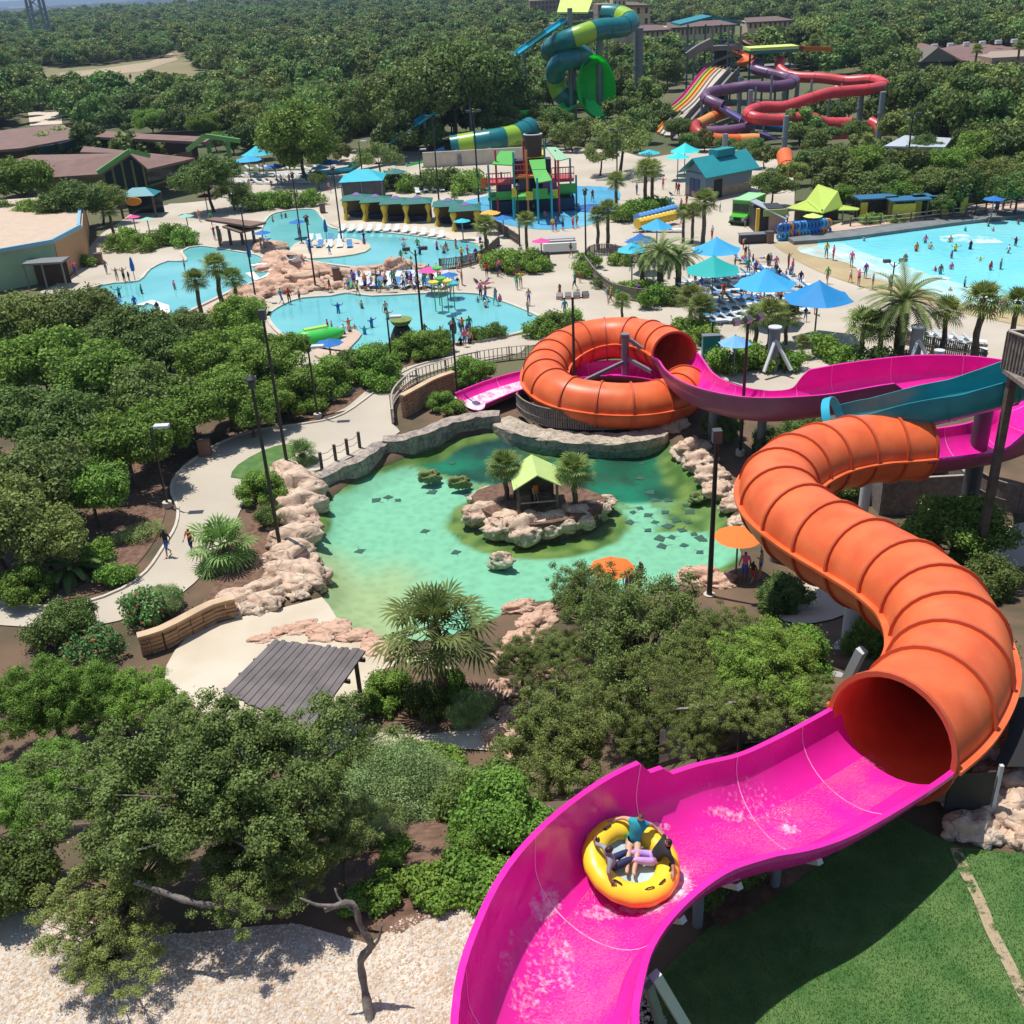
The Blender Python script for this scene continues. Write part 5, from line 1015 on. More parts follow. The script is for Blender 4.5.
pts = [b0.lerp(t0, j/24)+wdu*6.4 for j in range(25)]; mb = MB(); sweep(mb, frames(pts), lambda i: [(-1, 1.1), (-.9, 1.1), (-.9, 0), (.9, 0), (.9, 1.1), (1, 1.1), (1, -.3), (-1, -.3)]); part(e, 'stairway', mb, M_('grey_deck', (.20, .185, .17), r=.8))
for t in (.25, .45, .65, .85):
    for kk in (0, 5): q = b0.lerp(t0, t)+wdu*kk; mb = MB(); mb.bar((q.x, q.y, 0), (q.x, q.y, q.z-.3), .4); part(e, 'trestle', mb, M_('dark_timber_frame', (.07, .055, .045), r=.8))
TY = 240; Y2P = 197
def boxpx(e, name, l, r, t, b, y, dep, m, **k): a = VY(l, b, y); c = VY(r, b, y); tt = VY((l+r)/2, t, y); mb = MB(); mb.box(a.x, c.x, y, y+dep, (a.z+c.z)/2, tt.z); return part(e, name, mb, m)
boxpx(e, 'platform', 690, 742, 46, 51, TY, 8, M_('grey_deck', (.20, .185, .17), r=.8))
for x in (694, 712, 728, 740):
    for dy in (0, 8): a = VY(x, 49, TY); mb = MB(); mb.bar((a.x, TY+dy, 0), (a.x, TY+dy, VY(x, 26, TY).z), .35); part(e, 'tower_leg', mb, STEEL)
for (a, b) in (((694, 60), (740, 75)), ((740, 60), (694, 75)), ((694, 80), (740, 92)), ((740, 80), (694, 92))): mb = MB(); mb.bar(VY(*a, TY), VY(*b, TY), .2); part(e, 'cross_brace', mb, STEEL)
for (l, r, t, b, nm, mm) in ((716, 728, 52, 100, 'core', M_('dark_timber_frame', (.07, .055, .045), r=.8)), (700, 740, 66, 67.5, 'landing', M_('grey_deck', (.20, .185, .17), r=.8)), (704, 744, 80, 81.5, 'landing', M_('grey_deck', (.20, .185, .17), r=.8))): boxpx(e, nm, l, r, t, b, TY+2, 4, mm)
for (a_, b_) in (((704, 66), (738, 52)), ((736, 80), (704, 67)), ((708, 95), (742, 81))): mb = MB(); mb.bar(VY(*a_, TY), VY(*b_, TY), .9, .5); part(e, 'stair_flight', mb, M_('grey_deck', (.20, .185, .17), r=.8))
for x_, t_, b_, y_ in ((702, 99, 132, Y2P), (716, 92, 140, Y2P), (756, 87, 140, Y2P), (772, 76, 132, Y2P), (812, 80, 130, Y2P), (830, 94, 132, Y2P), (765, 110, 140, Y2P-6), (842, 84, 128, Y2P)): p_ = VY(x_, t_, y_); mb = MB(); mb.tube([(p_.x, p_.y, -.2), tuple(p_)], .22, 8); part(e, 'support_post', mb, M_('column_grey', (.22, .25, .27), r=.5))
mb = MB(); mb.bar(VY(690, 40, TY-.2), VY(742, 40, TY-.2), .15); part(e, 'railing', mb, STEEL)
a, b, c_ = VY(680, 24, TY-1), VY(712, 16, TY+4), VY(745, 22, TY-1); mb = MB(); up_ = Vector((0, 12, 0)); mb.add([a, b, c_, a+up_, b+up_, c_+up_]+[q-Vector((0, 0, .4)) for q in (a, b, c_, a+up_, b+up_, c_+up_)], [(0, 1, 4, 3), (1, 2, 5, 4), (6, 9, 10, 7), (7, 10, 11, 8), (0, 6, 7, 1), (1, 7, 8, 2), (3, 4, 10, 9), (4, 5, 11, 10), (0, 3, 9, 6), (2, 8, 11, 5)]); part(e, 'roof', mb, M_('teal_metal_roof', (.01, .20, .24), r=.5))
pts = [VY(688, 58, TY-2), VY(700, 50, TY-2), VY(712, 44, TY-2)]; mb = MB(); sweep(mb, frames(pts), lambda i: [(-1, 1.2), (1, 1.2), (1, -.3), (-1, -.3)]); part(e, 'stairway', mb, M_('grey_deck', (.20, .185, .17), r=.8))
# --- purple / red tangle
e = empty('purple_tube_slide', P(740, 165, 0), 0, 'purple tube slide zigzagging down among grey columns with a lavender open section', 'water slide'); Y2 = 196
tube_ride(e, pathpts([(758, 63, Y2+18), (755, 69, Y2+16), (768, 73, Y2+14), (785, 77, Y2+12), (795, 81, Y2+8), (786, 85, Y2+4), (768, 87, Y2+2), (750, 86, Y2+2), (730, 89, Y2+2), (712, 92, Y2), (705, 97, Y2-2), (712, 102, Y2-4), (722, 106, Y2-5)]), .95, [PURP], 5)
tube_ride(e, pathpts([(722, 106, Y2-5), (732, 112, Y2-6), (742, 118, Y2-7)], .5), 1.05, [LAV], 9, 'chute', True, False)
tube_ride(e, pathpts([(742, 118, Y2-7), (750, 123, Y2-8), (746, 128, Y2-10), (728, 131, Y2-12), (706, 132, Y2-12)], .5), .95, [PURP], 5)
tube_ride(e, pathpts([(758, 131, Y2-8), (772, 136, Y2-9), (790, 143, Y2-10), (808, 147, Y2-10)], .5), 1.05, [LAV], 9, 'chute', True, False)
tube_ride(e, pathpts([(808, 147, Y2-10), (825, 149, Y2-10), (848, 147, Y2-10)], .5), .95, [PURP], 5)
for a, t in (((738, 128), (737, 77)), ((748, 140), (748, 90)), ((783, 165), (783, 116)), ((724, 166), (723, 134)), ((795, 118), (795, 82))): pillar(e, a, t, r=.42, m=M_('column_grey', (.22, .25, .27), r=.5))
e = empty('red_tube_slide', P(850, 150, 0), 0, 'coral red tube slide with wide switchbacks above the trees behind the wave pool', 'water slide')
tube_ride(e, pathpts([(781, 60, Y2+18), (779, 68, Y2+16), (786, 74, Y2+14), (798, 77, Y2+12), (822, 78, Y2+10), (847, 81, Y2+8), (872, 80, Y2+5), (884, 85, Y2+1), (872, 89, Y2-3), (851, 91, Y2-4), (830, 93, Y2-5), (812, 98, Y2-6), (797, 103, Y2-7), (783, 107, Y2-8), (765, 107, Y2-8), (752, 110, Y2-10), (748, 114, Y2-12), (756, 118, Y2-14), (775, 120, Y2-14), (798, 118, Y2-14), (812, 118, Y2-13), (825, 123, Y2-12), (850, 123, Y2-12)]), .95, [REDG], 5)
tube_ride(e, pathpts([(870, 122, Y2-8), (880, 128, Y2-10), (874, 133, Y2-12), (850, 138, Y2-12), (830, 142, Y2-12)]), .95, [REDG], 5)
tube_ride(e, pathpts([(812, 148, Y2-14), (798, 153, Y2-16), (788, 158, Y2-18)]), .95, [REDG], 5)
for a, t in (((858, 128), (858, 94)), ((783, 110), (783, 80)), ((878, 140), (878, 92))): pillar(e, a, t, r=.5, m=M_('column_grey', (.22, .25, .27), r=.5))
e = empty('orange_tube_slide', P(715, 150, 0), 0, 'short orange and yellow tube slide under the purple tubes', 'water slide')
tube_ride(e, pathpts([(728, 112, Y2-2), (715, 116, Y2-5), (703, 122, Y2-8), (695, 127, Y2-11), (700, 134, Y2-14), (715, 139, Y2-15), (735, 140, Y2-15), (758, 139, Y2-15)]), .95, [ORG2, M_('apricot_gelcoat', (.75, .30, .08), r=.4), M_('brick_red_gelcoat', (.40, .04, .03), r=.4)], 5)
tube_ride(e, pathpts([(728, 156, Y2-16), (738, 160, Y2-19), (747, 166, Y2-22)]), 1.1, [ORG2], 9, 'chute', True, False)
e = empty('blue_tube_slide', P(780, 150, 0), 0, 'deep blue and teal tube slide threaded through the coloured tangle', 'water slide')
tube_ride(e, pathpts([(752, 123, Y2-2), (768, 125, Y2-4), (785, 127, Y2-6), (805, 129, Y2-7), (820, 131, Y2-8), (805, 136, Y2-9), (788, 137, Y2-10)]), .95, [BLUEG, BLUEG, TEALG, LAV], 5)
tube_ride(e, pathpts([(765, 148, Y2-16), (752, 154, Y2-18), (744, 160, Y2-20)]), 1.0, [BLUEG], 9, 'chute', True, False)
e = empty('orange_slide_mouth', P(786, 168, 0), 0, 'round orange slide mouth opening behind the lime tent trees', 'water slide')
q = P(787, 168, 1.2); tube_ride(e, [q+Vector((.6, 4, 1.2)), q+Vector((.3, 2, .5)), q], 1.15, [ORG2], 9)
e = empty('slide_tower', P(772, 100, 0), 0, 'slide start tower under a flat lime and dark green canopy', 'tower')
boxpx(e, 'canopy', 750, 799, 47, 50, Y2+16, 6, mat('pale_lime_canvas', (.55, .68, .16), .7)); boxpx(e, 'canopy_beam', 751, 798, 50.2, 53, Y2+16, 5.5, TEALG); boxpx(e, 'platform', 754, 796, 66, 69, Y2+20, 6, M_('grey_deck', (.20, .185, .17), r=.8))
for x in (754, 768, 782, 795): a = VY(x, 50, Y2+17); mb = MB(); mb.bar((a.x, Y2+20, 0), (a.x, Y2+20, a.z), .35); part(e, 'tower_leg', mb, TEALG)
e = empty('brown_flume', P(780, 60, 0), 0, 'far orange brown flume sweeping behind the green canopied slide tower', 'water slide')
tube_ride(e, pathpts([(742, 38, 250), (752, 44, 248), (768, 46, 246), (800, 46, 244), (830, 47, 246)]), 1.1, [M_('brown_gelcoat', (.16, .07, .05), r=.5), ORG2], 14, 'chute', True, False)
tube_ride(e, pathpts([(735, 50, 240), (748, 56, 236), (742, 62, 232), (752, 60, 230)]), 1.0, [ORG2], 14, 'chute', True, False)
# --- teal open slide at the right edge, running from the wooden tower
e = empty('teal_chute_slide', P(930, 470, 0), 0, 'teal half pipe slide leaving the wooden platform at the right edge above the pink chute', 'water slide')
pts = [Vector(p) for p in catmull([tuple(P(1035, 368, 10.4)), tuple(P(1000, 381, 9.9)), tuple(P(960, 392, 9.4)), tuple(P(920, 401, 8.9)), tuple(P(885, 409, 8.4)), tuple(P(855, 415, 8.0)), tuple(P(838, 419, 7.7))], .35)]
mb = MB(); tl = mat('deep_teal_gelcoat', (.02, .27, .31), .3, var=.15, vscale=1); fr = frames(pts)
sweep(mb, fr, lambda i: trough_prof(1.1, 1.15, .06, wl=.35+.10*abs(sin(i*.30)), wr=.25+.08*abs(sin(i*.3)), lip=.05)); part(e, 'chute', mb, tl, True)
mb = MB(); p, s_, u, t = fr[-1]; sweep(mb, [(p, s_, u, t), (p+t*.4, s_, u, t)], lambda i: ring_prof(1.12, .06, 20)); part(e, 'chute_mouth', mb, CYAN, True)
for i in range(4, len(fr)-2, 8): p, s_, u, t = fr[i]; mb = MB(); sweep(mb, [(p-t*.03, s_, u, t), (p+t*.03, s_, u, t)], lambda j: trough_prof(1.12, 1.19, .07, wl=.35, wr=.25, lip=.05)); part(e, 'joint_ring', mb, tl, True)
mb = MB(); mb.bar(fr[2][0]-Vector((0, 0, 1.4)), fr[-3][0]-Vector((0, 0, 1.4)), .2, .25); part(e, 'beam', mb, STEEL)
# wooden start platform at the right edge
e = empty('wooden_platform', P(1012, 470, 0), 0, 'weathered wooden slide platform with board railing at the right edge of the view', 'platform')
A = P(1003, 366, 11.0); mb = MB(); 
for k in range(34): q = A+Vector((.17*k*.35+.0, -.17*k, 0)); mb.box(q.x-.02, q.x+.02, q.y-.075, q.y+.075, A.z-.1, A.z+1.55)
part(e, 'board_railing', mb, WOODG); mb = MB()
for k in range(30): q = A+Vector((.17*k, .05, 0)); mb.box(q.x-.075, q.x+.075, q.y-.02, q.y+.02, A.z-.1, A.z+1.55)
part(e, 'board_railing', mb, WOODG); mb = MB(); mb.box(A.x, A.x+6, A.y-4.5, A.y, A.z-.3, A.z-.12); part(e, 'deck', mb, WOODG)
mb = MB(); mb.bar(A+Vector((0, 0, 1.58)), A+Vector((2.0, -5.8, 1.58)), .16, .06); part(e, 'handrail', mb, WOODP); mb = MB(); mb.bar(A+Vector((0, .05, 1.58)), A+Vector((5, .05, 1.58)), .16, .06); part(e, 'handrail', mb, WOODP)
for dx, dy in ((.3, -.4), (3, -.3), (1.8, -4.3), (4, -4)): mb = MB(); q = A+Vector((dx, dy, 0)); mb.bar((q.x, q.y, 0), (q.x, q.y, A.z-.3), .32); part(e, 'post', mb, WOODD)
def quad_roof(e, name, P4, th, m):
    mb = MB(); P4 = [Vector(p) for p in P4]; n = len(P4); mb.add(P4+[p-Vector((0, 0, th)) for p in P4], [tuple(range(n)), tuple(range(2*n-1, n-1, -1))]+[(i, n+i, n+(i+1) % n, (i+1) % n) for i in range(n)]); return part(e, name, mb, m)
BROOF = mat('brown_shingle_roof', (.17, .10, .082), .9, col2=(.21, .128, .105), vscale=.5, detail=9); GTRIM = M_('green_trim', (.12, .30, .07), r=.6); GLASSD = M_('dark_window_glass', (.015, .035, .04), r=.12); STUC = M_('brown_stucco', (.20, .12, .08), r=.9); CREAM = M_('cream_stucco', (.62, .46, .29), r=.9, var=.08); OLV = M_('olive_panel', (.28, .30, .14), r=.8)
# --- big brown roofed hall, left
YB = 170
e = empty('restaurant_hall', P(110, 208, 0), 0, 'large low building with sprawling brown roofs and lime green gable trim at the left', 'building')
def pt(px, py, z): return P(px, py, z)
quad_roof(e, 'roof', [pt(-40, 153, 6.2), pt(22, 148, 6.2), pt(92, 135, 6.4), pt(58, 124, 7.0), pt(-40, 135, 7.2)], .4, BROOF)
quad_roof(e, 'roof', [pt(80, 136, 6.5), pt(205, 142, 6.5), pt(213, 137, 6.7), pt(150, 134, 6.9), pt(80, 129, 7)], .4, BROOF)
quad_roof(e, 'roof', [pt(30, 155, 5.2), pt(130, 153, 7.2), pt(100, 174, 5.0), pt(40, 178, 4.2), pt(-20, 170, 4.4)], .35, BROOF)
quad_roof(e, 'roof', [pt(84, 146, 6.4), pt(195, 158, 4.8), pt(148, 169, 4.6), pt(130, 153.6, 6.3), pt(80, 152, 6)], .35, BROOF)
def wall_px(e, name, a, b, z0, z1, m, th=.3):
    p = P(*a, 0); q = P(*b, 0); d = (q-p).normalized(); mb = MB(); mb.bar(Vector((p.x, p.y, (z0+z1)/2)), Vector((q.x, q.y, (z0+z1)/2)), th, z1-z0); return part(e, name, mb, m)
wall_px(e, 'wall', (-30, 178), (82, 158), 0, 6.6, STUC); wall_px(e, 'wall', (108, 196), (150, 192), 0, 6.0, M_('teal_dark_wall', (.02, .06, .07), r=.5)); wall_px(e, 'wall', (150, 192), (196, 178), 0, 4.4, STUC); wall_px(e, 'wall', (40, 205), (108, 196), 0, 4.2, OLV); wall_px(e, 'wall', (100, 168), (200, 163), 0, 5.6, M_('dark_wall', (.05, .03, .025), r=.9))
p0 = P(108, 198, 0); p1 = P(150, 194, 0)
for k in range(5): q = p0.lerp(p1, (k+.1)/4.2)+Vector((0, -.3, 0)); mb = MB(); mb.bar(q+Vector((0, 0, .5)), q+Vector((0, 0, 5.2)), .28); part(e, 'mullion', mb, OLV)
p0 = P(151, 193, 0); p1 = P(194, 179.5, 0)
for k in range(14): q = p0.lerp(p1, (k+.5)/14)+Vector((0, -.25, 0)); mb = MB(); d = (p1-p0).normalized(); mb.bar(q+Vector((0, 0, 2.2))-d*.5, q+Vector((0, 0, 2.2))+d*.5, .1, 1.7); part(e, 'window', mb, GLASSD)
mb = MB(); mb.bar(p0+Vector((0, -.35, 3.3)), p1+Vector((0, -.35, 3.3)), .15, .3); part(e, 'green_fascia', mb, GTRIM); mb = MB(); mb.bar(p0+Vector((0, -.35, 1.1)), p1+Vector((0, -.35, 1.1)), .15, .3); part(e, 'green_fascia', mb, OLV)
for a, b in (((98, 175, 5.1), (130, 153, 7.5)), ((130, 153, 7.5), (150, 158, 6.4)), ((188, 152, 6.0), (206, 138, 8.4)), ((206, 138, 8.4), (240, 143, 7.6))): mb = MB(); mb.bar(P(*a)+Vector((0, 0, .3)), P(*b)+Vector((0, 0, .3)), .5, .6); part(e, 'gable_beam', mb, GTRIM)
for x in (233, 214): a = P(x, 176, 0); mb = MB(); mb.bar((a.x, a.y, 0), (a.x, a.y, 6.5), .6); part(e, 'green_column', mb, GTRIM)
for a, b in (((40, 150), (56, 148)), ((60, 147), (76, 143))): mb = MB(); p = P(*a, 5.8); q = P(*b, 5.8); mb.bar(p+Vector((0, -.4, 0)), q+Vector((0, -.4, 0)), .2, 1.2); f = part(e, 'window', mb, GLASSD)
# entrance canopy
e = empty('entrance_canopy', P(142, 222, 0), 0, 'teal hipped entrance canopy on posts with an orange sign under it', 'canopy'); c = P(143, 216, 0)
mb = MB(); h = 2.9; mb.add([c+Vector((-2.6, -1.5, h)), c+Vector((2.6, -1.5, h)), c+Vector((2.6, 2, h)), c+Vector((-2.6, 2, h)), c+Vector((-.8, .4, h+.9)), c+Vector((1.0, .4, h+.9))], [(0, 1, 5, 4), (1, 2, 5), (2, 3, 4, 5), (3, 0, 4), (3, 2, 1, 0)]); part(e, 'roof', mb, M_('teal_metal_roof', (.01, .20, .24), r=.5))
for sx in (-2.3, 2.3):
    mb = MB(); mb.bar(c+Vector((sx, -1.4, 0)), c+Vector((sx, -1.4, h)), .25); part(e, 'post', mb, WOODD)
mb = MB(); mb.lathe([(0, -.12), (1.1, -.12), (1.1, .12), (0, .12)], n=24); mb.v = [(v[0]+c.x-.3, v[2]+c.y-1.7, v[1]*.5+h-.6+c.z) for v in mb.v]; part(e, 'sign', mb, M_('orange_sign', (.75, .28, .04), r=.5))
mb = MB(); mb.box(c.x-2.5, c.x+2.5, c.y+1.9, c.y+2.1, 0, h-.05); part(e, 'dark_glazing', mb, GLASSD)
# --- low pale green building, left edge
e = empty('pale_green_building', P(40, 282, 0), 0, 'flat tan roofed building with pale green and orange tan walls at the left edge', 'building')
A, B_, C_ = P(-40, 300, 0), P(66, 279, 0), P(88, 262, 0); h = 4.0
Dd = P(78, 232, 0)+Vector((0, 4, 0)); Ee = P(-40, 240, 0)+Vector((0, 4, 0))
PGR = M_('pale_green_wall', (.30, .42, .26), r=.85, var=.06); OTN = M_('orange_tan_wall', (.52, .28, .13), r=.85)
def wl_(a, b, m, z1=h): mb = MB(); mb.bar(Vector((a.x, a.y, z1/2)), Vector((b.x, b.y, z1/2)), .3, z1); part(e, 'wall', mb, m)
F1 = P(66, 279, 0); wl_(P(-60, 303, 0), P(62, 279, 0), PGR); wl_(P(62, 279, 0), C_, OTN); wl_(C_, Dd, OTN)
quad_roof(e, 'roof', [P(-60, 303, 0)+Vector((0, -.3, h+.05)), P(62, 279, 0)+Vector((.1, -.3, h+.05)), C_+Vector((.3, 0, h+.05)), Dd+Vector((.3, .3, h+.05)), Ee+Vector((-4, 0, h+.05))], .2, M_('tan_flat_roof', (.50, .38, .28), r=.9, var=.06))
for a, b in ((P(-60, 303, 0), P(62, 279, 0)), (P(62, 279, 0), C_), (C_, Dd)): mb = MB(); mb.bar(Vector((a.x, a.y-.25, h+.2)), Vector((b.x+.2, b.y-.25, h+.2)), .35, .4); part(e, 'blue_fascia', mb, M_('pale_blue_trim', (.22, .42, .52), r=.6))
for k, x in enumerate((12, 30, 46)):
    a = P(x, 284-(x-30)*.19, 0)+Vector((0, -.25, 0)); mb = MB(); mb.box(a.x-.04, a.x+.04, a.y-.1, a.y+.02, 0, h-.1); part(e, 'wall_joint', mb, PALEL)
cc = P(56, 283, 0); q = MB(); q.box(cc.x-2.0, cc.x+2.2, cc.y-2.5, cc.y-.1, 2.6, 2.8); part(e, 'porch_roof', q, M_('porch_grey', (.16, .17, .17), r=.7))
for sx in (-1.9, 0, 2.1): q = MB(); q.bar((cc.x+sx, cc.y-2.4, 0), (cc.x+sx, cc.y-2.4, 2.6), .14); part(e, 'porch_post', q, M_('porch_grey', (.16, .17, .17), r=.7))
q = MB(); q.box(cc.x-1.8, cc.x+1.8, cc.y-.32, cc.y-.18, 0, 2.5); part(e, 'doorway', q, M_('dark_brown_door', (.06, .03, .015), r=.6))
# --- light blue roofed hut + cabanas
TEALR = mat('turquoise_canvas', (.02, .42, .52), .7, var=.05); CABR = mat('dark_teal_roof', (.015, .14, .12), .7, var=.1); YCUR = mat('yellow_curtain', (.62, .48, .06), .8, var=.1, vscale=2)
def hip(e, c, w, d, h, rh, m, name='roof', k=.35, rz=0):
    mb = MB(); c = Vector(c); mb.add([c+Vector((-w/2, -d/2, h)), c+Vector((w/2, -d/2, h)), c+Vector((w/2, d/2, h)), c+Vector((-w/2, d/2, h)), c+Vector((-w/2*k, 0, h+rh)), c+Vector((w/2*k, 0, h+rh))], [(0, 1, 5, 4), (1, 2, 5), (2, 3, 4, 5), (3, 0, 4), (3, 2, 1, 0)]); return part(e, name, mb, m)
c = P(363, 203, 0); e = empty('pool_hut', c, 0, 'square hut with grey mesh sides and a light blue hipped roof behind the cabanas', 'hut'); c = c+Vector((0, 3, 0)); mb = MB(); mb.box(c.x-2.7, c.x+2.7, c.y-2.5, c.y+2.5, 0, 2.9); part(e, 'screen_wall', mb, M_('mesh_grey', (.10, .10, .105), r=.9, var=.2)); hip(e, c, 6.2, 5.8, 2.9, 1.2, TEALR, k=.3)
for sx in (-2.8, 0, 2.8): mb = MB(); mb.bar(c+Vector((sx, -2.6, 0)), c+Vector((sx, -2.6, 2.9)), .15); part(e, 'post', mb, STEEL)
CABL = ['leftmost teal roofed cabana of the row facing the upper lagoon', 'second teal roofed cabana from the left on the upper lagoon edge', 'third teal roofed cabana from the left on the upper lagoon edge', 'fourth teal roofed cabana, last of the left row on the lagoon edge', 'teal roofed cabana standing alone right of the gap in the row', 'rightmost teal roofed cabana next to the turquoise umbrella']
cabp = None
for k, (x, y) in enumerate(((357, 222), (376, 224), (396, 226), (418, 226), (449, 229), (466, 234))):
    c = P(x, y-2, 0)+Vector((0, 2, 0)); e = empty('cabana', c, 0, CABL[k], 'cabana', 'cabanas along the upper lagoon')
    hip(e, c, 3.9, 3.8, 2.45, .5, CABR, k=.25); hip(e, c+Vector((0, 0, .40)), 1.1, 1.0, 2.45, .3, M_('purple_cap', (.13, .10, .28), r=.7), 'roof_cap', .3)
    for sx in (-1, 1):
        for sy in (-1, 1): mb = MB(); mb.bar(c+Vector((sx*1.6, sy*1.5, 0)), c+Vector((sx*1.6, sy*1.5, 2.45)), .12); part(e, 'post', mb, WOODD)
        mb = MB(); mb.lathe([(.3, 2.35), (.42, 2.0), (.13, 1.1), (.36, .3), (.4, .05)], (c.x+sx*1.42, c.y-1.5, 0), 10); part(e, 'curtain', mb, YCUR, True)
    mb = MB(); mb.box(c.x-1.6, c.x+1.6, c.y+1.5, c.y+1.6, 0, 2.3); part(e, 'back_panel', mb, M_('cabana_brown', (.16, .10, .05), r=.9)); mb = MB(); mb.box(c.x-1.1, c.x+1.0, c.y-.6, c.y+.6, .25, .7); part(e, 'daybed', mb, M_('navy_cushion', (.03, .035, .06), r=.9))
# --- restroom block
TMR = mat('teal_standing_roof', (.012, .24, .27), .55, var=.08, vscale=.4); GB = M_('blue_grey_wall', (.17, .22, .27), r=.85); STN = mat('stone_wainscot', (.38, .31, .23), .9, col2=(.28, .22, .16), vscale=2)
c = P(722, 200, 0); e = empty('restroom_building', c, 0, 'blue grey restroom block with stone base and a teal metal roof with a raised vent', 'building')
A = P(686, 195, 0); B_ = P(706, 200, 0); C_ = P(750, 191, 0); D_ = A+(C_-B_)
def wseg(a, b, z0, z1, m, nm='wall'): mb = MB(); mb.bar(Vector((a.x, a.y, (z0+z1)/2)), Vector((b.x, b.y, (z0+z1)/2)), .3, z1-z0); part(e, nm, mb, m)
for a, b in ((A, B_), (B_, C_), (C_, D_), (D_, A)): wseg(a, b, 1.4, 3.1, GB); wseg(a, b, 0, 1.39, STN, 'stone_base')
M1 = (A+B_)/2; M2 = (D_+C_)/2; rd = (M2-M1).normalized(); sdv = (A-B_).normalized(); hh = 3.1; ov = .9; rz_ = 2.0
r1 = M1-rd*ov; r2 = M2+rd*ov; wl2 = (A-B_).length/2+ov
for sg in (1, -1): quad_roof(e, 'roof', [r1+Vector((0, 0, hh+rz_)), r2+Vector((0, 0, hh+rz_)), r2+sdv*sg*wl2+Vector((0, 0, hh-.1)), r1+sdv*sg*wl2+Vector((0, 0, hh-.1))][::sg], .12, TMR)
mb = MB(); mb.add([A+Vector((0, 0, hh)), B_+Vector((0, 0, hh)), M1+Vector((0, 0, hh+rz_-.3))], [(0, 1, 2)]); part(e, 'gable', mb, GB)
m1 = M1.lerp(M2, .35); m2 = M1.lerp(M2, .75); mb = MB(); mb.bar(m1+Vector((0, 0, hh+rz_+.15)), m2+Vector((0, 0, hh+rz_+.15)), 1.6, .9); part(e, 'roof_vent', mb, TMR)
q = A.lerp(B_, .5); d = (B_-A).normalized(); nn = Vector((d.y, -d.x, 0)); 
for t in (.35, .6): w0 = A.lerp(B_, t)+nn*.2; mb = MB(); mb.bar(w0+Vector((0, 0, 1.2))-d*.5, w0+Vector((0, 0, 1.2))+d*.5, .12, 2.3); part(e, 'door', mb, M_('navy_door', (.02, .06, .16), r=.5))
w0 = B_.lerp(C_, .25); d = (C_-B_).normalized(); mb = MB(); mb.bar(w0+Vector((0, -.25, 1.2))-d*.7, w0+Vector((0, -.25, 1.2))+d*.7, .12, 2.3); part(e, 'door', mb, M_('dark_opening', (.02, .02, .025), r=.8))
# --- resort buildings and far roofs
e = empty('resort_hotel', P(630, 40, 0), 0, 'cream resort building with a square tower far behind the coil slide', 'building'); YR = 470
def bx(l, r, t, b, y, dep, m, nm='wall', wins=0, rows=1, ww=.35, e=None):
    a = VY(l, b, y); c = VY(r, b, y); z1 = VY((l+r)/2, t, y).z; z0 = min(a.z, c.z); z0 = min(z0, 1)-1 if nm == 'wall' else z0; mb = MB(); mb.box(a.x, c.x, y, y+dep, z0, z1); o = part(e, nm, mb, m)
    zb = VY((l+r)/2, b, y).z
    for rr_ in range(rows):
        for k in range(wins):
            w = (c.x-a.x)/wins; x = a.x+w*(k+.5); hh_ = (z1-zb)/rows; zc = zb+hh_*(rr_+.5); mb = MB(); mb.box(x-w*ww/2, x+w*ww/2, y-.12, y-.02, zc-hh_*.28, zc+hh_*.28); part(e, 'window', mb, M_('far_window', (.05, .04, .04), r=.3))
    return o
bx(613, 626, -2, 12, YR, 12, CREAM, wins=3, e=e); bx(611, 650, 6, 27, YR+3, 25, CREAM, wins=5, rows=2, e=e); bx(598, 612, 4, 20, YR+6, 20, M_('brown_cream', (.30, .20, .14), r=.9), wins=3, rows=2, e=e)
a = VY(610, 5, YR+2); b = VY(652, 5, YR+2); quad_roof(e, 'roof', [(a.x, YR+1, a.z), (b.x, YR+1, b.z), (b.x-3, YR+28, b.z+.8), (a.x+3, YR+28, a.z+.8)], .5, M_('far_roof_brown', (.14, .09, .08), r=.9))
e = empty('resort_wing', P(700, 45, 0), 0, 'long cream resort wing with a brown roof and rows of small windows', 'building')
bx(668, 735, 26, 36, YR-60, 14, CREAM, wins=16, e=e, ww=.4); bx(748, 792, 21, 29, YR-20, 14, CREAM, wins=9, e=e, ww=.4); bx(640, 670, 30, 38, YR-70, 14, CREAM, wins=6, e=e)
for l, r, y, t in ((666, 737, YR-60, 26), (746, 794, YR-20, 21), (638, 672, YR-70, 30)): a = VY(l, t, y); b = VY(r, t, y); z = VY((l+r)/2, t, y).z; quad_roof(e, 'roof', [(a.x, y-1, z), (b.x, y-1, z), (b.x-3, y+17, z+1.0), (a.x+3, y+17, z+1.0)], .5, M_('far_roof_brown', (.14, .09, .08), r=.9))
e = empty('distant_wing', P(560, 30, 0), 0, 'brown and cream resort wing just behind the pale lime canopy', 'building'); bx(530, 560, 0, 10, 640, 15, M_('brown_cream', (.30, .20, .14), r=.9), wins=8, rows=2, e=e); bx(560, 600, 12, 22, 520, 15, M_('grey_brown_wall', (.13, .11, .10), r=.9), wins=8, e=e)
e = empty('brown_lodge', P(960, 80, 0), 0, 'broad brown roofed lodge with a dark gable at the upper right', 'building'); YL = 300
bx(918, 990, 57, 66, YL, 20, M_('lodge_stone', (.16, .14, .11), r=.9), wins=5, e=e); bx(990, 1100, 55, 72, YL-10, 20, M_('lodge_tan', (.32, .24, .18), r=.9), wins=8, e=e)
LR = mat('brown_lodge_roof', (.19, .11, .095), .9, var=.08, vscale=.1)
a = VY(916, 45, YL-2); b = VY(968, 60, YL-14); 
quad_roof(e, 'roof', [VY(915, 55, YL), VY(938, 47, YL+8), VY(962, 60, YL-6), VY(1000, 66, YL-12), VY(1130, 66, YL-12), VY(1130, 28, YL+60), VY(1000, 35, YL+60), VY(918, 42, YL+40)], .5, LR)
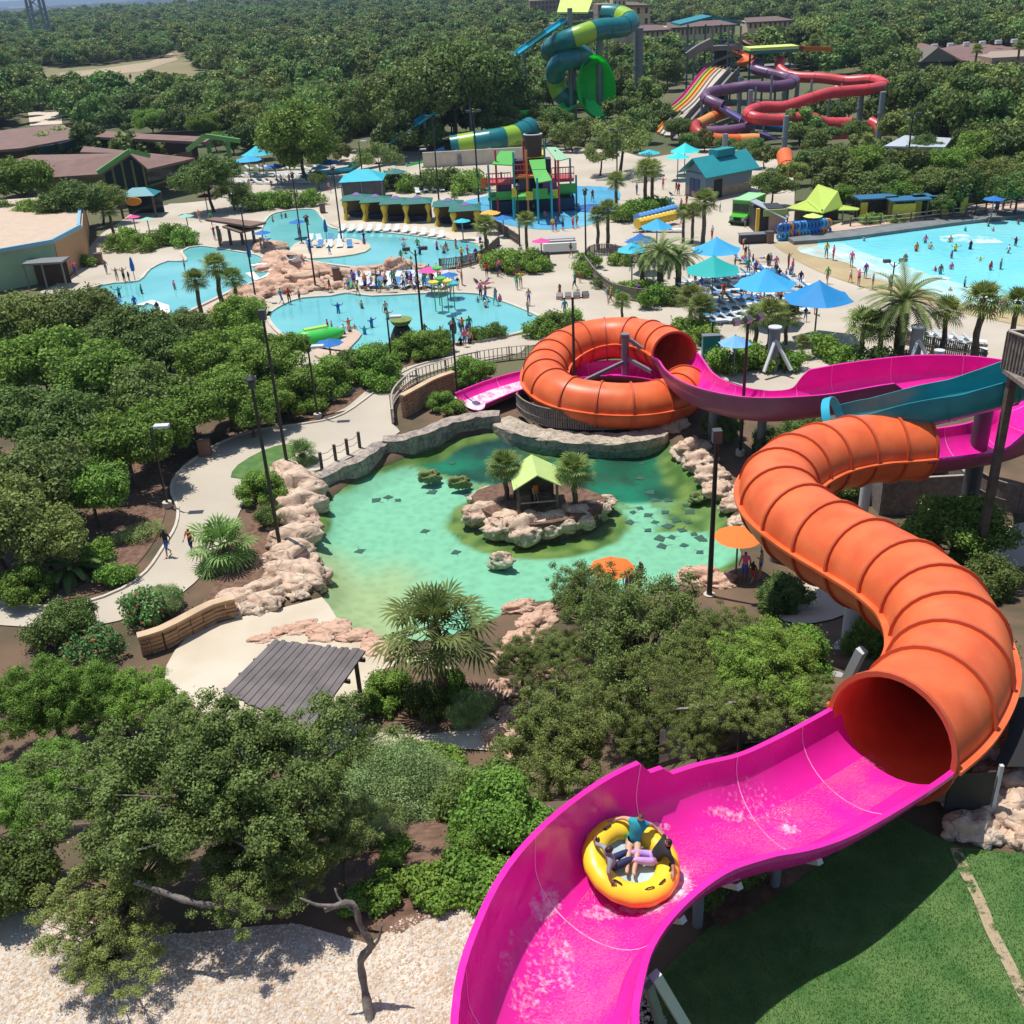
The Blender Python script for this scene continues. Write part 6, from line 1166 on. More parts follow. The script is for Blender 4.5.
mb = MB(); A, B_, C_ = VY(920, 62, YL-2), VY(938, 47.5, YL-2), VY(961, 61, YL-2); mb.add([A, C_, B_, A+Vector((0, 9, 0)), C_+Vector((0, 9, 0)), B_+Vector((0, 9, 0))], [(0, 1, 2), (1, 4, 5, 2), (0, 2, 5, 3)]); part(e, 'gable', mb, M_('lodge_stone', (.16, .14, .11), r=.9))
for k in range(6): q = VY(935+k*16, 48-k, YL+20); mb = MB(); mb.box(q.x-.8, q.x+.8, q.y, q.y+1.2, q.z, q.z+1.0); part(e, 'roof_unit', mb, M_('roof_unit_white', (.7, .7, .7), r=.6))
e = empty('grey_roof_canopy', P(915, 160, 0), 0, 'flat pale grey roofed shelter among the trees behind the wave pool', 'shelter')
q4 = [P(884, 146, 4), P(945, 147, 4), P(952, 138, 4), P(905, 135, 4)]; quad_roof(e, 'roof', q4, .25, M_('pale_metal_roof', (.42, .46, .50), r=.5))
for q in q4: mb = MB(); mb.bar((q.x, q.y, 0), (q.x, q.y, 3.8), .25); part(e, 'post', mb, STEEL)
e = empty('grey_lattice_tower', P(44, 60, 0), 0, 'tall grey lattice tower leaning against the horizon at the upper left', 'tower'); c = P(45, 46, 0)
for sx, sy in ((-1, -1), (1, -1), (1, 1), (-1, 1)): mb = MB(); mb.bar(c+Vector((sx*5.2, sy*4, 0)), c+Vector((sx*3.4, sy*3, 75)), 1.5); part(e, 'leg', mb, M_('tower_steel', (.20, .22, .24), r=.6))
for k in range(9): z = k*8; w = 5.2-1.8*z/75; mb = MB(); mb.bar(c+Vector((-w, -w*.78, z)), c+Vector((w-.2, -w*.78, z+8)), .6); part(e, 'brace', mb, M_('tower_steel', (.20, .22, .24), r=.6)); mb = MB(); mb.bar(c+Vector((w, -w*.78, z)), c+Vector((-w+.2, -w*.78, z+8)), .6); part(e, 'brace', mb, M_('tower_steel', (.20, .22, .24), r=.6))
# far town: pale long sheds
for i, (l, r, t, b, y, lb, cm) in enumerate(((47, 92, 14.5, 17, 1700, 'long white warehouse beyond the trees right of the lattice tower', (.72, .70, .62)), (72, 82, 9, 12.5, 3400, 'small white domed building near the horizon hills', (.8, .8, .8)), (92, 108, 12.8, 15, 2000, 'short cream warehouse at the right end of the white one', (.62, .56, .48)), (415, 445, 4.5, 8, 2600, 'row of white sheds far off under the hills', (.75, .74, .72)), (492, 513, 5, 9, 1500, 'pale blue grey shed roof in the far field', (.50, .55, .62)), (352, 372, 7.5, 10.5, 2500, 'tiny cream building far beyond the forest at the top', (.66, .58, .5)))):
    e = empty('warehouse', VY((l+r)/2, b, y), 0, lb, 'building'); mb = MB(); a = VY(l, b, y); c = VY(r, b, y); z1 = VY((l+r)/2, t, y).z; mb.box(a.x, c.x, y, y+40, -5, z1); part(e, 'wall', mb, M_('shed_wall_%s' % 'abcdef'[i], cm, r=.8)); mb = MB(); mb.add([(a.x-2, y-1, z1), (c.x+2, y-1, z1), (c.x+2, y+41, z1), (a.x-2, y+41, z1), (a.x-2, y+20, z1+4), (c.x+2, y+20, z1+4)], [(0, 1, 5, 4), (2, 3, 4, 5), (0, 4, 3), (1, 2, 5)]); part(e, 'roof', mb, M_('shed_roof', (.7, .7, .68), r=.6))
# ------------------------------------------------------------ umbrellas, loungers, kiosks
SKYB = mat('sky_blue_canvas', (.03, .34, .62), .75); DBLUE = mat('deep_blue_canvas', (.005, .13, .40), .75); TEALC = mat('teal_canvas', (.005, .36, .33), .75); TURQ = TEALR; ORGC = mat('orange_canvas', (.80, .38, .04), .8); PINKC = mat('pink_canvas', (.72, .06, .28), .8); LBC = mat('pale_blue_canvas', (.16, .40, .75), .8)
def umbrella(px, py, rpx, h, m, label, sides=6, sag=.12, group=None, pole=STEEL, rise=.33, name='umbrella'):
    """px, py = canopy centre"""
    c = P(px, py, h); r = rpx*mpp(px, py, h); e = empty(name, (c.x, c.y, 0), random.Random(px).uniform(0, 1), label, 'umbrella', group)
    mb = MB(); n = sides*4; hh = r*rise; rings = 5
    for i in range(rings+1):
        t = i/rings
        for k in range(n):
            a = 2*pi*k/n; q = (k % 4)/4; edge = 1-sag*t*sin(pi*q)*1.1; zz = h+hh*(1-t)**1.25-.03*r*sin(pi*q)*t
            mb.v.append((r*t*edge*cos(a), r*t*edge*sin(a), zz))
    for i in range(rings):
        for k in range(n): mb.f.append([i*n+k, (i+1)*n+k, (i+1)*n+(k+1) % n, i*n+(k+1) % n]); mb.mi.append(0)
    mb.build('canopy', m, e); mb = MB(); mb.tube([(0, 0, 0), (0, 0, h+hh)], .07 if r < 3 else .12, 8); mb.build('pole', pole, e)
    return e
for a in ((765, 284, 32, 3.4, SKYB, 'big sky blue umbrella over the loungers, nearest the wave pool corner', 6), (818, 298, 36, 3.4, mat('strong_blue_canvas', (.004, .21, .50), .7), 'big strong blue umbrella right of the sky blue one above the lounge deck', 6), (713, 270, 29, 3.4, TEALC, 'big teal green umbrella in the middle of the lounge deck', 6), (716, 250, 26, 3.4, SKYB, 'sky blue umbrella just behind the teal green one', 6), (657, 227, 17, 3.2, SKYB, 'small sky blue umbrella beside the long blue and yellow roller', 6),
          (640, 241, 16, 3.2, DBLUE, 'blue umbrella left of the feathery palms', 6), (632, 250, 16, 3.2, mat('cyan_canvas', (.03, .42, .58), .7), 'cyan umbrella over the wooden fenced deck', 6), (735, 343, 17, 2.6, LBC, 'pale blue table umbrella behind the magenta chute', 8),
          (257, 154, 16, 3.4, TURQ, 'larger turquoise umbrella near the green columned hall', 6), (248, 160, 15, 3.2, SKYB, 'blue umbrella below the turquoise one near the hall', 6), (649, 153, 12, 3.2, TURQ, 'turquoise umbrella left of the pair by the restroom block', 6), (685, 151, 16, 3.4, mat('bright_turquoise_canvas', (.01, .55, .55), .7), 'bright turquoise umbrella behind the restroom roof', 6), (678, 157, 13, 3.2, mat('bright_turquoise_canvas', (.01, .55, .55), .7), 'lower bright turquoise umbrella in front of its twin', 6),
          (462, 221, 9, 2.3, TURQ, 'turquoise umbrella at the right end of the cabana row', 8), (490, 213, 11, 2.4, ORGC, 'orange umbrella beside the play tower', 8), (503, 218, 10, 2.2, DBLUE, 'small blue umbrella right of the orange one', 8), (449, 275, 10, 2.3, DBLUE, 'blue umbrella on the deck by the pink canopies', 8), (329, 343, 15, 2.1, DBLUE, 'blue umbrella by the green kayak shaped raft', 8), (262, 233, 9, 2.2, DBLUE, 'blue umbrella at the left tip of the upper lagoon', 8), (297, 222, 9, 2.0, DBLUE, 'blue umbrella standing in the upper lagoon water', 8),
          (110, 302, 13, 2.0, DBLUE, 'blue umbrella at the left end of the left lagoon', 8), (905, 199, 10, 2.5, DBLUE, 'blue umbrella in front of the yellow cabanas', 6), (994, 199, 11, 2.6, DBLUE, 'blue umbrella at the far right of the wave pool wall', 6), (813, 216, 10, 2.3, mat('pale_lime_canvas', (.55, .68, .16), .7), 'pale lime umbrella under the lime tent', 6), (275, 167, 12, 2.6, DBLUE, 'blue umbrella under the round green tree', 6), (330, 163, 12, 2.6, DBLUE, 'blue umbrella right of the round green tree', 6), (395, 172, 12, 2.6, CABR, 'dark teal umbrella beside the leaning oak', 6), (320, 168, 10, 2.4, SKYB, 'small sky blue umbrella near the end of the cyan slide', 6),
          (541, 241, 10, 2.5, PINKC, 'pink umbrella of the small stand below the play tower', 8), (430, 270, 13, 2.4, PINKC, 'pink canopy crowded with guests between the lagoons', 4), (262, 350, 12, 2.4, PINKC, 'pink canopy half hidden in the shrubs by the green raft', 4), (205, 196, 9, 2.4, mat('maroon_canvas', (.20, .02, .06), .8), 'maroon umbrella in the shade of the dark oak', 6), (133, 217, 7, 2.2, PINKC, 'small pink umbrella under the entrance canopy', 8), (147, 219, 7, 2.2, mat('seafoam_canvas', (.25, .5, .42), .8), 'small seafoam umbrella beside the pink one at the entrance', 8), (186, 216, 8, 2.2, mat('seafoam_canvas', (.25, .5, .42), .8), 'seafoam umbrella near the hall windows', 8)):
    umbrella(a[0], a[1], a[2], a[3], a[4], a[5], a[6], rise=.5 if a[2] > 15 else .3)
def closed_umbrella(px, py, label, m=DBLUE, h=2.5):
    c = P(px, py, 0); e = empty('closed_umbrella', c, 0, label, 'umbrella'); mb = MB(); mb.tube([(0, 0, 0), (0, 0, h)], .04, 6); mb.build('pole', STEEL, e); mb = MB(); mb.lathe([(0, h+.05), (.12, h-.15), (.25, h-1.0), (.2, h-1.5), (.05, h-1.55)], n=8); mb.build('canopy', m, e)
closed_umbrella(135, 280, 'closed navy umbrella at the edge of the left lagoon'); closed_umbrella(251, 266, 'closed navy umbrella on the rim by the pink rocks'); closed_umbrella(327, 240, 'closed navy umbrella on the lounger island'); closed_umbrella(455, 345, 'closed teal umbrella at the near rim of the lower lagoon', CABR)
LW = mat('white_sling', (.62, .66, .68), .7); LBL = mat('blue_sling', (.06, .22, .45), .7); LFR = mat('lounger_frame', (.75, .76, .76), .4)
def make_lounger(m):
    e = empty('lounger', (0, 0, 0)); mb = MB(); mb.box(-.32, .32, -.75, .45, .3, .35); mb.build('seat', m, e); mb = MB(); mb.add([(-.32, .45, .31), (.32, .45, .31), (.32, 1.05, .75), (-.32, 1.05, .75), (-.32, .45, .36), (.32, .45, .36), (.32, 1.03, .8), (-.32, 1.03, .8)], [(3, 2, 1, 0), (4, 5, 6, 7), (0, 1, 5, 4), (1, 2, 6, 5), (2, 3, 7, 6), (3, 0, 4, 7)]); mb.build('backrest', m, e)
    mb = MB()
    for x in (-.34, .34): mb = MB(); mb.bar((x, -.75, .3), (x, .5, .3), .04); mb.build('side_rail', LFR, e)
    for x in (-.3, .3):
        for y in (-.6, .4): mb = MB(); mb.bar((x, y, 0), (x, y, .3), .04); mb.build('leg', LFR, e)
    return e
lp = {'w': make_lounger(LW), 'b': make_lounger(LBL)}; used = {'w': False, 'b': False}; rr = random.Random(77)
def lounger(px, py, rz, k, label, group):
    if used[k]: o = copy_tree(lp[k])
    else: o = lp[k]; used[k] = True
    o.location = P(px, py, .04); o.rotation_euler = (0, 0, rz); tag(o, label, 'lounger', group)
for row in range(7):
    for i in range(10): lounger(684+i*9.6+row*5+rr.uniform(-1, 1), 285+row*6.2-i*1.3+(2 if row > 2 else 0), R(rr.choice((70, 80, 75))), rr.choice('wwwb'), 'pool lounger in the dense rows under the big blue umbrellas', 'loungers on the lounge deck')
for i in range(14): lounger(742+i*5.5, 262+i*2.2+rr.uniform(-2, 2), R(60+rr.uniform(-15, 15)), rr.choice('wwb'), 'lounger in the loose line between the umbrellas and the wave pool beach', 'loungers by the wave pool beach')
for i in range(9): lounger(418+i*8, 193-i*.6+rr.uniform(-1, 1), R(10), 'w', 'white lounger in the row behind the teal cabanas', 'loungers behind the cabanas')
for i in range(12): lounger(342+i*9, 232+(i > 6)*(i-6)*1.3, R(-10), 'w', 'pale lounger on the rim right in front of the teal cabanas', 'loungers in front of the cabanas')
for i in range(9): lounger(310+(i % 5)*10, 248-(i//5)*6, R(rr.uniform(-20, 20)), rr.choice('wwb'), 'white lounger on the little island of the upper lagoon', 'loungers on the lagoon island')
for i in range(26): lounger(240+(i % 9)*10+rr.uniform(-2, 2), 170+(i//9)*7, R(60), 'w', 'white lounger in the rows beside the round green tree', 'loungers near the round tree')
for i in range(18): lounger(352+(i % 9)*9+rr.uniform(-2, 2), 281+(i//9)*6, R(rr.uniform(-30, 30)), rr.choice('wwb'), 'lounger on the crowded deck between the two lagoons', 'loungers between the lagoons')
for i in range(16): lounger(905+(i % 8)*10+rr.uniform(-1, 1), 334+(i//8)*8+(i % 8)*1.5, R(60), 'w', 'pale lounger in the rows behind the palms by the wave pool', 'loungers behind the right palms')
for i in range(10): lounger(640+(i % 5)*9, 232+(i//5)*30, R(80), 'w', 'lounger beside the small umbrellas left of the deck palms', 'loungers left of the deck palms')
# deck island in the upper lagoon
o = sheet('lagoon_island', smoothpoly([(290, 252), (300, 243), (330, 241), (352, 240), (370, 246), (366, 253), (340, 258), (300, 260)], 0, 1.5), .2, BEACH, th=.2)
sheet('lagoon_rim', smoothpoly([(338, 228), (400, 232), (432, 234), (452, 240), (470, 242), (488, 252), (500, 252), (500, 244), (470, 236), (430, 226), (340, 222)], 0, 1.5), .12, BEACH, th=.1)
sheet('lagoon_peninsula', smoothpoly([(315, 352), (335, 336), (355, 331), (362, 336), (350, 350), (345, 358), (320, 360)], 0, 1.5), .2, CONCP, th=.2)
for pts_ in ([(140, 308), (150, 304), (165, 309), (166, 315), (155, 322)], [(252, 268), (262, 266), (275, 268), (272, 276), (258, 282), (250, 275)]):
    curb([P(a, b, 0) for a, b in pts_], mat('white_rim', (.7, .66, .58), .8), .9, .3, 0, 'pool_rim')
e = empty('kayak_raft', P(310, 342, 0), 0, 'bright green boat shaped play raft at the rim of the lower lagoon', 'raft'); c = P(311, 340, .4); c2 = P(345, 334, .4); c1 = P(288, 345, .4); d = (c2-c1)
mb = MB(); mb.tube([c1+d*t+Vector((0, 0, .35*abs(t-.5)**2*4)) for t in [k/12 for k in range(13)]], [.1, .5, .75, .9, 1, 1, 1, 1, .95, .8, .65, .4, .1], 10); part(e, 'hull', mb, mat('raft_green', (.05, .55, .08), .4), True); mb = MB(); mb.tube([c1+d*.3+Vector((0, 0, .85)), c1+d*.7+Vector((0, 0, .85))], .3, 8); part(e, 'seat', mb, mat('raft_lime', (.35, .65, .08), .5))
# --- lime tent
e = empty('lime_tent', P(822, 225, 0), 0, 'lime green canvas tent with a tall pointed middle beside the wave pool', 'tent'); c = P(822, 226, 0)
LT = mat('lime_tent_canvas', (.40, .52, .08), .75)
k_ = mpp(822, 212, 2); w = 34*k_; cy = c.y
def tq(px, py, dy): return VY(px, py, cy+dy)
quad_roof(e, 'canopy', [tq(786, 208, 0), tq(824, 213, -3), tq(826, 204, 2), tq(806, 200, 3)], .1, LT); quad_roof(e, 'canopy', [tq(806, 200, 3), tq(822, 213, -3), tq(838, 191, 1), tq(818, 184, 4)], .1, LT); quad_roof(e, 'canopy', [tq(822, 213, -3), tq(843, 207, 0), tq(838, 191, 1)], .1, LT); quad_roof(e, 'canopy', [tq(843, 205, 1), tq(860, 208, 1), tq(858, 210, -1), tq(838, 210, -2)], .1, LT)
for x, dy in ((788, 0), (806, 2), (822, -2.5), (843, -1), (857, 0)): a = VY(x, 212, cy+dy); mb = MB(); mb.bar((a.x, cy+dy, 0), (a.x, cy+dy, a.z+.3), .14); part(e, 'post', mb, M_('grey_green_post', (.12, .17, .12), r=.6))
mb = MB(); mb.box(P(800, 226, 0).x, P(845, 224, 0).x, cy+3, cy+3.3, 0, 2.4); part(e, 'back_wall', mb, WOODD)
# --- snack kiosk
c = P(765, 233, 0); e = empty('snack_kiosk', c, 0, 'kiosk with a slanted pale grey metal roof beside the green food truck', 'kiosk'); q4 = [tq(752, 200, -2), tq(789, 215, -5), tq(789.5, 211, -1), tq(762, 199, 2)]; cy = c.y
q4 = [VY(750, 201, cy+1), VY(786, 219, cy-1.5), VY(790, 214, cy+4), VY(756, 199, cy+5)]; quad_roof(e, 'roof', q4, .12, M_('pale_metal_roof', (.42, .46, .50), r=.5))
a = P(754, 232, 0); b = P(782, 233, 0); mb = MB(); mb.box(a.x, a.x+3.2, cy+.5, cy+3.5, 0, 2.6); part(e, 'counter_box', mb, M_('kiosk_dark', (.03, .03, .035), r=.6)); mb = MB(); mb.box(b.x-1.4, b.x+.4, cy, cy+3, 0, 2.5); part(e, 'brick_pier', mb, M_('pinkish_wall', (.42, .30, .26), r=.9)); mb = MB(); mb.box(a.x-.1, a.x+.25, cy-.4, cy, 0, 2.8); part(e, 'yellow_post', mb, YWALL if 'YWALL' in globals() else mat('yellow_paint', (.70, .42, .04), .6)); mb = MB(); mb.box(a.x+.7, a.x+3.4, cy-.3, cy-.1, 1.9, 2.6); part(e, 'menu_board', mb, M_('menu_green', (.30, .36, .10), r=.6))
c = P(752, 243, 0); e = empty('black_counter', c, 0, 'low black equipment box on the plaza in front of the kiosk', 'box'); mb = MB(); mb.box(c.x-1.4, c.x+1.4, c.y-.5, c.y+.5, .1, 1.0); part(e, 'body', mb, M_('kiosk_dark', (.03, .03, .035), r=.6)); mb = MB(); mb.box(c.x-1.5, c.x+1.5, c.y-.6, c.y+.6, 1.0, 1.07); part(e, 'lid', mb, STEEL)
# --- food truck
c = P(737, 226, 0); e = empty('food_truck', c, 0, 'bright green food truck with a white roof parked on the plaza', 'truck'); GT = mat('truck_green', (.08, .42, .03), .3); BLK = mat('tyre_black', (.012, .012, .012), .8)
e.rotation_euler = (0, 0, R(-36)); e.scale = (.9, .9, .9)
def lp_(e, n, mb, m, parent=None, sm=False): o = mb.build(n, m, parent or e); return o
mb = MB(); vs = [(-1.1, 0, .5), (1.1, 0, .5), (1.1, .9, 1.35), (-1.1, .9, 1.35), (-1.1, 0, 1.2), (1.1, 0, 1.2)]; mb.add([(-1.1, -.0, .45), (1.1, 0, .45), (1.1, 1.2, .45), (-1.1, 1.2, .45), (-1.1, 0, 1.15), (1.1, 0, 1.15), (1.1, 1.2, 1.5), (-1.1, 1.2, 1.5)], [(3, 2, 1, 0), (4, 5, 6, 7), (0, 1, 5, 4), (1, 2, 6, 5), (2, 3, 7, 6), (3, 0, 4, 7)]); lp_(e, 'bonnet', mb, GT)
mb = MB(); mb.box(-1.2, 1.2, 1.0, 6.2, .45, 3.0); lp_(e, 'body', mb, GT); mb = MB(); mb.box(-1.2, 1.2, .95, 6.25, 3.0, 3.12); lp_(e, 'roof', mb, M_('pale_green_truck_roof', (.30, .58, .28), r=.5))
mb = MB(); mb.box(-1.05, -.05, .93, .99, 1.6, 2.6); lp_(e, 'windscreen', mb, GLASSD); mb = MB(); mb.box(.05, 1.05, .93, .99, 1.6, 2.6); lp_(e, 'windscreen', mb, GLASSD)
for x in (-.8, .8): mb = MB(); mb.box(x-.17, x+.17, -.05, -.005, .75, 1.0); lp_(e, 'headlight', mb, LENS)
mb = MB(); mb.box(-1.15, 1.15, -.2, -.06, .35, .55); lp_(e, 'bumper', mb, BLK); mb = MB(); mb.box(-.5, .5, -.04, -.005, .65, 1.1); lp_(e, 'grille', mb, BLK)
for x in (-1.1, 1.1):
    for y in (.8, 5.0): mb = MB(); mb.tube([(x-.12, y, .42), (x+.12, y, .42)], .42, 16); lp_(e, 'wheel', mb, BLK)
mb = MB(); mb.box(1.2, 1.24, 2.6, 5.2, 1.5, 2.5); lp_(e, 'serving_hatch', mb, GLASSD)
# --- yellow cabanas behind wave pool
for i, (x, y) in enumerate(((876, 222), (908, 224), (930, 220), (948, 218))):
    c = P(x, y, 0); e = empty('yellow_cabana', c, 0, ['yellow curtained cabana next to the lime tent', 'yellow panelled cabana behind the blue umbrella', 'yellow cabana between the panels and the dark wooden fence', 'rightmost yellow cabana behind the wave pool'][i], 'cabana', 'yellow cabanas behind the wave pool'); w = 2.0
    for sx in (-w, w): mb = MB(); mb.bar(c+Vector((sx, 0, 0)), c+Vector((sx, 0, 2.6)), .14); part(e, 'post', mb, WOODD)
    mb = MB(); mb.box(c.x-w, c.x+w, c.y+1.8, c.y+2, 0, 2.5); part(e, 'back_panel', mb, WOODD); mb = MB(); mb.box(c.x-w, c.x-w+(2.6 if i == 1 else .8), c.y-.1, c.y, 0.05, 2.3); part(e, 'curtain', mb, YCUR)
    if i != 1: mb = MB(); mb.box(c.x+w-.8, c.x+w, c.y-.1, c.y, .05, 2.3); part(e, 'curtain', mb, YCUR)
    mb = MB(); mb.box(c.x-w-.3, c.x+w+.3, c.y-.4, c.y+2.2, 2.6, 2.75); part(e, 'roof', mb, M_('blue_cabana_roof', (.02, .12, .22), r=.7))
c0 = [P(a, b, .3) for a, b in ((850, 228), (880, 226), (910, 223), (940, 219), (965, 217), (985, 214), (1010, 210), (1040, 206))]; e = empty('rope_railing', c0[0], 0, 'low post and rope railing on the pink walkway behind the wave pool', 'railing')
for a, b in zip(c0, c0[1:]):
    for t in (0, .5): q = a.lerp(b, t); mb = MB(); mb.bar(q, q+Vector((0, 0, 1.2)), .14); part(e, 'post', mb, WOODD)
    for zz in (.6, 1.05): mb = MB(); mb.bar(a+Vector((0, 0, zz)), b+Vector((0, 0, zz)), .07); part(e, 'rope', mb, mat('rope_pale', (.5, .45, .36), .8))
fp_ = [P(a, b, 0) for a, b in ((955, 214), (975, 211), (1000, 207), (1030, 203))]; fence(None, 2.4, 'dark board fence behind the wave pool cabanas at the right', m=WOODD, pts=[tuple(q+Vector((0, 3.5, 0))) for q in fp_], solid=False, gap=.3, pw=.28)
# --- play tower
YP = 134; e = empty('play_tower', P(525, 215, 0), 0, 'multicoloured water play tower with green roofs and a big brown tipping bucket', 'play structure')
RDP = M_('play_red', (.50, .05, .06), r=.5); TLP = M_('play_teal', (.03, .36, .38), r=.5); YLP = M_('play_yellow', (.65, .50, .04), r=.5); GRP = M_('play_green', (.08, .38, .06), r=.6); ORP = M_('play_orange', (.65, .18, .04), r=.5); PRP = M_('play_purple', (.10, .04, .12), r=.6); PLG = M_('pale_green_roof', (.36, .62, .38), r=.6)
def roof_px(pts, m, nm='roof'): quad_roof(e, nm, [VY(a, b, y) for a, b, y in pts], .12, m)
roof_px([(492, 164, YP-1), (512, 165, YP-1), (515, 151, YP+4), (500, 151, YP+4)], GRP); roof_px([(536, 183, YP-6), (552, 180, YP-6), (546, 169.5, YP-3), (532, 170, YP-3)], GRP); roof_px([(532, 169.5, YP-3), (546, 169, YP-3), (545, 159, YP+0), (529, 160, YP+0)], GRP); roof_px([(557, 161, YP-2), (569, 158, YP+2), (556, 147, YP+4), (546, 147, YP+2)], PLG)
bk = VY(533.5, 156, YP+2); bt = VY(533.5, 134, YP+2); mb = MB(); hh_ = bt.z-bk.z; mb.lathe([(0, 0), (1.05, 0), (1.15, hh_), (1.05, hh_), (1.0, hh_-.2), (0, hh_-.25)], tuple(bk), 20); part(e, 'bucket', mb, M_('bucket_brown', (.06, .022, .018), r=.6), True, 30); mb = MB(); mb.lathe([(1.18, hh_-.05), (1.22, hh_+.05), (1.0, hh_+.08)], tuple(bk), 20); part(e, 'bucket_rim', mb, LENS)
for (l, r, t, b, dy, m, nm) in ((488, 514, 197, 200, 0, GRP, 'deck'), (512, 555, 196, 199.5, -3, GRP, 'deck'), (555, 576, 191, 194, 2, GRP, 'deck'), (486, 514, 183, 185, 0, RDP, 'upper_deck'), (550, 574, 180, 182, 2, RDP, 'upper_deck'), (515, 552, 176, 178, 0, ORP, 'upper_deck'), (526, 545, 156, 158, 2, YLP, 'bucket_stand')): boxpx(e, nm, l, r, t, b, YP+dy, 4, m)
for (l, r, t, b, dy, m) in ((496, 512, 192, 197, -.4, GRP), (512, 517, 188, 197, -3.4, YLP), (526, 533, 192, 200, -3.4, YLP), (552, 558, 190, 198, -2.4, YLP), (533, 548, 189, 198, -3.2, GRP), (559, 576, 184, 192, 1.6, GRP), (487, 511, 174, 184, -.3, RDP), (515, 530, 165, 176, .2, RDP), (552, 574, 168, 180, 1.7, RDP), (497, 512, 185, 192, .4, PRP), (519, 530, 178, 190, .2, PRP), (543, 557, 182, 192, -1, M_('play_violet', (.22, .05, .22), r=.5)), (481, 488, 178, 188, .2, ORP), (473, 478, 178, 188, .2, M_('play_lime', (.30, .50, .05), r=.5))):
    a = VY(l, b, YP+dy); c_ = VY(r, b, YP+dy); zt = VY(l, t, YP+dy).z; zb_ = (a.z+c_.z)/2; n_ = max(2, int((c_.x-a.x)/.35)); mb = MB()
    if (b-t) > 6 and m in (RDP,):
        for k in range(n_+1): x = a.x+(c_.x-a.x)*k/n_; mb.bar((x, YP+dy, zb_), (x, YP+dy, zt), .07)
        for zz in (zb_+.1, (zb_+zt)/2, zt): mb.bar((a.x, YP+dy, zz), (c_.x, YP+dy, zz), .12)
    else: mb.box(a.x, c_.x, YP+dy-.05, YP+dy+.05, zb_, zt)
    part(e, 'railing_panel', mb, m)
for i, (x, t, dy, m) in enumerate(((488, 165, 0, TLP), (495, 150, 0, RDP), (513, 152, 0, TLP), (526, 150, -3, ORP), (537, 178, -6, TLP), (551, 180, -5, TLP), (558, 160, -2, RDP), (570, 158, 2, TLP), (576, 175, 3, TLP), (513, 195, -3, TLP), (523, 140, 2, RDP), (544, 140, 2, TLP), (555, 150, 2, RDP), (501, 172, 3, TLP))):
    a = VY(x, t, YP+dy); mb = MB(); mb.tube([(a.x, YP+dy, 0), a], .13, 8); part(e, 'post', mb, m, True)
boxpx(e, 'core_wall', 492, 575, 200, 212, YP+1, 3, M_('play_dark_blue', (.015, .04, .09), r=.6)); boxpx(e, 'core_wall', 514, 552, 160, 198, YP+2, 2, M_('play_dark_purple', (.05, .03, .07), r=.8))
mb = MB(); c = P(592, 208, .12); mb.lathe([(0, .25), (1.2, .22), (2.0, .12), (2.3, 0)], tuple(c), 20); tag(mb.build('splash_dome', BLUEG, None, True), 'low blue splash dome on the floor of the light blue splash pad', 'splash feature')
# striped roller by umbrellas
for k, (m, dz, lb) in enumerate(((LBLUE, .0, 'long bright blue inflatable roller above its yellow twin'), (YWL := mat('yellow_vinyl_far', (.75, .48, .04), .5), 0, 'long yellow inflatable roller below its blue twin'))):
    a = P(637, 219+k*5, 1.0); b = P(675, 209+k*6, 1.0); mb = MB(); n = 40; mb.tube([a.lerp(b, i/n) for i in range(n+1)], [.55+.07*(i % 4 < 2) for i in range(n+1)], 10); tag(mb.build('inflatable_roller', m), lb, 'inflatable')
# deck fence, tiki roof, bins, bench, pink stand
fence([(585, 268), (596, 283), (612, 296), (636, 302), (660, 304), (690, 306)], 1.3, 'weathered fence round the left end of the lounge deck'); fence([(585, 268), (590, 258), (610, 256), (632, 262)], 1.3, 'short weathered fence at the back of the lounge deck')
fence([(905, 345), (930, 352), (960, 358), (985, 366)], 1.2, 'brown fence among the palms left of the wooden platform', m=WOODG)
fence([(440, 270), (460, 268), (480, 262), (490, 255), (500, 246)], 1.2, 'dark curved fence between the upper lagoon and the palm', m=WOODD); fence([(478, 218), (490, 226), (505, 236), (520, 246)], 1.2, 'dark fence below the orange umbrella', m=WOODD)
e = empty('shade_roof', P(237, 240, 0), 0, 'double brown timber shade roof on posts beside the upper lagoon', 'shelter'); cy = P(237, 245, 0).y
quad_roof(e, 'roof', [VY(205, 219, cy-2), VY(250, 226, cy-3), VY(266, 222, cy+3), VY(215, 217, cy+3)], .25, mat('brown_timber_roof', (.20, .12, .09), .9, var=.15, vscale=1)); quad_roof(e, 'roof', [VY(222, 226, cy-3), VY(240, 232, cy-3.5), VY(262, 227, cy+1), VY(230, 224, cy+1)], .2, mat('brown_timber_roof', (.20, .12, .09), .9))
for x in (217, 228, 240, 252): a = VY(x, 226, cy); mb = MB(); mb.bar((a.x, cy, 0), (a.x, cy, a.z), .3); part(e, 'post', mb, WOODD)
for (x, y, lb) in ((206, 455, 'square reddish brown bin with a dark lid beside the path'), (516, 275, 'brown bin by the planting below the pink umbrella'), (546, 265, 'brown bin on the path right of the pink stand'), (769, 243, 'brown bin beside the kiosk'), (100, 264, 'brown bin at the corner of the pale green building'), (337, 280, 'brown bin on the rockwork between the lagoons'), (323, 213, 'brown crate cabinet at the left end of the cabana rim')):
    c = P(x, y, 0); e = empty('litter_bin', c, R(10), lb, 'bin'); mb = MB(); mb.box(-.38, .38, -.38, .38, 0, 1.15); mb.build('body', mat('bin_brown', (.22, .12, .085), .85, var=.1), e); mb = MB(); mb.box(-.42, .42, -.42, .42, 1.15, 1.28); mb.build('lid', mat('bin_lid', (.08, .07, .07), .6), e)
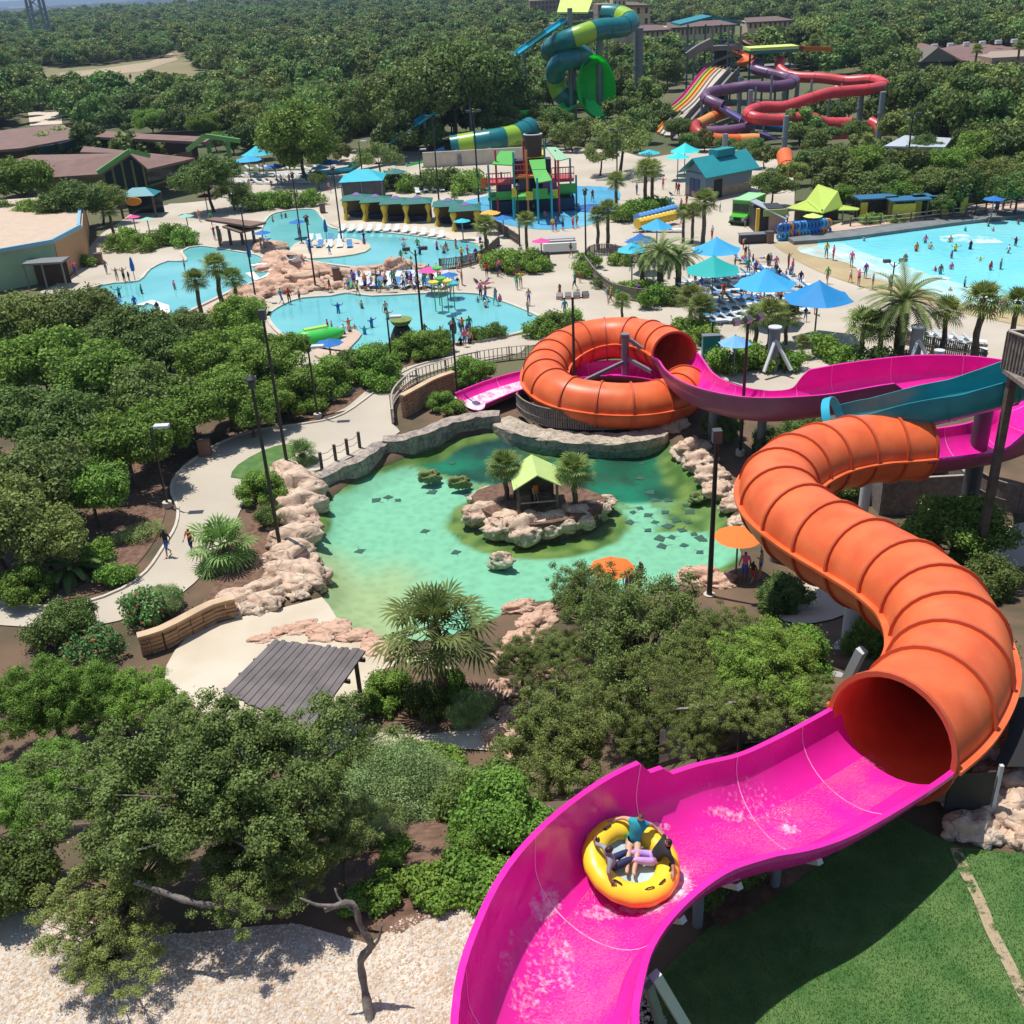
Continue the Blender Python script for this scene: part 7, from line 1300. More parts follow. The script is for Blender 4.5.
c = P(560, 253, 0); e = empty('white_cart', c, 0, 'white service cart with a grey lid beside the pink umbrella', 'cart'); mb = MB(); mb.box(-1.8, 1.8, -.6, .6, .3, 1.2); mb.build('body', M_('cart_white', (.7, .7, .68), r=.5), e); mb = MB(); mb.box(-1.7, 1.7, -.1, 1.0, 1.5, 1.6); mb.build('canopy', M_('cart_grey', (.4, .4, .42), r=.5), e)
for sx in (-1.6, 1.6): mb = MB(); mb.bar((sx, .5, 1.2), (sx, .5, 1.5), .08); mb.build('post', STEEL, e)
# little white slide in the rocks and rockwork between the lagoons
for a in [(272, 250, 28), (284, 262, 34), (300, 276, 46), (322, 276, 40), (272, 288, 34), (254, 297, 36), (347, 277, 28), (362, 274, 22), (238, 303, 30), (336, 288, 22), (400, 266, 22), (378, 270, 18), (290, 292, 30), (312, 288, 26), (222, 312, 26), (240, 320, 26), (420, 268, 14), (268, 270, 20), (250, 310, 26), (205, 322, 24)]:
    rock(a[0], a[1], a[2]*1.25, 'salmon pink boulder of the rockwork heap between the lagoons', 'rockwork between the lagoons', sz=.55, m=ROCKP)
e = empty('small_white_slide', P(305, 268, 0), 0, 'small white slide coming off the pink rockwork into the lagoon', 'water slide'); pts = [P(292, 255, 2.2), P(298, 260, 1.5), P(305, 266, .7), P(311, 270, .3)]; mb = MB(); sweep(mb, frames(catmull(pts, .3)), lambda i: trough_prof(.7, .5, .06, lip=.05)); part(e, 'chute', mb, mat('white_gelcoat', (.75, .75, .78), .3), True)
# low wooden structures under the S tube and platform (right)
e = empty('pump_enclosure', P(900, 520, 0), 0, 'dark wooden enclosure with an open top below the magenta chute', 'enclosure'); a = P(880, 515, 0); 
for k, (x0_, y0_, x1_, y1_) in enumerate(((0, 0, 4.5, 0), (0, 0, 0, 4), (4.5, 0, 4.5, 4), (0, 4, 4.5, 4))): mb = MB(); mb.bar((a.x+x0_, a.y+y0_, 1.0), (a.x+x1_+.01, a.y+y1_, 1.0), .12, 2.2); part(e, 'board_wall', mb, WOODG); mb = MB(); mb.bar((a.x+x0_, a.y+y0_, 2.15), (a.x+x1_+.01, a.y+y1_, 2.15), .16, .07); part(e, 'cap_rail', mb, WOODP)
fence([(640, 770), (680, 762), (720, 752), (765, 742), (800, 735)], 1.6, 'old vertical board fence half hidden behind the oak below the slide', pts=[tuple(G(a, b)+Vector((0, 0, 0))) for a, b in ((660, 768), (700, 756), (740, 746), (775, 738))], pw=.15, m=WOODG)
fence(None, 1.8, 'vertical board fence beside the path at the right edge', pts=[tuple(P(a, b, 0)) for a, b in ((975, 500), (1000, 512), (1050, 520))], pw=.15, m=WOODG)
sheet('path', smoothpoly([(985, 548), (1000, 530), (1060, 522), (1070, 590), (1020, 585), (1000, 575)], 0, 1), .05, CONC); drape('path', gp([(780, 600), (820, 578), (850, 590), (845, 615), (800, 625), (775, 615)], 1), .05, CONC, st=1); drape('path', gp([(640, 720), (700, 705), (760, 715), (800, 735), (740, 745), (660, 745)], 1), .06, BEACH, st=1); drape('mulch_bed', gp([(700, 905), (760, 860), (840, 805), (860, 830), (800, 880), (720, 930)], 1), .05, MULCH, st=.6)
# rock retaining wall with dark netting at the right edge
for a in [(975, 830, 60), (1005, 815, 70), (960, 800, 50), (1000, 785, 60), (1030, 790, 80), (985, 760, 50), (1020, 830, 60), (1035, 750, 70), (1045, 845, 60)]:
    g_ = G(a[0], a[1]); k = rr.randrange(7); o = link('rock', RM[k]); s = a[2]*mpp(a[0], a[1], g_.z)/2; o.location = g_; o.scale = (s, s*.8, s*.8); o.material_slots[0].link = 'OBJECT'; o.material_slots[0].material = ROCK; tag(o, 'tan boulder of the outcrop where the lawn meets the orange tube mouth', 'rock', 'boulders of the outcrop above the lawn')
mb = MB(); nn = [G(a, b) for a, b in ((985, 800), (1000, 770), (1005, 730), (1045, 720), (1060, 800))]
e = tag(drape('shade_netting', [Vector((p.x, p.y)) for p in nn], 1.1, mat('black_netting', (.012, .012, .013), .9), st=.6, kind=None), 'black netting spread over the rocks at the right edge', 'netting')
q = G(978, 822, .1); e = empty('gate', q, 0, 'dark gate panel with a pale post under the orange tube mouth', 'gate'); mb = MB(); mb.box(q.x-.9, q.x+.2, q.y, q.y+.06, q.z, q.z+1.5); part(e, 'panel', mb, M_('gate_black', (.02, .02, .022), r=.6)); mb = MB(); mb.bar((q.x+.28, q.y, q.z), (q.x+.28, q.y, q.z+1.7), .09); part(e, 'post', mb, STEELL)
# orange flat canopy at the pond edge
e = empty('flat_umbrella', P(735, 560, 0), 0, 'flat orange shade sail at the pond edge under the S shaped tube', 'umbrella'); c = P(738, 537, 2.2); mb = MB(); mb.lathe([(0, .12), (.9, .05), (1.15, 0), (0, -.02)], tuple(c), 20); part(e, 'canopy', mb, mat('orange_sail', (.80, .16, .02), .8)); mb = MB(); mb.tube([(c.x, c.y, 0), (c.x, c.y, 2.2)], .05, 8); part(e, 'pole', mb, STEEL)
c = P(612, 568, 2.3); e = empty('orange_umbrella', (c.x, c.y, 0), 0, 'orange umbrella seen through the oak at the near side of the pond', 'umbrella'); mb = MB(); mb.lathe([(0, .35), (.6, .2), (1.1, 0)], tuple(c), 8); part(e, 'canopy', mb, mat('orange_sail', (.80, .16, .02), .8)); mb = MB(); mb.tube([(c.x, c.y, 0), (c.x, c.y, 2.6)], .04, 8); part(e, 'pole', mb, STEEL)

# --- extra pool features
e = empty('water_flowers', P(446, 312, 0), 0, 'cluster of yellow and green flower shaped water sprayers on thin posts in the lower lagoon', 'water feature')
for x, y, h, m in ((436, 312, 2.6, YLWG), (443, 315, 3.2, GRP), (449, 313, 2.8, YLWG), (455, 310, 2.3, TLP), (440, 306, 3.4, GRP)):
    c = P(x, y, 0); mb = MB(); mb.tube([c, c+Vector((0, 0, h))], .05, 6); part(e, 'post', mb, GRP); mb = MB(); mb.lathe([(0, h-.1), (.3, h), (.55, h+.25), (.2, h+.15), (0, h+.2)], (c.x, c.y, 0), 8); part(e, 'flower', mb, m)
c = P(404, 352, 0); e = empty('dark_fountain', c, 0, 'dark rounded fountain figure with a leafy crown by the lower lagoon', 'water feature'); mb = MB(); mb.lathe([(0, 0), (1.0, 0), (1.15, .8), (.9, 1.6), (.6, 2.2), (0, 2.3)], tuple(c), 14); part(e, 'body', mb, M_('fountain_black', (.02, .02, .025), r=.7), True); mb = MB(); mb.lathe([(0, 2.3), (.7, 2.4), (.95, 2.8), (.5, 2.7), (0, 2.9)], tuple(c), 12); part(e, 'leaf_crown', mb, M_('fountain_green', (.16, .22, .05), r=.8))
e = empty('tube_rack', P(803, 240, 0), 0, 'rack crammed with blue and orange swim tubes between the kiosk and the wave pool', 'rack'); a = P(781, 241, 0); b = P(826, 236, 0)
for k in range(14):
    q = a.lerp(b, k/13)
    for j in range(2):
        mb = MB(); mb.tube([q+Vector((.45*cos(t*pi/5), 0, .55+j*.85+.42*sin(t*pi/5))) for t in range(11)], .16, 6, False); part(e, 'swim_tube', mb, rr.choice([M_('tube_blue', (.02, .16, .5), r=.4), M_('tube_blue', (.02, .16, .5), r=.4), M_('tube_orange', (.8, .25, .04), r=.4), M_('tube_light_blue', (.08, .38, .65), r=.4)]), True)
mb = MB(); mb.bar(a+Vector((0, .3, 1.0)), b+Vector((0, .3, 1.0)), .08, 1.9); part(e, 'back_board', mb, M_('rack_blue', (.03, .15, .4), r=.6))
c = P(710, 362, 0); e = empty('teal_cabinet', c, 0, 'tall teal cabinet behind the magenta chute right of the ring mouth', 'cabinet'); mb = MB(); mb.box(c.x-.65, c.x+.65, c.y-.3, c.y+.3, 0, 2.1); part(e, 'body', mb, M_('cabinet_teal', (.01, .20, .20), r=.5)); mb = MB(); mb.box(c.x-.7, c.x+.7, c.y-.35, c.y+.35, 2.1, 2.2); part(e, 'top', mb, STEEL)
for px_, lb in ((912, 'thick grey column with twin braces rising behind the far magenta chute'), (772, 'short grey column with a cap behind the near bend of the magenta chute')):
    c = P(px_, 372, 0); e = empty('steel_column', c, 0, lb, 'column'); mb = MB(); mb.tube([c, c+Vector((0, 0, 3.4))], .42, 18); part(e, 'shaft', mb, STEEL, True); mb = MB(); mb.tube([c+Vector((0, 0, 3.4)), c+Vector((0, 0, 3.5))], .5, 18); part(e, 'cap', mb, STEELL)
    for sx in (-1, 1): mb = MB(); mb.bar(c+Vector((0, -.3, 2.6)), c+Vector((sx*1.0, -1.5, .6)), .2); part(e, 'brace', mb, STEELL)
for (x, y, lb) in ((398, 276, 'pale orange boulder like canopy tip beside the pink canopy'),): rock(x, y-6, 24, 'pointed peach coloured rock standing behind the crowded deck', None, m=ROCKP, sz=1.3)
for i in range(14): lounger(398+i*4.2, 280+(i % 3)*4, R(rr.uniform(-40, 40)), rr.choice('wwb'), 'lounger on the crowded deck between the two lagoons', 'loungers between the lagoons')
# ------------------------------------------------------------ guests
person(P(169, 556, .04), R(150), 'walk', 'black', 'blue', 'person in a black top and blue trousers walking on the left path', 1.0, 'tan', 'dark', finger=True)
person(P(193, 553, .04), R(160), 'walk', 'red', 'navy', 'person in a red top walking at the right on the left path', .93, 'light', 'brown', finger=True)
rr = random.Random(12); cols = ['red', 'blue', 'navy', 'black', 'white', 'pink', 'yellow', 'green', 'teal', 'grey', 'purple', 'orange', 'bare', 'bare', 'bare']; seen = {}
def guest(px, py, where, wet=False, pose=None, top=None):
    top = top or rr.choice(cols); fem = rr.random() < .4 and top != 'bare'; bot = rr.choice(['blue', 'navy', 'black', 'red', 'grey', 'teal']); sc = rr.choice([1, 1, .97, .92, .75]); pose = pose or rr.choice(['stand', 'walk', 'walk', 'stand', 'arms', 'stand'] if not wet else ['stand', 'stand', 'walk', 'arms'])
    z = (.04 if not wet else -.45-rr.random()*.4)
    verb = {'stand': 'standing', 'walk': 'walking', 'arms': 'reaching out', 'sit': 'sitting', 'lie': 'lying back'}[pose]
    lb = f"{'child' if sc < .8 else 'person'} {'in a '+top+' top' if top != 'bare' else 'bare chested in '+bot+' shorts'} {verb} {where}"
    person(P(px, py, 0)+Vector((0, 0, z)), rr.uniform(0, 6.28), pose, top, bot, lb, sc, rr.choice(['light', 'light', 'tan', 'brown']), rr.choice(['dark', 'brown', 'blond']), fem, group='guests '+where)
for x, y in ((827, 284), (850, 283), (858, 287), (865, 279), (872, 290), (851, 268), (889, 291), (826, 259), (833, 261), (1001, 318), (994, 313), (990, 319)): guest(x, y, 'on the wave pool beach')
for x, y in ((864, 242), (916, 252), (930, 250), (950, 243), (940, 275), (951, 259), (951, 270), (935, 272), (990, 271), (964, 288), (950, 292), (993, 232), (988, 227), (1008, 254), (1015, 247), (925, 244), (965, 232), (980, 262), (1018, 225), (905, 262), (1000, 270), (955, 252), (970, 250)): guest(x, y, 'in the wave pool', True)
for x, y in ((362, 309), (328, 329), (355, 331), (372, 328), (383, 348), (388, 320), (386, 313), (430, 343), (461, 345), (470, 344), (476, 338), (500, 302), (484, 300), (486, 308), (478, 303), (365, 335)): guest(x, y, 'in the lower lagoon', True)
for x, y in ((437, 250), (446, 249), (456, 249), (404, 248), (273, 222), (282, 219), (286, 218), (300, 236), (364, 240), (308, 225), (420, 255)): guest(x, y, 'in the upper lagoon', True)
for x, y in ((107, 274), (76, 276), (118, 282), (125, 283), (130, 283), (186, 274), (135, 305), (120, 298), (142, 294), (158, 312), (175, 290), (92, 300)): guest(x, y, 'at the left lagoon', y > 284 and x > 110)
for x, y in ((352, 282), (360, 284), (366, 290), (358, 296), (386, 290), (395, 288), (404, 290), (412, 289), (425, 290), (433, 289), (441, 286), (452, 292), (458, 290), (412, 276), (372, 288), (380, 292), (445, 292), (430, 280), (437, 278), (462, 262), (468, 260), (471, 268), (476, 262), (482, 258), (487, 278), (498, 277), (500, 275), (481, 300), (496, 306), (486, 302), (460, 335), (468, 342), (470, 335), (463, 336), (465, 347), (330, 292), (300, 302), (290, 305), (282, 305)): guest(x, y, 'on the deck between the lagoons')
for x, y in ((517, 290), (521, 288), (571, 258), (553, 232), (556, 231), (563, 231), (573, 229), (577, 228), (608, 302), (611, 305), (618, 306), (560, 300), (528, 316), (529, 306), (565, 318), (575, 290), (580, 283), (638, 300), (645, 308)): guest(x, y, 'on the walkway near the splash pad')
for x, y in ((663, 190), (676, 194), (681, 212), (720, 212), (714, 210), (745, 228), (712, 240), (745, 262), (748, 256), (743, 250), (712, 276), (770, 268), (788, 270), (792, 276), (800, 288), (805, 322), (797, 318), (814, 315), (735, 268), (748, 275), (755, 278), (700, 300), (722, 308), (740, 312), (695, 285), (760, 302), (780, 306)): guest(x, y, 'on the plaza around the lounge umbrellas')
for x, y in ((905, 222), (908, 221), (932, 215), (1002, 214), (995, 216), (800, 236), (805, 234), (812, 236)): guest(x, y, 'behind the wave pool wall')
for x, y in ((215, 240), (222, 243), (262, 252), (268, 250), (310, 255), (330, 256), (205, 196), (240, 212), (200, 222), (212, 225), (290, 185), (230, 200), (250, 190)): guest(x, y, 'near the brown shade roof')
guest(744, 582, 'under the orange tube by the pond', top='pink'); guest(752, 584, 'under the orange tube by the pond', top='black'); guest(760, 580, 'under the orange tube by the pond', top='grey'); guest(536, 508, 'inside the island hut', top='orange'); guest(647, 432, 'at the end of the picket fence', top='blue')
for x, y in ((598, 603), (628, 598), (565, 620), (610, 612), (640, 590)): guest(x, y, 'under the oak by the pond')

def crowd(n, poly, where, wet=False):
    xs = [p[0] for p in poly]; ys = [p[1] for p in poly]; k = 0
    while k < n:
        x = rr.uniform(min(xs), max(xs)); y = rr.uniform(min(ys), max(ys))
        if pip(x, y, poly): guest(x, y, where, wet, pose=rr.choice(['sit', 'lie', 'stand', 'walk']) if not wet else None); k += 1
crowd(26, [(345, 280), (450, 278), (470, 290), (350, 296)], 'on the deck between the lagoons'); crowd(18, [(690, 290), (770, 285), (800, 315), (700, 320)], 'around the lounge umbrellas'); crowd(12, [(740, 262), (770, 262), (815, 292), (800, 300)], 'by the wave pool beach'); crowd(14, [(250, 165), (330, 165), (330, 200), (250, 195)], 'beside the round green tree'); crowd(12, [(480, 192), (600, 192), (590, 222), (500, 222)], 'on the splash pad'); crowd(10, [(430, 255), (500, 240), (510, 290), (470, 290)], 'on the walkway by the upper lagoon'); crowd(8, [(350, 243), (440, 246), (470, 256), (400, 262)], 'in the upper lagoon', True); crowd(8, [(320, 310), (500, 305), (480, 335), (340, 340)], 'in the lower lagoon', True); crowd(10, [(620, 180), (700, 200), (690, 235), (640, 200)], 'on the plaza by the restroom block')
# ------------------------------------------------------------ trees and shrubs by hand
rt = random.Random(5)
tree_proto('bigA', 4, 2.3, 4.2, 420, 125000, .058, L_OAK, BARKL, .2, seed=51, sub=.095, base=-.45, nl=90, f0=.3, amp=.34, shell=.1)
tree_proto('bigB', 4, 2.6, 4.4, 300, 100000, .066, L_MID, BARK, .2, seed=52, sub=.115, base=-.5, nl=60, f0=.35, amp=.32, shell=.15)
tree_proto('bigS', 4, 2.0, 4.6, 230, 44000, .064, L_OAK, BARK, .2, seed=53, sub=.10, base=-.35, nl=90, f0=.3, amp=.36, shell=.1)
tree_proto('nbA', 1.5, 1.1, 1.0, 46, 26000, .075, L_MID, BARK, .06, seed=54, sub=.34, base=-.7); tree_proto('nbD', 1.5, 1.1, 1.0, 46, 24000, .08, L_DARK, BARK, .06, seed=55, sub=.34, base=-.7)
tree_proto('nbL', 1.5, .7, .6, 34, 5200, .17, L_LIME, BARK, .04, seed=56, sub=.34, base=-.6); tree_proto('nbG', 1.5, .95, .85, 50, 42000, .035, leafmat('silver_leaves', (.10, .135, .07)), BARK, .04, seed=57, sub=.36, base=-.6)
def tree_at(px, py, rpx, key, label, group=None, hk=1.1, cat='tree', name='tree', squash=1.0):
    Rr = PROTO[key][2]; r = rpx*mpp(px, py, 3)
    for _ in range(5):
        zc = {4: 1.12, 1: .58, 1.5: .65, 4.4: .9}[Rr]*r*(hk/1.1 if Rr >= 4 else 1); p = G(px, py) if Rr < 4 else P(px, py, zc)
        if Rr >= 4:
            g_ = hbase(p.x, p.y)
            for _ in range(8): p = P(px, py, g_+zc); g_ = hbase(p.x, p.y)
            r = rpx*mpp(px, py, g_+zc); p.z = g_
        else: p = G(px, py+rpx*.45); r = rpx*mpp(px, py, p.z)
    return put_tree(key, (p.x, p.y, p.z), r/Rr, rt.uniform(0, 6.28), label, cat, group, name, sz=r/Rr*squash*(hk/1.1 if Rr >= 4 else 1))
GL = 'dark green oak of the thick grove on the left above the winding path'
for a in [(20, 325, 42), (75, 318, 40), (125, 335, 40), (165, 350, 38), (45, 365, 46), (100, 380, 46), (150, 395, 44), (15, 420, 50), (70, 430, 50), (125, 445, 42), (35, 480, 50), (90, 490, 38), (-10, 520, 55), (40, 540, 40)]: tree_at(*a, rt.choice(['oakA', 'oakB', 'oakA', 'oakC']), GL, 'oaks of the left grove')
for a in [(205, 360, 34), (240, 350, 30), (262, 372, 30), (225, 395, 34), (190, 410, 34), (268, 402, 24), (180, 330, 26), (240, 320, 24), (285, 350, 22), (160, 430, 30), (250, 415, 22)]: tree_at(*a, rt.choice(['oakC', 'oakC', 'round', 'oakA']), 'lighter green tree between the left grove and the lamp poles', 'lighter trees right of the left grove')
BL = 'leafy oak filling the lower left corner around the gravel'
tree_at(215, 775, 135, 'bigA', 'great spreading oak with grey bark leaning over the pale river stones at the lower left', hk=.95); tree_at(110, 945, 62, 'bigS', 'wispy low oak limb spreading over the river stones at the bottom left', hk=.6); tree_at(120, 880, 78, 'bigS', 'thin crowned oak branch hanging over the river stones at the far lower left', hk=.8); tree_at(285, 850, 80, 'bigA', 'dense oak just left of the bare leaning trunk', hk=.85)
tree_at(45, 700, 62, 'bigB', 'bushy bright green tree at the left edge below the path'); tree_at(120, 700, 56, 'bigB', 'bushy green tree between the block wall and the great oak', hk=.9); tree_at(40, 800, 60, 'bigB', 'dense green tree at the left edge beside the great oak', hk=.9); tree_at(20, 880, 40, 'nbD', 'dark shrub at the left edge above the river stones', cat='shrub', name='shrub'); tree_at(95, 790, 40, 'bigB', 'dark green tree behind the great oak', hk=.8)
tree_at(650, 640, 92, 'bigS', 'wide open crowned oak in the middle between pond and magenta chute'); tree_at(590, 600, 50, 'bigS', 'slender oak crown over the near pond edge', hk=1.2); tree_at(560, 735, 72, 'bigA', 'dense dark oak right behind the bend of the magenta chute'); tree_at(765, 668, 66, 'bigB', 'round dark oak between the tall black pole and the tube mouth', hk=.9); tree_at(700, 700, 50, 'bigS', 'small oak beside the old board fence'); tree_at(520, 660, 34, 'bigS', 'sparse grey twigged tree beside the salmon boulders'); tree_at(650, 735, 38, 'bigA', 'low oak crown at the old board fence', hk=.8); tree_at(720, 640, 45, 'bigS', 'light oak crown beside the tall black pole'); [tree_at(*a, 'bigS', 'open oak crown in the thicket between the pond and the magenta chute', 'oaks of the thicket behind the magenta chute') for a in ((620, 692, 50), (690, 668, 50), (742, 712, 44), (560, 655, 34), (800, 694, 34), (662, 722, 40), (700, 735, 34))]
tree_at(510, 815, 44, 'nbA', 'tall green shrub against the outer wall of the magenta chute', cat='shrub', name='shrub'); tree_at(480, 800, 34, 'nbD', 'dark green shrub left of the magenta chute', cat='shrub', name='shrub'); tree_at(470, 845, 22, 'nbA', 'small shrub above the mulch beside the chute', cat='shrub', name='shrub')
tree_at(398, 790, 52, 'nbG', 'soft grey green shrub in the middle of the mulch slope', cat='shrub', name='shrub'); tree_at(440, 785, 30, 'nbG', 'smaller grey green shrub on the mulch slope', cat='shrub', name='shrub'); tree_at(365, 825, 30, 'nbG', 'grey green shrub at the edge of the dense oak', cat='shrub', name='shrub')
for a in [(350, 768, 22), (378, 764, 22), (405, 758, 22), (432, 760, 24), (455, 772, 20), (395, 845, 14), (425, 882, 24), (462, 870, 26), (490, 872, 22), (380, 888, 20), (392, 860, 12), (445, 890, 20), (360, 900, 16), (475, 890, 18)]: tree_at(*a, 'nbL', 'broad leaved bright green plant on the mulch slope left of the chute', 'broad leaved plants on the mulch slope', cat='plant', name='broadleaf_plant')
tree_at(956, 535, 44, 'round', 'round bright green tree under the teal slide at the right', hk=.9); tree_at(985, 585, 26, 'nbD', 'dark shrub beside the path at the right edge', cat='shrub', name='shrub'); tree_at(870, 640, 26, 'nbA', 'shrub under the big orange tube bend', cat='shrub', name='shrub'); tree_at(800, 660, 32, 'nbA', 'yellowish flowering shrub beside the pillar under the tube', cat='shrub', name='shrub')
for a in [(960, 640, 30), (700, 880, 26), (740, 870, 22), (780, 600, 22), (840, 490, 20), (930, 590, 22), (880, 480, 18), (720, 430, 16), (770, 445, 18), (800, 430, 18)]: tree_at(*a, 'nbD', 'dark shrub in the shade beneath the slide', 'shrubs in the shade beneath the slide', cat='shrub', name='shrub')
# shrubs along the path
for a, k, l in [((70, 627, 26), 'nbD', 'dark glossy shrub at the near end of the left path'), ((98, 648, 24), 'bushR', 'shrub dotted with red flowers below the left path'), ((150, 606, 24), 'bushR', 'rose shrub at the left end of the tan block wall'), ((165, 600, 18), 'nbG', 'grey leaved shrub beside the rose shrub'), ((30, 588, 24), 'nbA', 'green shrub in the mulch left of the cycad'), ((97, 556, 17), 'bushC', 'yellow green shrub right of the cycad'), ((118, 575, 14), 'bushC', 'low bright shrub on the mulch by the path bend'), ((128, 534, 10), 'grey', 'round grey tuft on the mulch'), ((147, 532, 13), 'grey', 'larger grey tuft beside the path'), ((110, 570, 10), 'grey', 'small silver tuft below the cycad'), ((380, 709, 13), 'bushC', 'round lime green ball shrub beside the pavilion'), ((392, 692, 22), 'nbA', 'green shrub under the left side of the big fan palm'), ((425, 700, 20), 'nbD', 'dark shrub at the foot of the big fan palm'), ((470, 710, 20), 'nbG', 'bluish shrub right of the big fan palm'), ((455, 690, 20), 'nbA', 'leafy shrub right behind the palm trunk'), ((265, 492, 20), 'nbA', 'shrub behind the left pond boulders'), ((275, 520, 14), 'nbD', 'dark shrub in front of the lamp pole'), ((472, 375, 18), 'nbA', 'round green bush at the top of the tan block wall'), ((443, 404, 12), 'nbA', 'low shrub at the foot of the tan block wall'), ((455, 410, 9), 'bushC', 'small bright shrub at the slide exit'), ((370, 370, 24), 'nbA', 'large round shrub in the bed beside the path'), ((350, 372, 18), 'nbD', 'dark shrub left of the large round one'), ((330, 384, 24), 'nbA', 'spiky green shrub in the bed by the lamp pole'), ((298, 398, 26), 'nbA', 'broad shrub at the end of the planted bed'), ((275, 395, 22), 'nbD', 'dark shrub beneath the lamp poles'), ((385, 385, 12), 'bushC', 'bright low shrub at the edge of the path'), ((418, 350, 18), 'nbA', 'hedge like shrub below the lower lagoon'), ((435, 346, 16), 'nbA', 'right part of the hedge below the lower lagoon'), ((400, 352, 14), 'bushC', 'bright shrub at the foot of the twin lamp pole'), ((315, 405, 12), 'bushC', 'bright shrub beside the lamp footing')]:
    tree_at(*a, k, l, cat='shrub', name='shrub')
HG = 'low green shrub in the planting strips around the plaza'
for a in [(540, 330, 14), (555, 325, 14), (568, 322, 12), (500, 262, 14), (515, 265, 14), (528, 262, 14), (540, 268, 10), (590, 262, 10), (585, 272, 10), (730, 362, 18), (750, 358, 16), (770, 360, 18), (785, 362, 14), (700, 340, 14), (690, 330, 14), (830, 350, 16), (845, 358, 16), (880, 362, 16), (910, 365, 14), (930, 368, 14), (955, 372, 12), (990, 372, 14), (175, 236, 14), (160, 240, 12), (145, 245, 12), (185, 240, 12), (130, 240, 12), (120, 245, 12), (470, 185, 16), (450, 182, 14), (430, 184, 14), (410, 186, 12), (395, 182, 12), (380, 186, 12), (250, 205, 12), (265, 203, 12), (280, 202, 12), (310, 200, 12), (240, 200, 10), (870, 222, 10), (895, 222, 8), (620, 260, 10), (640, 210, 12), (625, 215, 12), (655, 205, 10), (480, 335, 10), (495, 332, 10), (155, 330, 14), (175, 335, 18), (200, 340, 16), (220, 330, 16), (90, 262, 8), (640, 290, 12), (655, 300, 14), (672, 298, 12), (620, 290, 10), (600, 284, 8)]: tree_at(*a, rt.choice(['bushA', 'bushB', 'bushC', 'bushA']), HG, 'low shrubs around the plaza', cat='shrub', name='shrub')
# mid distance trees
for a, k, l in [((300, 140, 36), 'round', 'round bright green tree standing alone among the umbrellas left of the cyan slide'), ((208, 178, 30), 'oakB', 'dark flat topped oak in front of the brown hall'), ((232, 192, 16), 'sparse', 'oak limb leaning toward the plaza beside the hall'), ((378, 158, 20), 'sparse', 'leaning open oak at the foot of the cyan slide'), ((20, 182, 30), 'oakC', 'bushy tree at the left edge before the brown hall'), ((70, 205, 32), 'oakB', 'dark tree hiding the left half of the brown hall'), ((42, 215, 22), 'oakC', 'smaller tree behind the pale green building'), ((98, 200, 22), 'oakA', 'tree right of the dark one before the hall'), ((8, 215, 20), 'oakB', 'dark tree at the left edge behind the flat roof'), ((620, 140, 30), 'sparse', 'wide open oak with dark limbs behind the play tower'), ((600, 155, 18), 'sparse', 'smaller open oak right of the play tower'), ((555, 120, 18), 'oakB', 'oak between the play tower bucket and the coil slide'), ((530, 115, 16), 'oakA', 'oak left of the coil slide base'), ((772, 185, 20), 'oakB', 'dark round tree right of the restroom block'), ((835, 172, 26), 'medB', 'grey green tree with pale blossoms behind the lime tent'), ((680, 128, 14), 'oakA', 'small dark tree in front of the racing lanes'), ((318, 178, 10), 'oakB', 'small tree beside the round bright green one'), ((855, 132, 16), 'oakB', 'dark tree under the red tubes'), ((745, 148, 10), 'oakA', 'small tree before the purple tubes')]: tree_at(*a, k, l)
for a in [(862, 165, 24), (885, 182, 24), (910, 168, 24), (935, 185, 24), (900, 195, 18), (950, 165, 22), (968, 188, 24), (995, 175, 24), (1018, 190, 24), (980, 150, 24), (1010, 150, 24), (940, 205, 14), (870, 195, 16), (845, 195, 14), (1040, 170, 26), (925, 150, 20)]: tree_at(*a, rt.choice(['oakB', 'oakC', 'medA', 'oakA']), 'leafy tree in the dense belt behind the wave pool', 'trees behind the wave pool')
for a in [(640, 125, 16), (655, 112, 14), (590, 130, 14), (500, 120, 18), (480, 115, 18), (450, 118, 18), (420, 120, 18), (395, 125, 18), (478, 82, 20), (458, 92, 22), (436, 108, 22), (415, 124, 22), (396, 136, 22), (492, 104, 18), (345, 130, 18), (430, 135, 16), (565, 135, 12), (640, 95, 16), (625, 110, 16), (250, 140, 18), (270, 130, 16), (705, 140, 10), (765, 155, 12), (725, 145, 9), (800, 125, 16), (815, 140, 14), (900, 125, 18), (920, 128, 18), (890, 105, 16), (445, 100, 16), (470, 98, 16), (380, 108, 16), (410, 100, 16), (360, 115, 16)]: tree_at(*a, rt.choice(['medA', 'medB', 'medC']), 'tree at the near edge of the forest behind the slides', 'trees along the near forest edge')
for a in [(668, 118, 10), (690, 112, 9), (708, 118, 9), (735, 128, 9), (758, 146, 10), (770, 118, 9), (800, 112, 12), (820, 108, 12), (838, 112, 12), (850, 105, 12), (800, 134, 12), (825, 133, 10), (862, 148, 14), (884, 150, 14), (872, 112, 12), (815, 98, 10), (835, 158, 16), (812, 160, 14), (795, 172, 12), (690, 140, 9), (640, 140, 10), (585, 128, 12), (572, 138, 12), (545, 132, 12), (520, 148, 9), (250, 132, 14), (232, 140, 12), (325, 145, 14), (340, 152, 10), (205, 126, 16), (180, 122, 16), (150, 122, 16), (120, 120, 16), (90, 116, 16), (240, 120, 16), (270, 118, 14), (215, 140, 10)]: tree_at(*a, rt.choice(['medA', 'medB', 'medC', 'oakC']), 'small leafy tree growing among the far slides and behind the hall', 'small trees among the far slides')
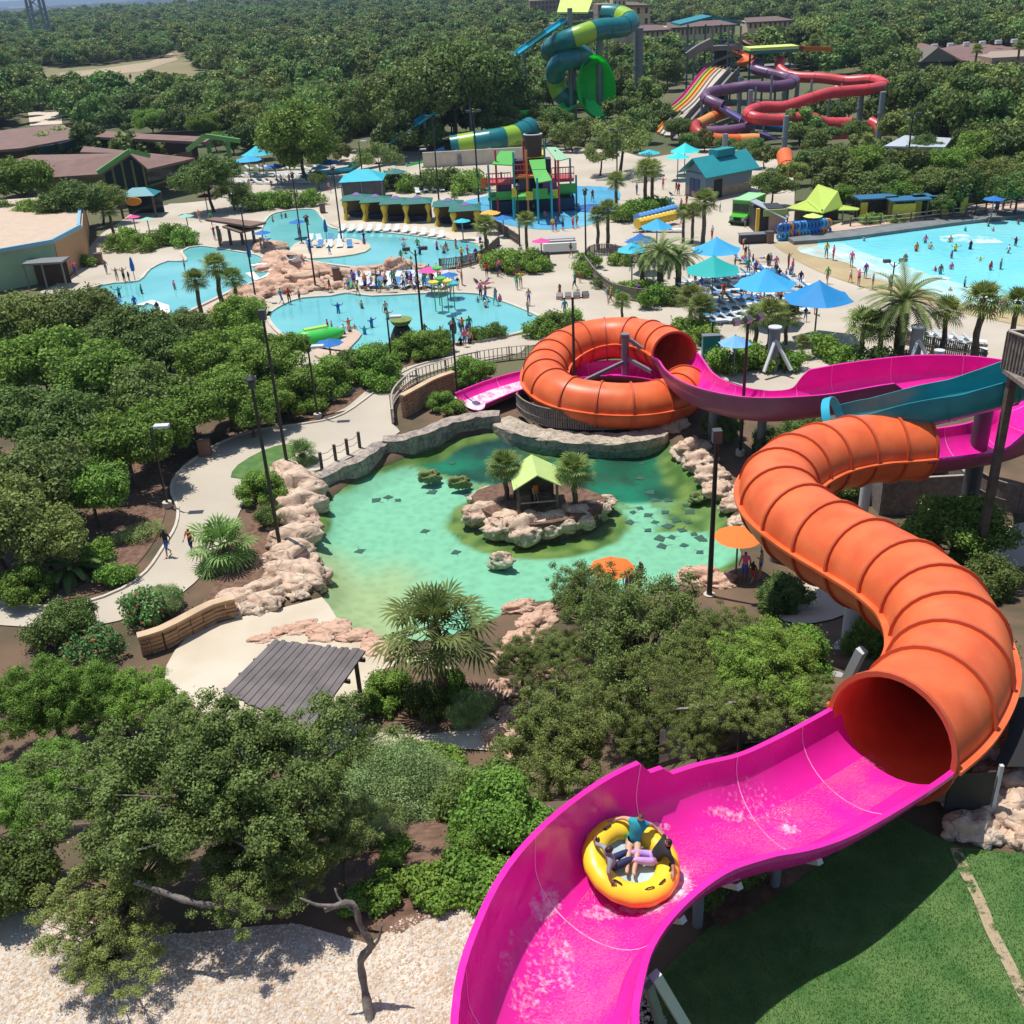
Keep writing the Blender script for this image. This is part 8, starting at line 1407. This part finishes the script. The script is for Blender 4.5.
# palms
palm_fan('palmBig', 3.7, 37, 1.45, .95, .2, seed=12, lm=leafmat('big_palm_leaves', (.062, .078, .028), sc=3))
for loc, k, s, l in [(G(444, 708), 'palmBig', 1.12, 'big fan palm with a full head of fronds in front of the green pond'), (P(225, 562, .03), 'palmS', 1.15, 'young light green fan palm beside the left path'), (P(303, 462, .04), 'palmS', .7, 'small bright palm beside the four roped posts'), (P(507, 500, .2), 'palmA', .70, 'fan palm left of the island hut'), (P(575, 507, .2), 'palmA', .74, 'fan palm right of the island hut'), (P(72, 578, .03), 'cycad', 1.7, 'dark cycad rosette in the mulch left of the path'),
    (P(203, 322, 0), 'palmB', .95, 'left palm of the clump in the left lagoon rocks'), (P(224, 315, 0), 'palmB', 1.12, 'tallest palm of the clump in the left lagoon rocks'), (P(240, 318, 0), 'palmB', .9, 'right palm of the clump in the left lagoon rocks'), (P(487, 262, 0), 'palmB', .95, 'palm at the right tip of the upper lagoon'), (P(527, 252, 0), 'palmB', .85, 'palm left of the pink umbrella'), (P(598, 250, 0), 'palmB', .9, 'left palm of the pair right of the pink stand'), (P(608, 248, 0), 'palmB', 1.0, 'right palm of the pair right of the pink stand'), (P(616, 215, 0), 'palmB', 1.0, 'palm just right of the splash pad'), (P(645, 210, 0), 'palmB', 1.2, 'bushy palm behind the blue and yellow rollers'), (P(652, 205, 0), 'palmB', 1.1, 'palm behind the bushy one near the rollers'), (P(683, 242, 0), 'palmB', .8, 'left palm of the trio on the plaza before the truck'), (P(692, 244, 0), 'palmB', .85, 'middle palm of the trio on the plaza before the truck'), (P(703, 246, 0), 'palmB', 1.15, 'right and tallest palm of the trio on the plaza before the truck'),
    (P(660, 292, 0), 'date', 1.15, 'large feathery date palm at the back of the orange ring'), (P(678, 290, 0), 'date', 1.0, 'second feathery date palm right of the large one'), (P(642, 282, 0), 'date', .85, 'feathery palm left of the large date palm'), (P(897, 362, 0), 'date', 1.45, 'large feathery date palm behind the far magenta chute'), (P(860, 362, 0), 'palmA', .95, 'fan palm left of the large right hand date palm'), (P(878, 362, 0), 'palmA', .9, 'fan palm touching the large right hand date palm'), (P(940, 362, 0), 'palmB', .95, 'slim fan palm between the date palm and the thick one'), (P(972, 366, 0), 'palmB', 1.2, 'thick fan palm near the wooden platform'), (P(1008, 356, 0), 'palmB', 1.0, 'fan palm at the right edge behind the platform'), (P(768, 362, 0), 'palmB', .95, 'fan palm behind the floodlight pole'), (P(755, 350, 0), 'palmA', .85, 'low fan palm left of the floodlight pole'), (P(785, 345, 0), 'palmA', .75, 'low fan palm right of the floodlight pole'), (P(802, 358, 0), 'palmA', .42, 'tiny palm on the pale path behind the chute'), (P(690, 325, 0), 'palmA', .8, 'low fan palm above the ring mouth'), (P(700, 336, 0), 'palmA', .8, 'low fan palm right of the ring mouth'), (P(115, 240, 0), 'palmB', .9, 'palm at the left of the entrance canopy'), (P(622, 320, 0), 'palmA', .55, 'small palm just behind the top of the ring'), (P(455, 205, 0), 'palmA', .4, 'tiny palm between the cabanas'), (P(940, 395, 0), 'palmA', .5, 'small palm beyond the teal slide'),
    (P(971, 92, 0), 'palmT', 1.15, 'tall palm in front of the brown roofed lodge'), (P(1013, 88, 0), 'palmT', 1.15, 'tall palm at the right edge in front of the lodge'), (P(812, 75, 0), 'palmT', 1.2, 'tall palm above the red tubes')]:
    put_palm(k, loc, s, rt.uniform(0, 6), l)
for i, a in enumerate(((398, 153, 1.5), (416, 151, 1.8), (436, 149, 2.0), (456, 145, 2.15), (474, 142, 2.1), (490, 139, 1.8), (506, 135, 1.4), (378, 151, 1.3))): put_tree(rt.choice(['oakB', 'oakA']), tuple(P(a[0], a[1], 0)), a[2], i, 'tall oak of the row hiding the lower part of the long cyan slide', 'tree', 'oaks hiding the long cyan slide', sz=a[2]*1.1)
# bare leaning trunk and limb near the camera
def limb_obj(pts, r, label, name='tree', cat='tree'):
    o = MB().tube(catmull(pts, .15), [r*(1-.5*i/max(1, len(catmull(pts, .15))))*(1+.16*sin(i*1.7)+.1*sin(i*.6)) for i in range(len(catmull(pts, .15)))], 10).build('trunk', BARKL, None, True); e = empty(name, pts[0], 0, label, cat); o.parent = e; o.matrix_parent_inverse = Matrix.Translation(-Vector(pts[0])); return e
b = G(372, 1030); e = limb_obj([tuple(b+Vector((0, 0, -.3))), tuple(P(364, 985, b.z+.6)), tuple(P(361, 960, b.z+1.2)), tuple(P(371, 945, b.z+1.6)), tuple(P(360, 925, b.z+2.1)), tuple(P(352, 903, b.z+2.6)), tuple(P(325, 910, b.z+2.5))], .10, 'crooked grey trunk with a broken top rising from the river stones')
def addlimb(e, pts, r): o = MB().tube(catmull(pts, .1), [r*(1-.7*i/len(catmull(pts, .1))) for i in range(len(catmull(pts, .1)))], 8).build('limb', BARKL, None, True); o.parent = e; o.matrix_parent_inverse = Matrix.Translation(-e.location)
addlimb(e, [tuple(P(366, 955, b.z+1.35)), tuple(P(378, 940, b.z+1.7)), tuple(P(382, 925, b.z+2.1))], .05); addlimb(e, [tuple(P(357, 912, b.z+2.35)), tuple(P(340, 900, b.z+2.6)), tuple(P(335, 888, b.z+2.8))], .04); addlimb(e, [tuple(P(340, 906, b.z+2.6)), tuple(P(318, 905, b.z+2.7)), tuple(P(300, 898, b.z+2.9))], .05)
b = G(300, 905); limb_obj([tuple(b), tuple(P(235, 908, b.z+1.2)), tuple(P(220, 906, b.z+1.6)), tuple(P(195, 903, b.z+1.9)), tuple(P(165, 893, b.z+2.1)), tuple(P(135, 882, b.z+2.3))], .10, 'bare grey limb reaching left across the dark oak foliage')
# ------------------------------------------------------------ forest
FIELDPX = [(28, 78), (45, 92), (100, 96), (118, 100), (150, 100), (175, 86), (205, 84), (232, 84), (228, 76), (200, 74), (190, 60), (178, 46), (165, 58), (130, 62), (100, 66), (60, 68), (40, 66)]
fld = [P(a, b, 0) for a, b in FIELDPX]; FM = mat('dry_field', (.26, .19, .105), .95, col2=(.15, .16, .065), vscale=.012, detail=8); sheet('field', fld, .05, FM)
sheet('bare_soil', [P(a, b, 0) for a, b in ((60, 80), (95, 76), (140, 72), (178, 60), (172, 52), (150, 62), (100, 69), (60, 73))], .12, mat('pale_soil', (.40, .31, .20), .95, col2=(.22, .17, .10), vscale=.01, detail=9)); sheet('bare_soil', [P(a, b, 0) for a, b in ((112, 88), (128, 90), (130, 95), (116, 96))], .12, mat('red_soil', (.20, .09, .055), .95))
PARK = [(-900, 600), (-900, 300), (-200, 190), (0, 130), (60, 122), (212, 134), (245, 150), (300, 150), (345, 140), (430, 125), (520, 118), (560, 112), (660, 108), (700, 82), (800, 76), (880, 92), (900, 130), (960, 180), (1100, 165), (2200, 40), (2200, 600)]
LOTS = [FIELDPX[:1]+[(40, 104), (100, 110), (130, 112), (170, 106), (215, 97), (240, 94)]+FIELDPX[7:], [(190, 86), (240, 86), (235, 76), (200, 74)], [(28, 112), (62, 110), (66, 130), (26, 132)], [(245, 100), (300, 95), (312, 110), (250, 120)], [(355, 86), (378, 86), (384, 112), (352, 114)], [(600, 24), (800, 26), (800, 54), (735, 62), (600, 66)], [(892, 60), (1130, 50), (1130, 110), (895, 106)], [(820, 78), (930, 80), (925, 88), (820, 88)], [(0, 9), (110, 8), (110, 16), (0, 18)]]
PALE = mat('pale_parking', (.55, .47, .38), .9, var=.08, vscale=.05)
for L_ in [[(190, 86), (240, 86), (235, 76), (200, 74)], [(28, 112), (62, 110), (62, 124), (30, 126)], [(245, 100), (300, 95), (312, 110), (250, 120)], [(355, 86), (378, 86), (380, 100), (356, 105)]]+[[(905, 76), (990, 78), (985, 88), (905, 86)], [(835, 82), (865, 82), (865, 88), (835, 88)]]: sheet('car_park', [P(a, b, 0) for a, b in L_], .06, PALE)
rng = np.random.default_rng(9); pts_ = []
def try_pt(x, y):
    q = proj((x, y, 0))
    if q[0] < -260 or q[0] > 1290 or q[1] > 640: return None
    if pip(q[0], q[1], PARK): return None
    for L_ in LOTS:
        if pip(q[0], q[1], L_): return None
    return q
y = 60.0
while y < 1800:
    sp = 6.4 if y < 600 else 8.5*(y/900)**.6 if y > 900 else 7.4
    hw = y*.72+60; x = -hw
    while x < hw:
        xx = x+rng.uniform(-.45, .45)*sp; yy = y+rng.uniform(-.45, .45)*sp; nz = mnoise.noise(Vector((xx*.012, yy*.012, 3)))
        if (nz > -.22 or rng.random() < (.3 if y > 230 else .8)):
            q = try_pt(xx, yy)
            if q: pts_.append((xx, yy, sp, q[1], q[0]))
        x += sp
    y += sp*.86
near = sorted([p for p in pts_ if -30 < p[4] < 1054 and p[3] > -5], key=lambda p: hypot(p[0], p[1]))[:170]; ns = set(id(p) for p in near); rest = [p for p in pts_ if id(p) not in ns]
print('forest', len(pts_), len(near), 'tree objects so far', sum(1 for o in COL.objects if o.name.startswith('tree')))
for (x, y, sp, _, _) in near:
    s = sp/7.0*rng.uniform(.8, 1.2); put_tree(['medA', 'medB', 'medC'][rng.integers(3)], (x, y, 0), s, rng.uniform(0, 6.28), 'dark green live oak of the forest beyond the park', 'tree', 'forest trees beyond the park', sz=s*rng.uniform(.85, 1.2))
# the farther wood as one object: crowns instanced on points by a node group
src = []
for k in ('farA', 'farB', 'farC'): src.append(PROTO[k][0])
def wood(name, pts3, k):
    me = bpy.data.meshes.new(name); me.from_pydata([(p[0], p[1], 0) for p in pts3], [], []); o = link(name, me); o['kind'] = 'stuff'
    at = me.attributes.new('sc', 'FLOAT', 'POINT'); at.data.foreach_set('value', [p[2] for p in pts3]); at = me.attributes.new('rz', 'FLOAT', 'POINT'); at.data.foreach_set('value', [float(rng.uniform(0, 6.28)) for p in pts3])
    ng = bpy.data.node_groups.new(name, 'GeometryNodeTree'); ng.interface.new_socket('Geometry', in_out='INPUT', socket_type='NodeSocketGeometry'); ng.interface.new_socket('Geometry', in_out='OUTPUT', socket_type='NodeSocketGeometry')
    N = ng.nodes; L = ng.links; gi = N.new('NodeGroupInput'); go = N.new('NodeGroupOutput'); ip = N.new('GeometryNodeInstanceOnPoints'); oi = N.new('GeometryNodeObjectInfo'); oi.inputs['Object'].default_value = k; oi.inputs['As Instance'].default_value = True
    a1 = N.new('GeometryNodeInputNamedAttribute'); a1.data_type = 'FLOAT'; a1.inputs['Name'].default_value = 'sc'; a2 = N.new('GeometryNodeInputNamedAttribute'); a2.data_type = 'FLOAT'; a2.inputs['Name'].default_value = 'rz'; cx = N.new('ShaderNodeCombineXYZ')
    m2p = N.new('GeometryNodeMeshToPoints'); L.new(gi.outputs[0], m2p.inputs['Mesh']); L.new(m2p.outputs[0], ip.inputs['Points']); L.new(oi.outputs['Geometry'], ip.inputs['Instance'])
    L.new(a1.outputs[0], ip.inputs['Scale']); L.new(a2.outputs[0], cx.inputs['Z']); L.new(cx.outputs[0], ip.inputs['Rotation']); L.new(ip.outputs[0], go.inputs[0])
    md = o.modifiers.new('scatter', 'NODES'); md.node_group = ng; return o
trio = [[], [], []]
for p in rest: trio[int(rng.integers(3))].append((p[0], p[1], p[2]/7.0*float(rng.uniform(.65, 1.35))*(1+.35*mnoise.noise(Vector((p[0]*.02, p[1]*.02, 8))))))
for i in range(3):
    e = put_tree(['farA', 'farB', 'farC'][i], (-60-i*9, 182+i*6, 0), 1, 0, 'dark live oak at the near rim of the far wood', 'tree', 'trees at the rim of the far wood'); cr = [c for c in e.children if c.name.startswith('crown')][0]
    wood('wood', trio[i], cr)
# beyond the wood: canopy sheets, then hills and the town strip
def ridge(name, y0, y1, h, m, seed, x0=-9000, x1=9000, n=90, amp=.5, base=-5):
    mb = MB(); rows = 10; vs = []
    for j in range(rows+1):
        for i in range(n+1):
            x = x0+(x1-x0)*i/n; y = y0+(y1-y0)*j/rows; t = j/rows; z = base+(h*(1+amp*mnoise.noise(Vector((x*.0006, seed, 0)))+.15*mnoise.noise(Vector((x*.003, y*.003, seed)))))*sst(t*1.3); vs.append((x, y, z))
    fs = [(j*(n+1)+i, j*(n+1)+i+1, (j+1)*(n+1)+i+1, (j+1)*(n+1)+i) for j in range(rows) for i in range(n)]; mb.add(vs, fs); o = mb.build(name, m, smooth=True); o['kind'] = 'structure'; return o
FW = mat('far_wood_canopy', (.030, .050, .020), .95, col2=(.055, .08, .035), vscale=.02, bump=3, bscale=.05, detail=8)
ridge('far_wood', 2400, 7800, 6, FW, 2, base=-4); ridge('hills', 8200, 12500, 72, mat('hill_scrub', (.05, .07, .05), .95), 5, x0=-14000, x1=16000, amp=.35); 
hb = MB(); rz2 = random.Random(3)
for k in range(130):
    y = rz2.uniform(3200, 7600); x = rz2.uniform(-.6, .25)*y; w = rz2.uniform(15, 60); hb.box(x-w, x+w, y, y+20, 0, rz2.uniform(12, 22))
hb.build('distant_town', mat('town_pale', (.6, .57, .52), .8))['kind'] = 'stuff'
hm = bpy.data.materials.new('haze'); hm.use_nodes = True; N = hm.node_tree.nodes; N.remove(N['Principled BSDF']); pv_ = N.new('ShaderNodeVolumePrincipled'); pv_.inputs['Color'].default_value = (.50, .70, 1.0, 1); pv_.inputs['Density'].default_value = .00011; pv_.inputs['Anisotropy'].default_value = .3
hm.node_tree.links.new(pv_.outputs[0], N['Material Output'].inputs['Volume']); mb = MB(); mb.box(-17000, 17000, -300, 13500, -8, 420); o = mb.build('haze', hm); o['kind'] = 'stuff'
S.cycles.volume_bounces = 0
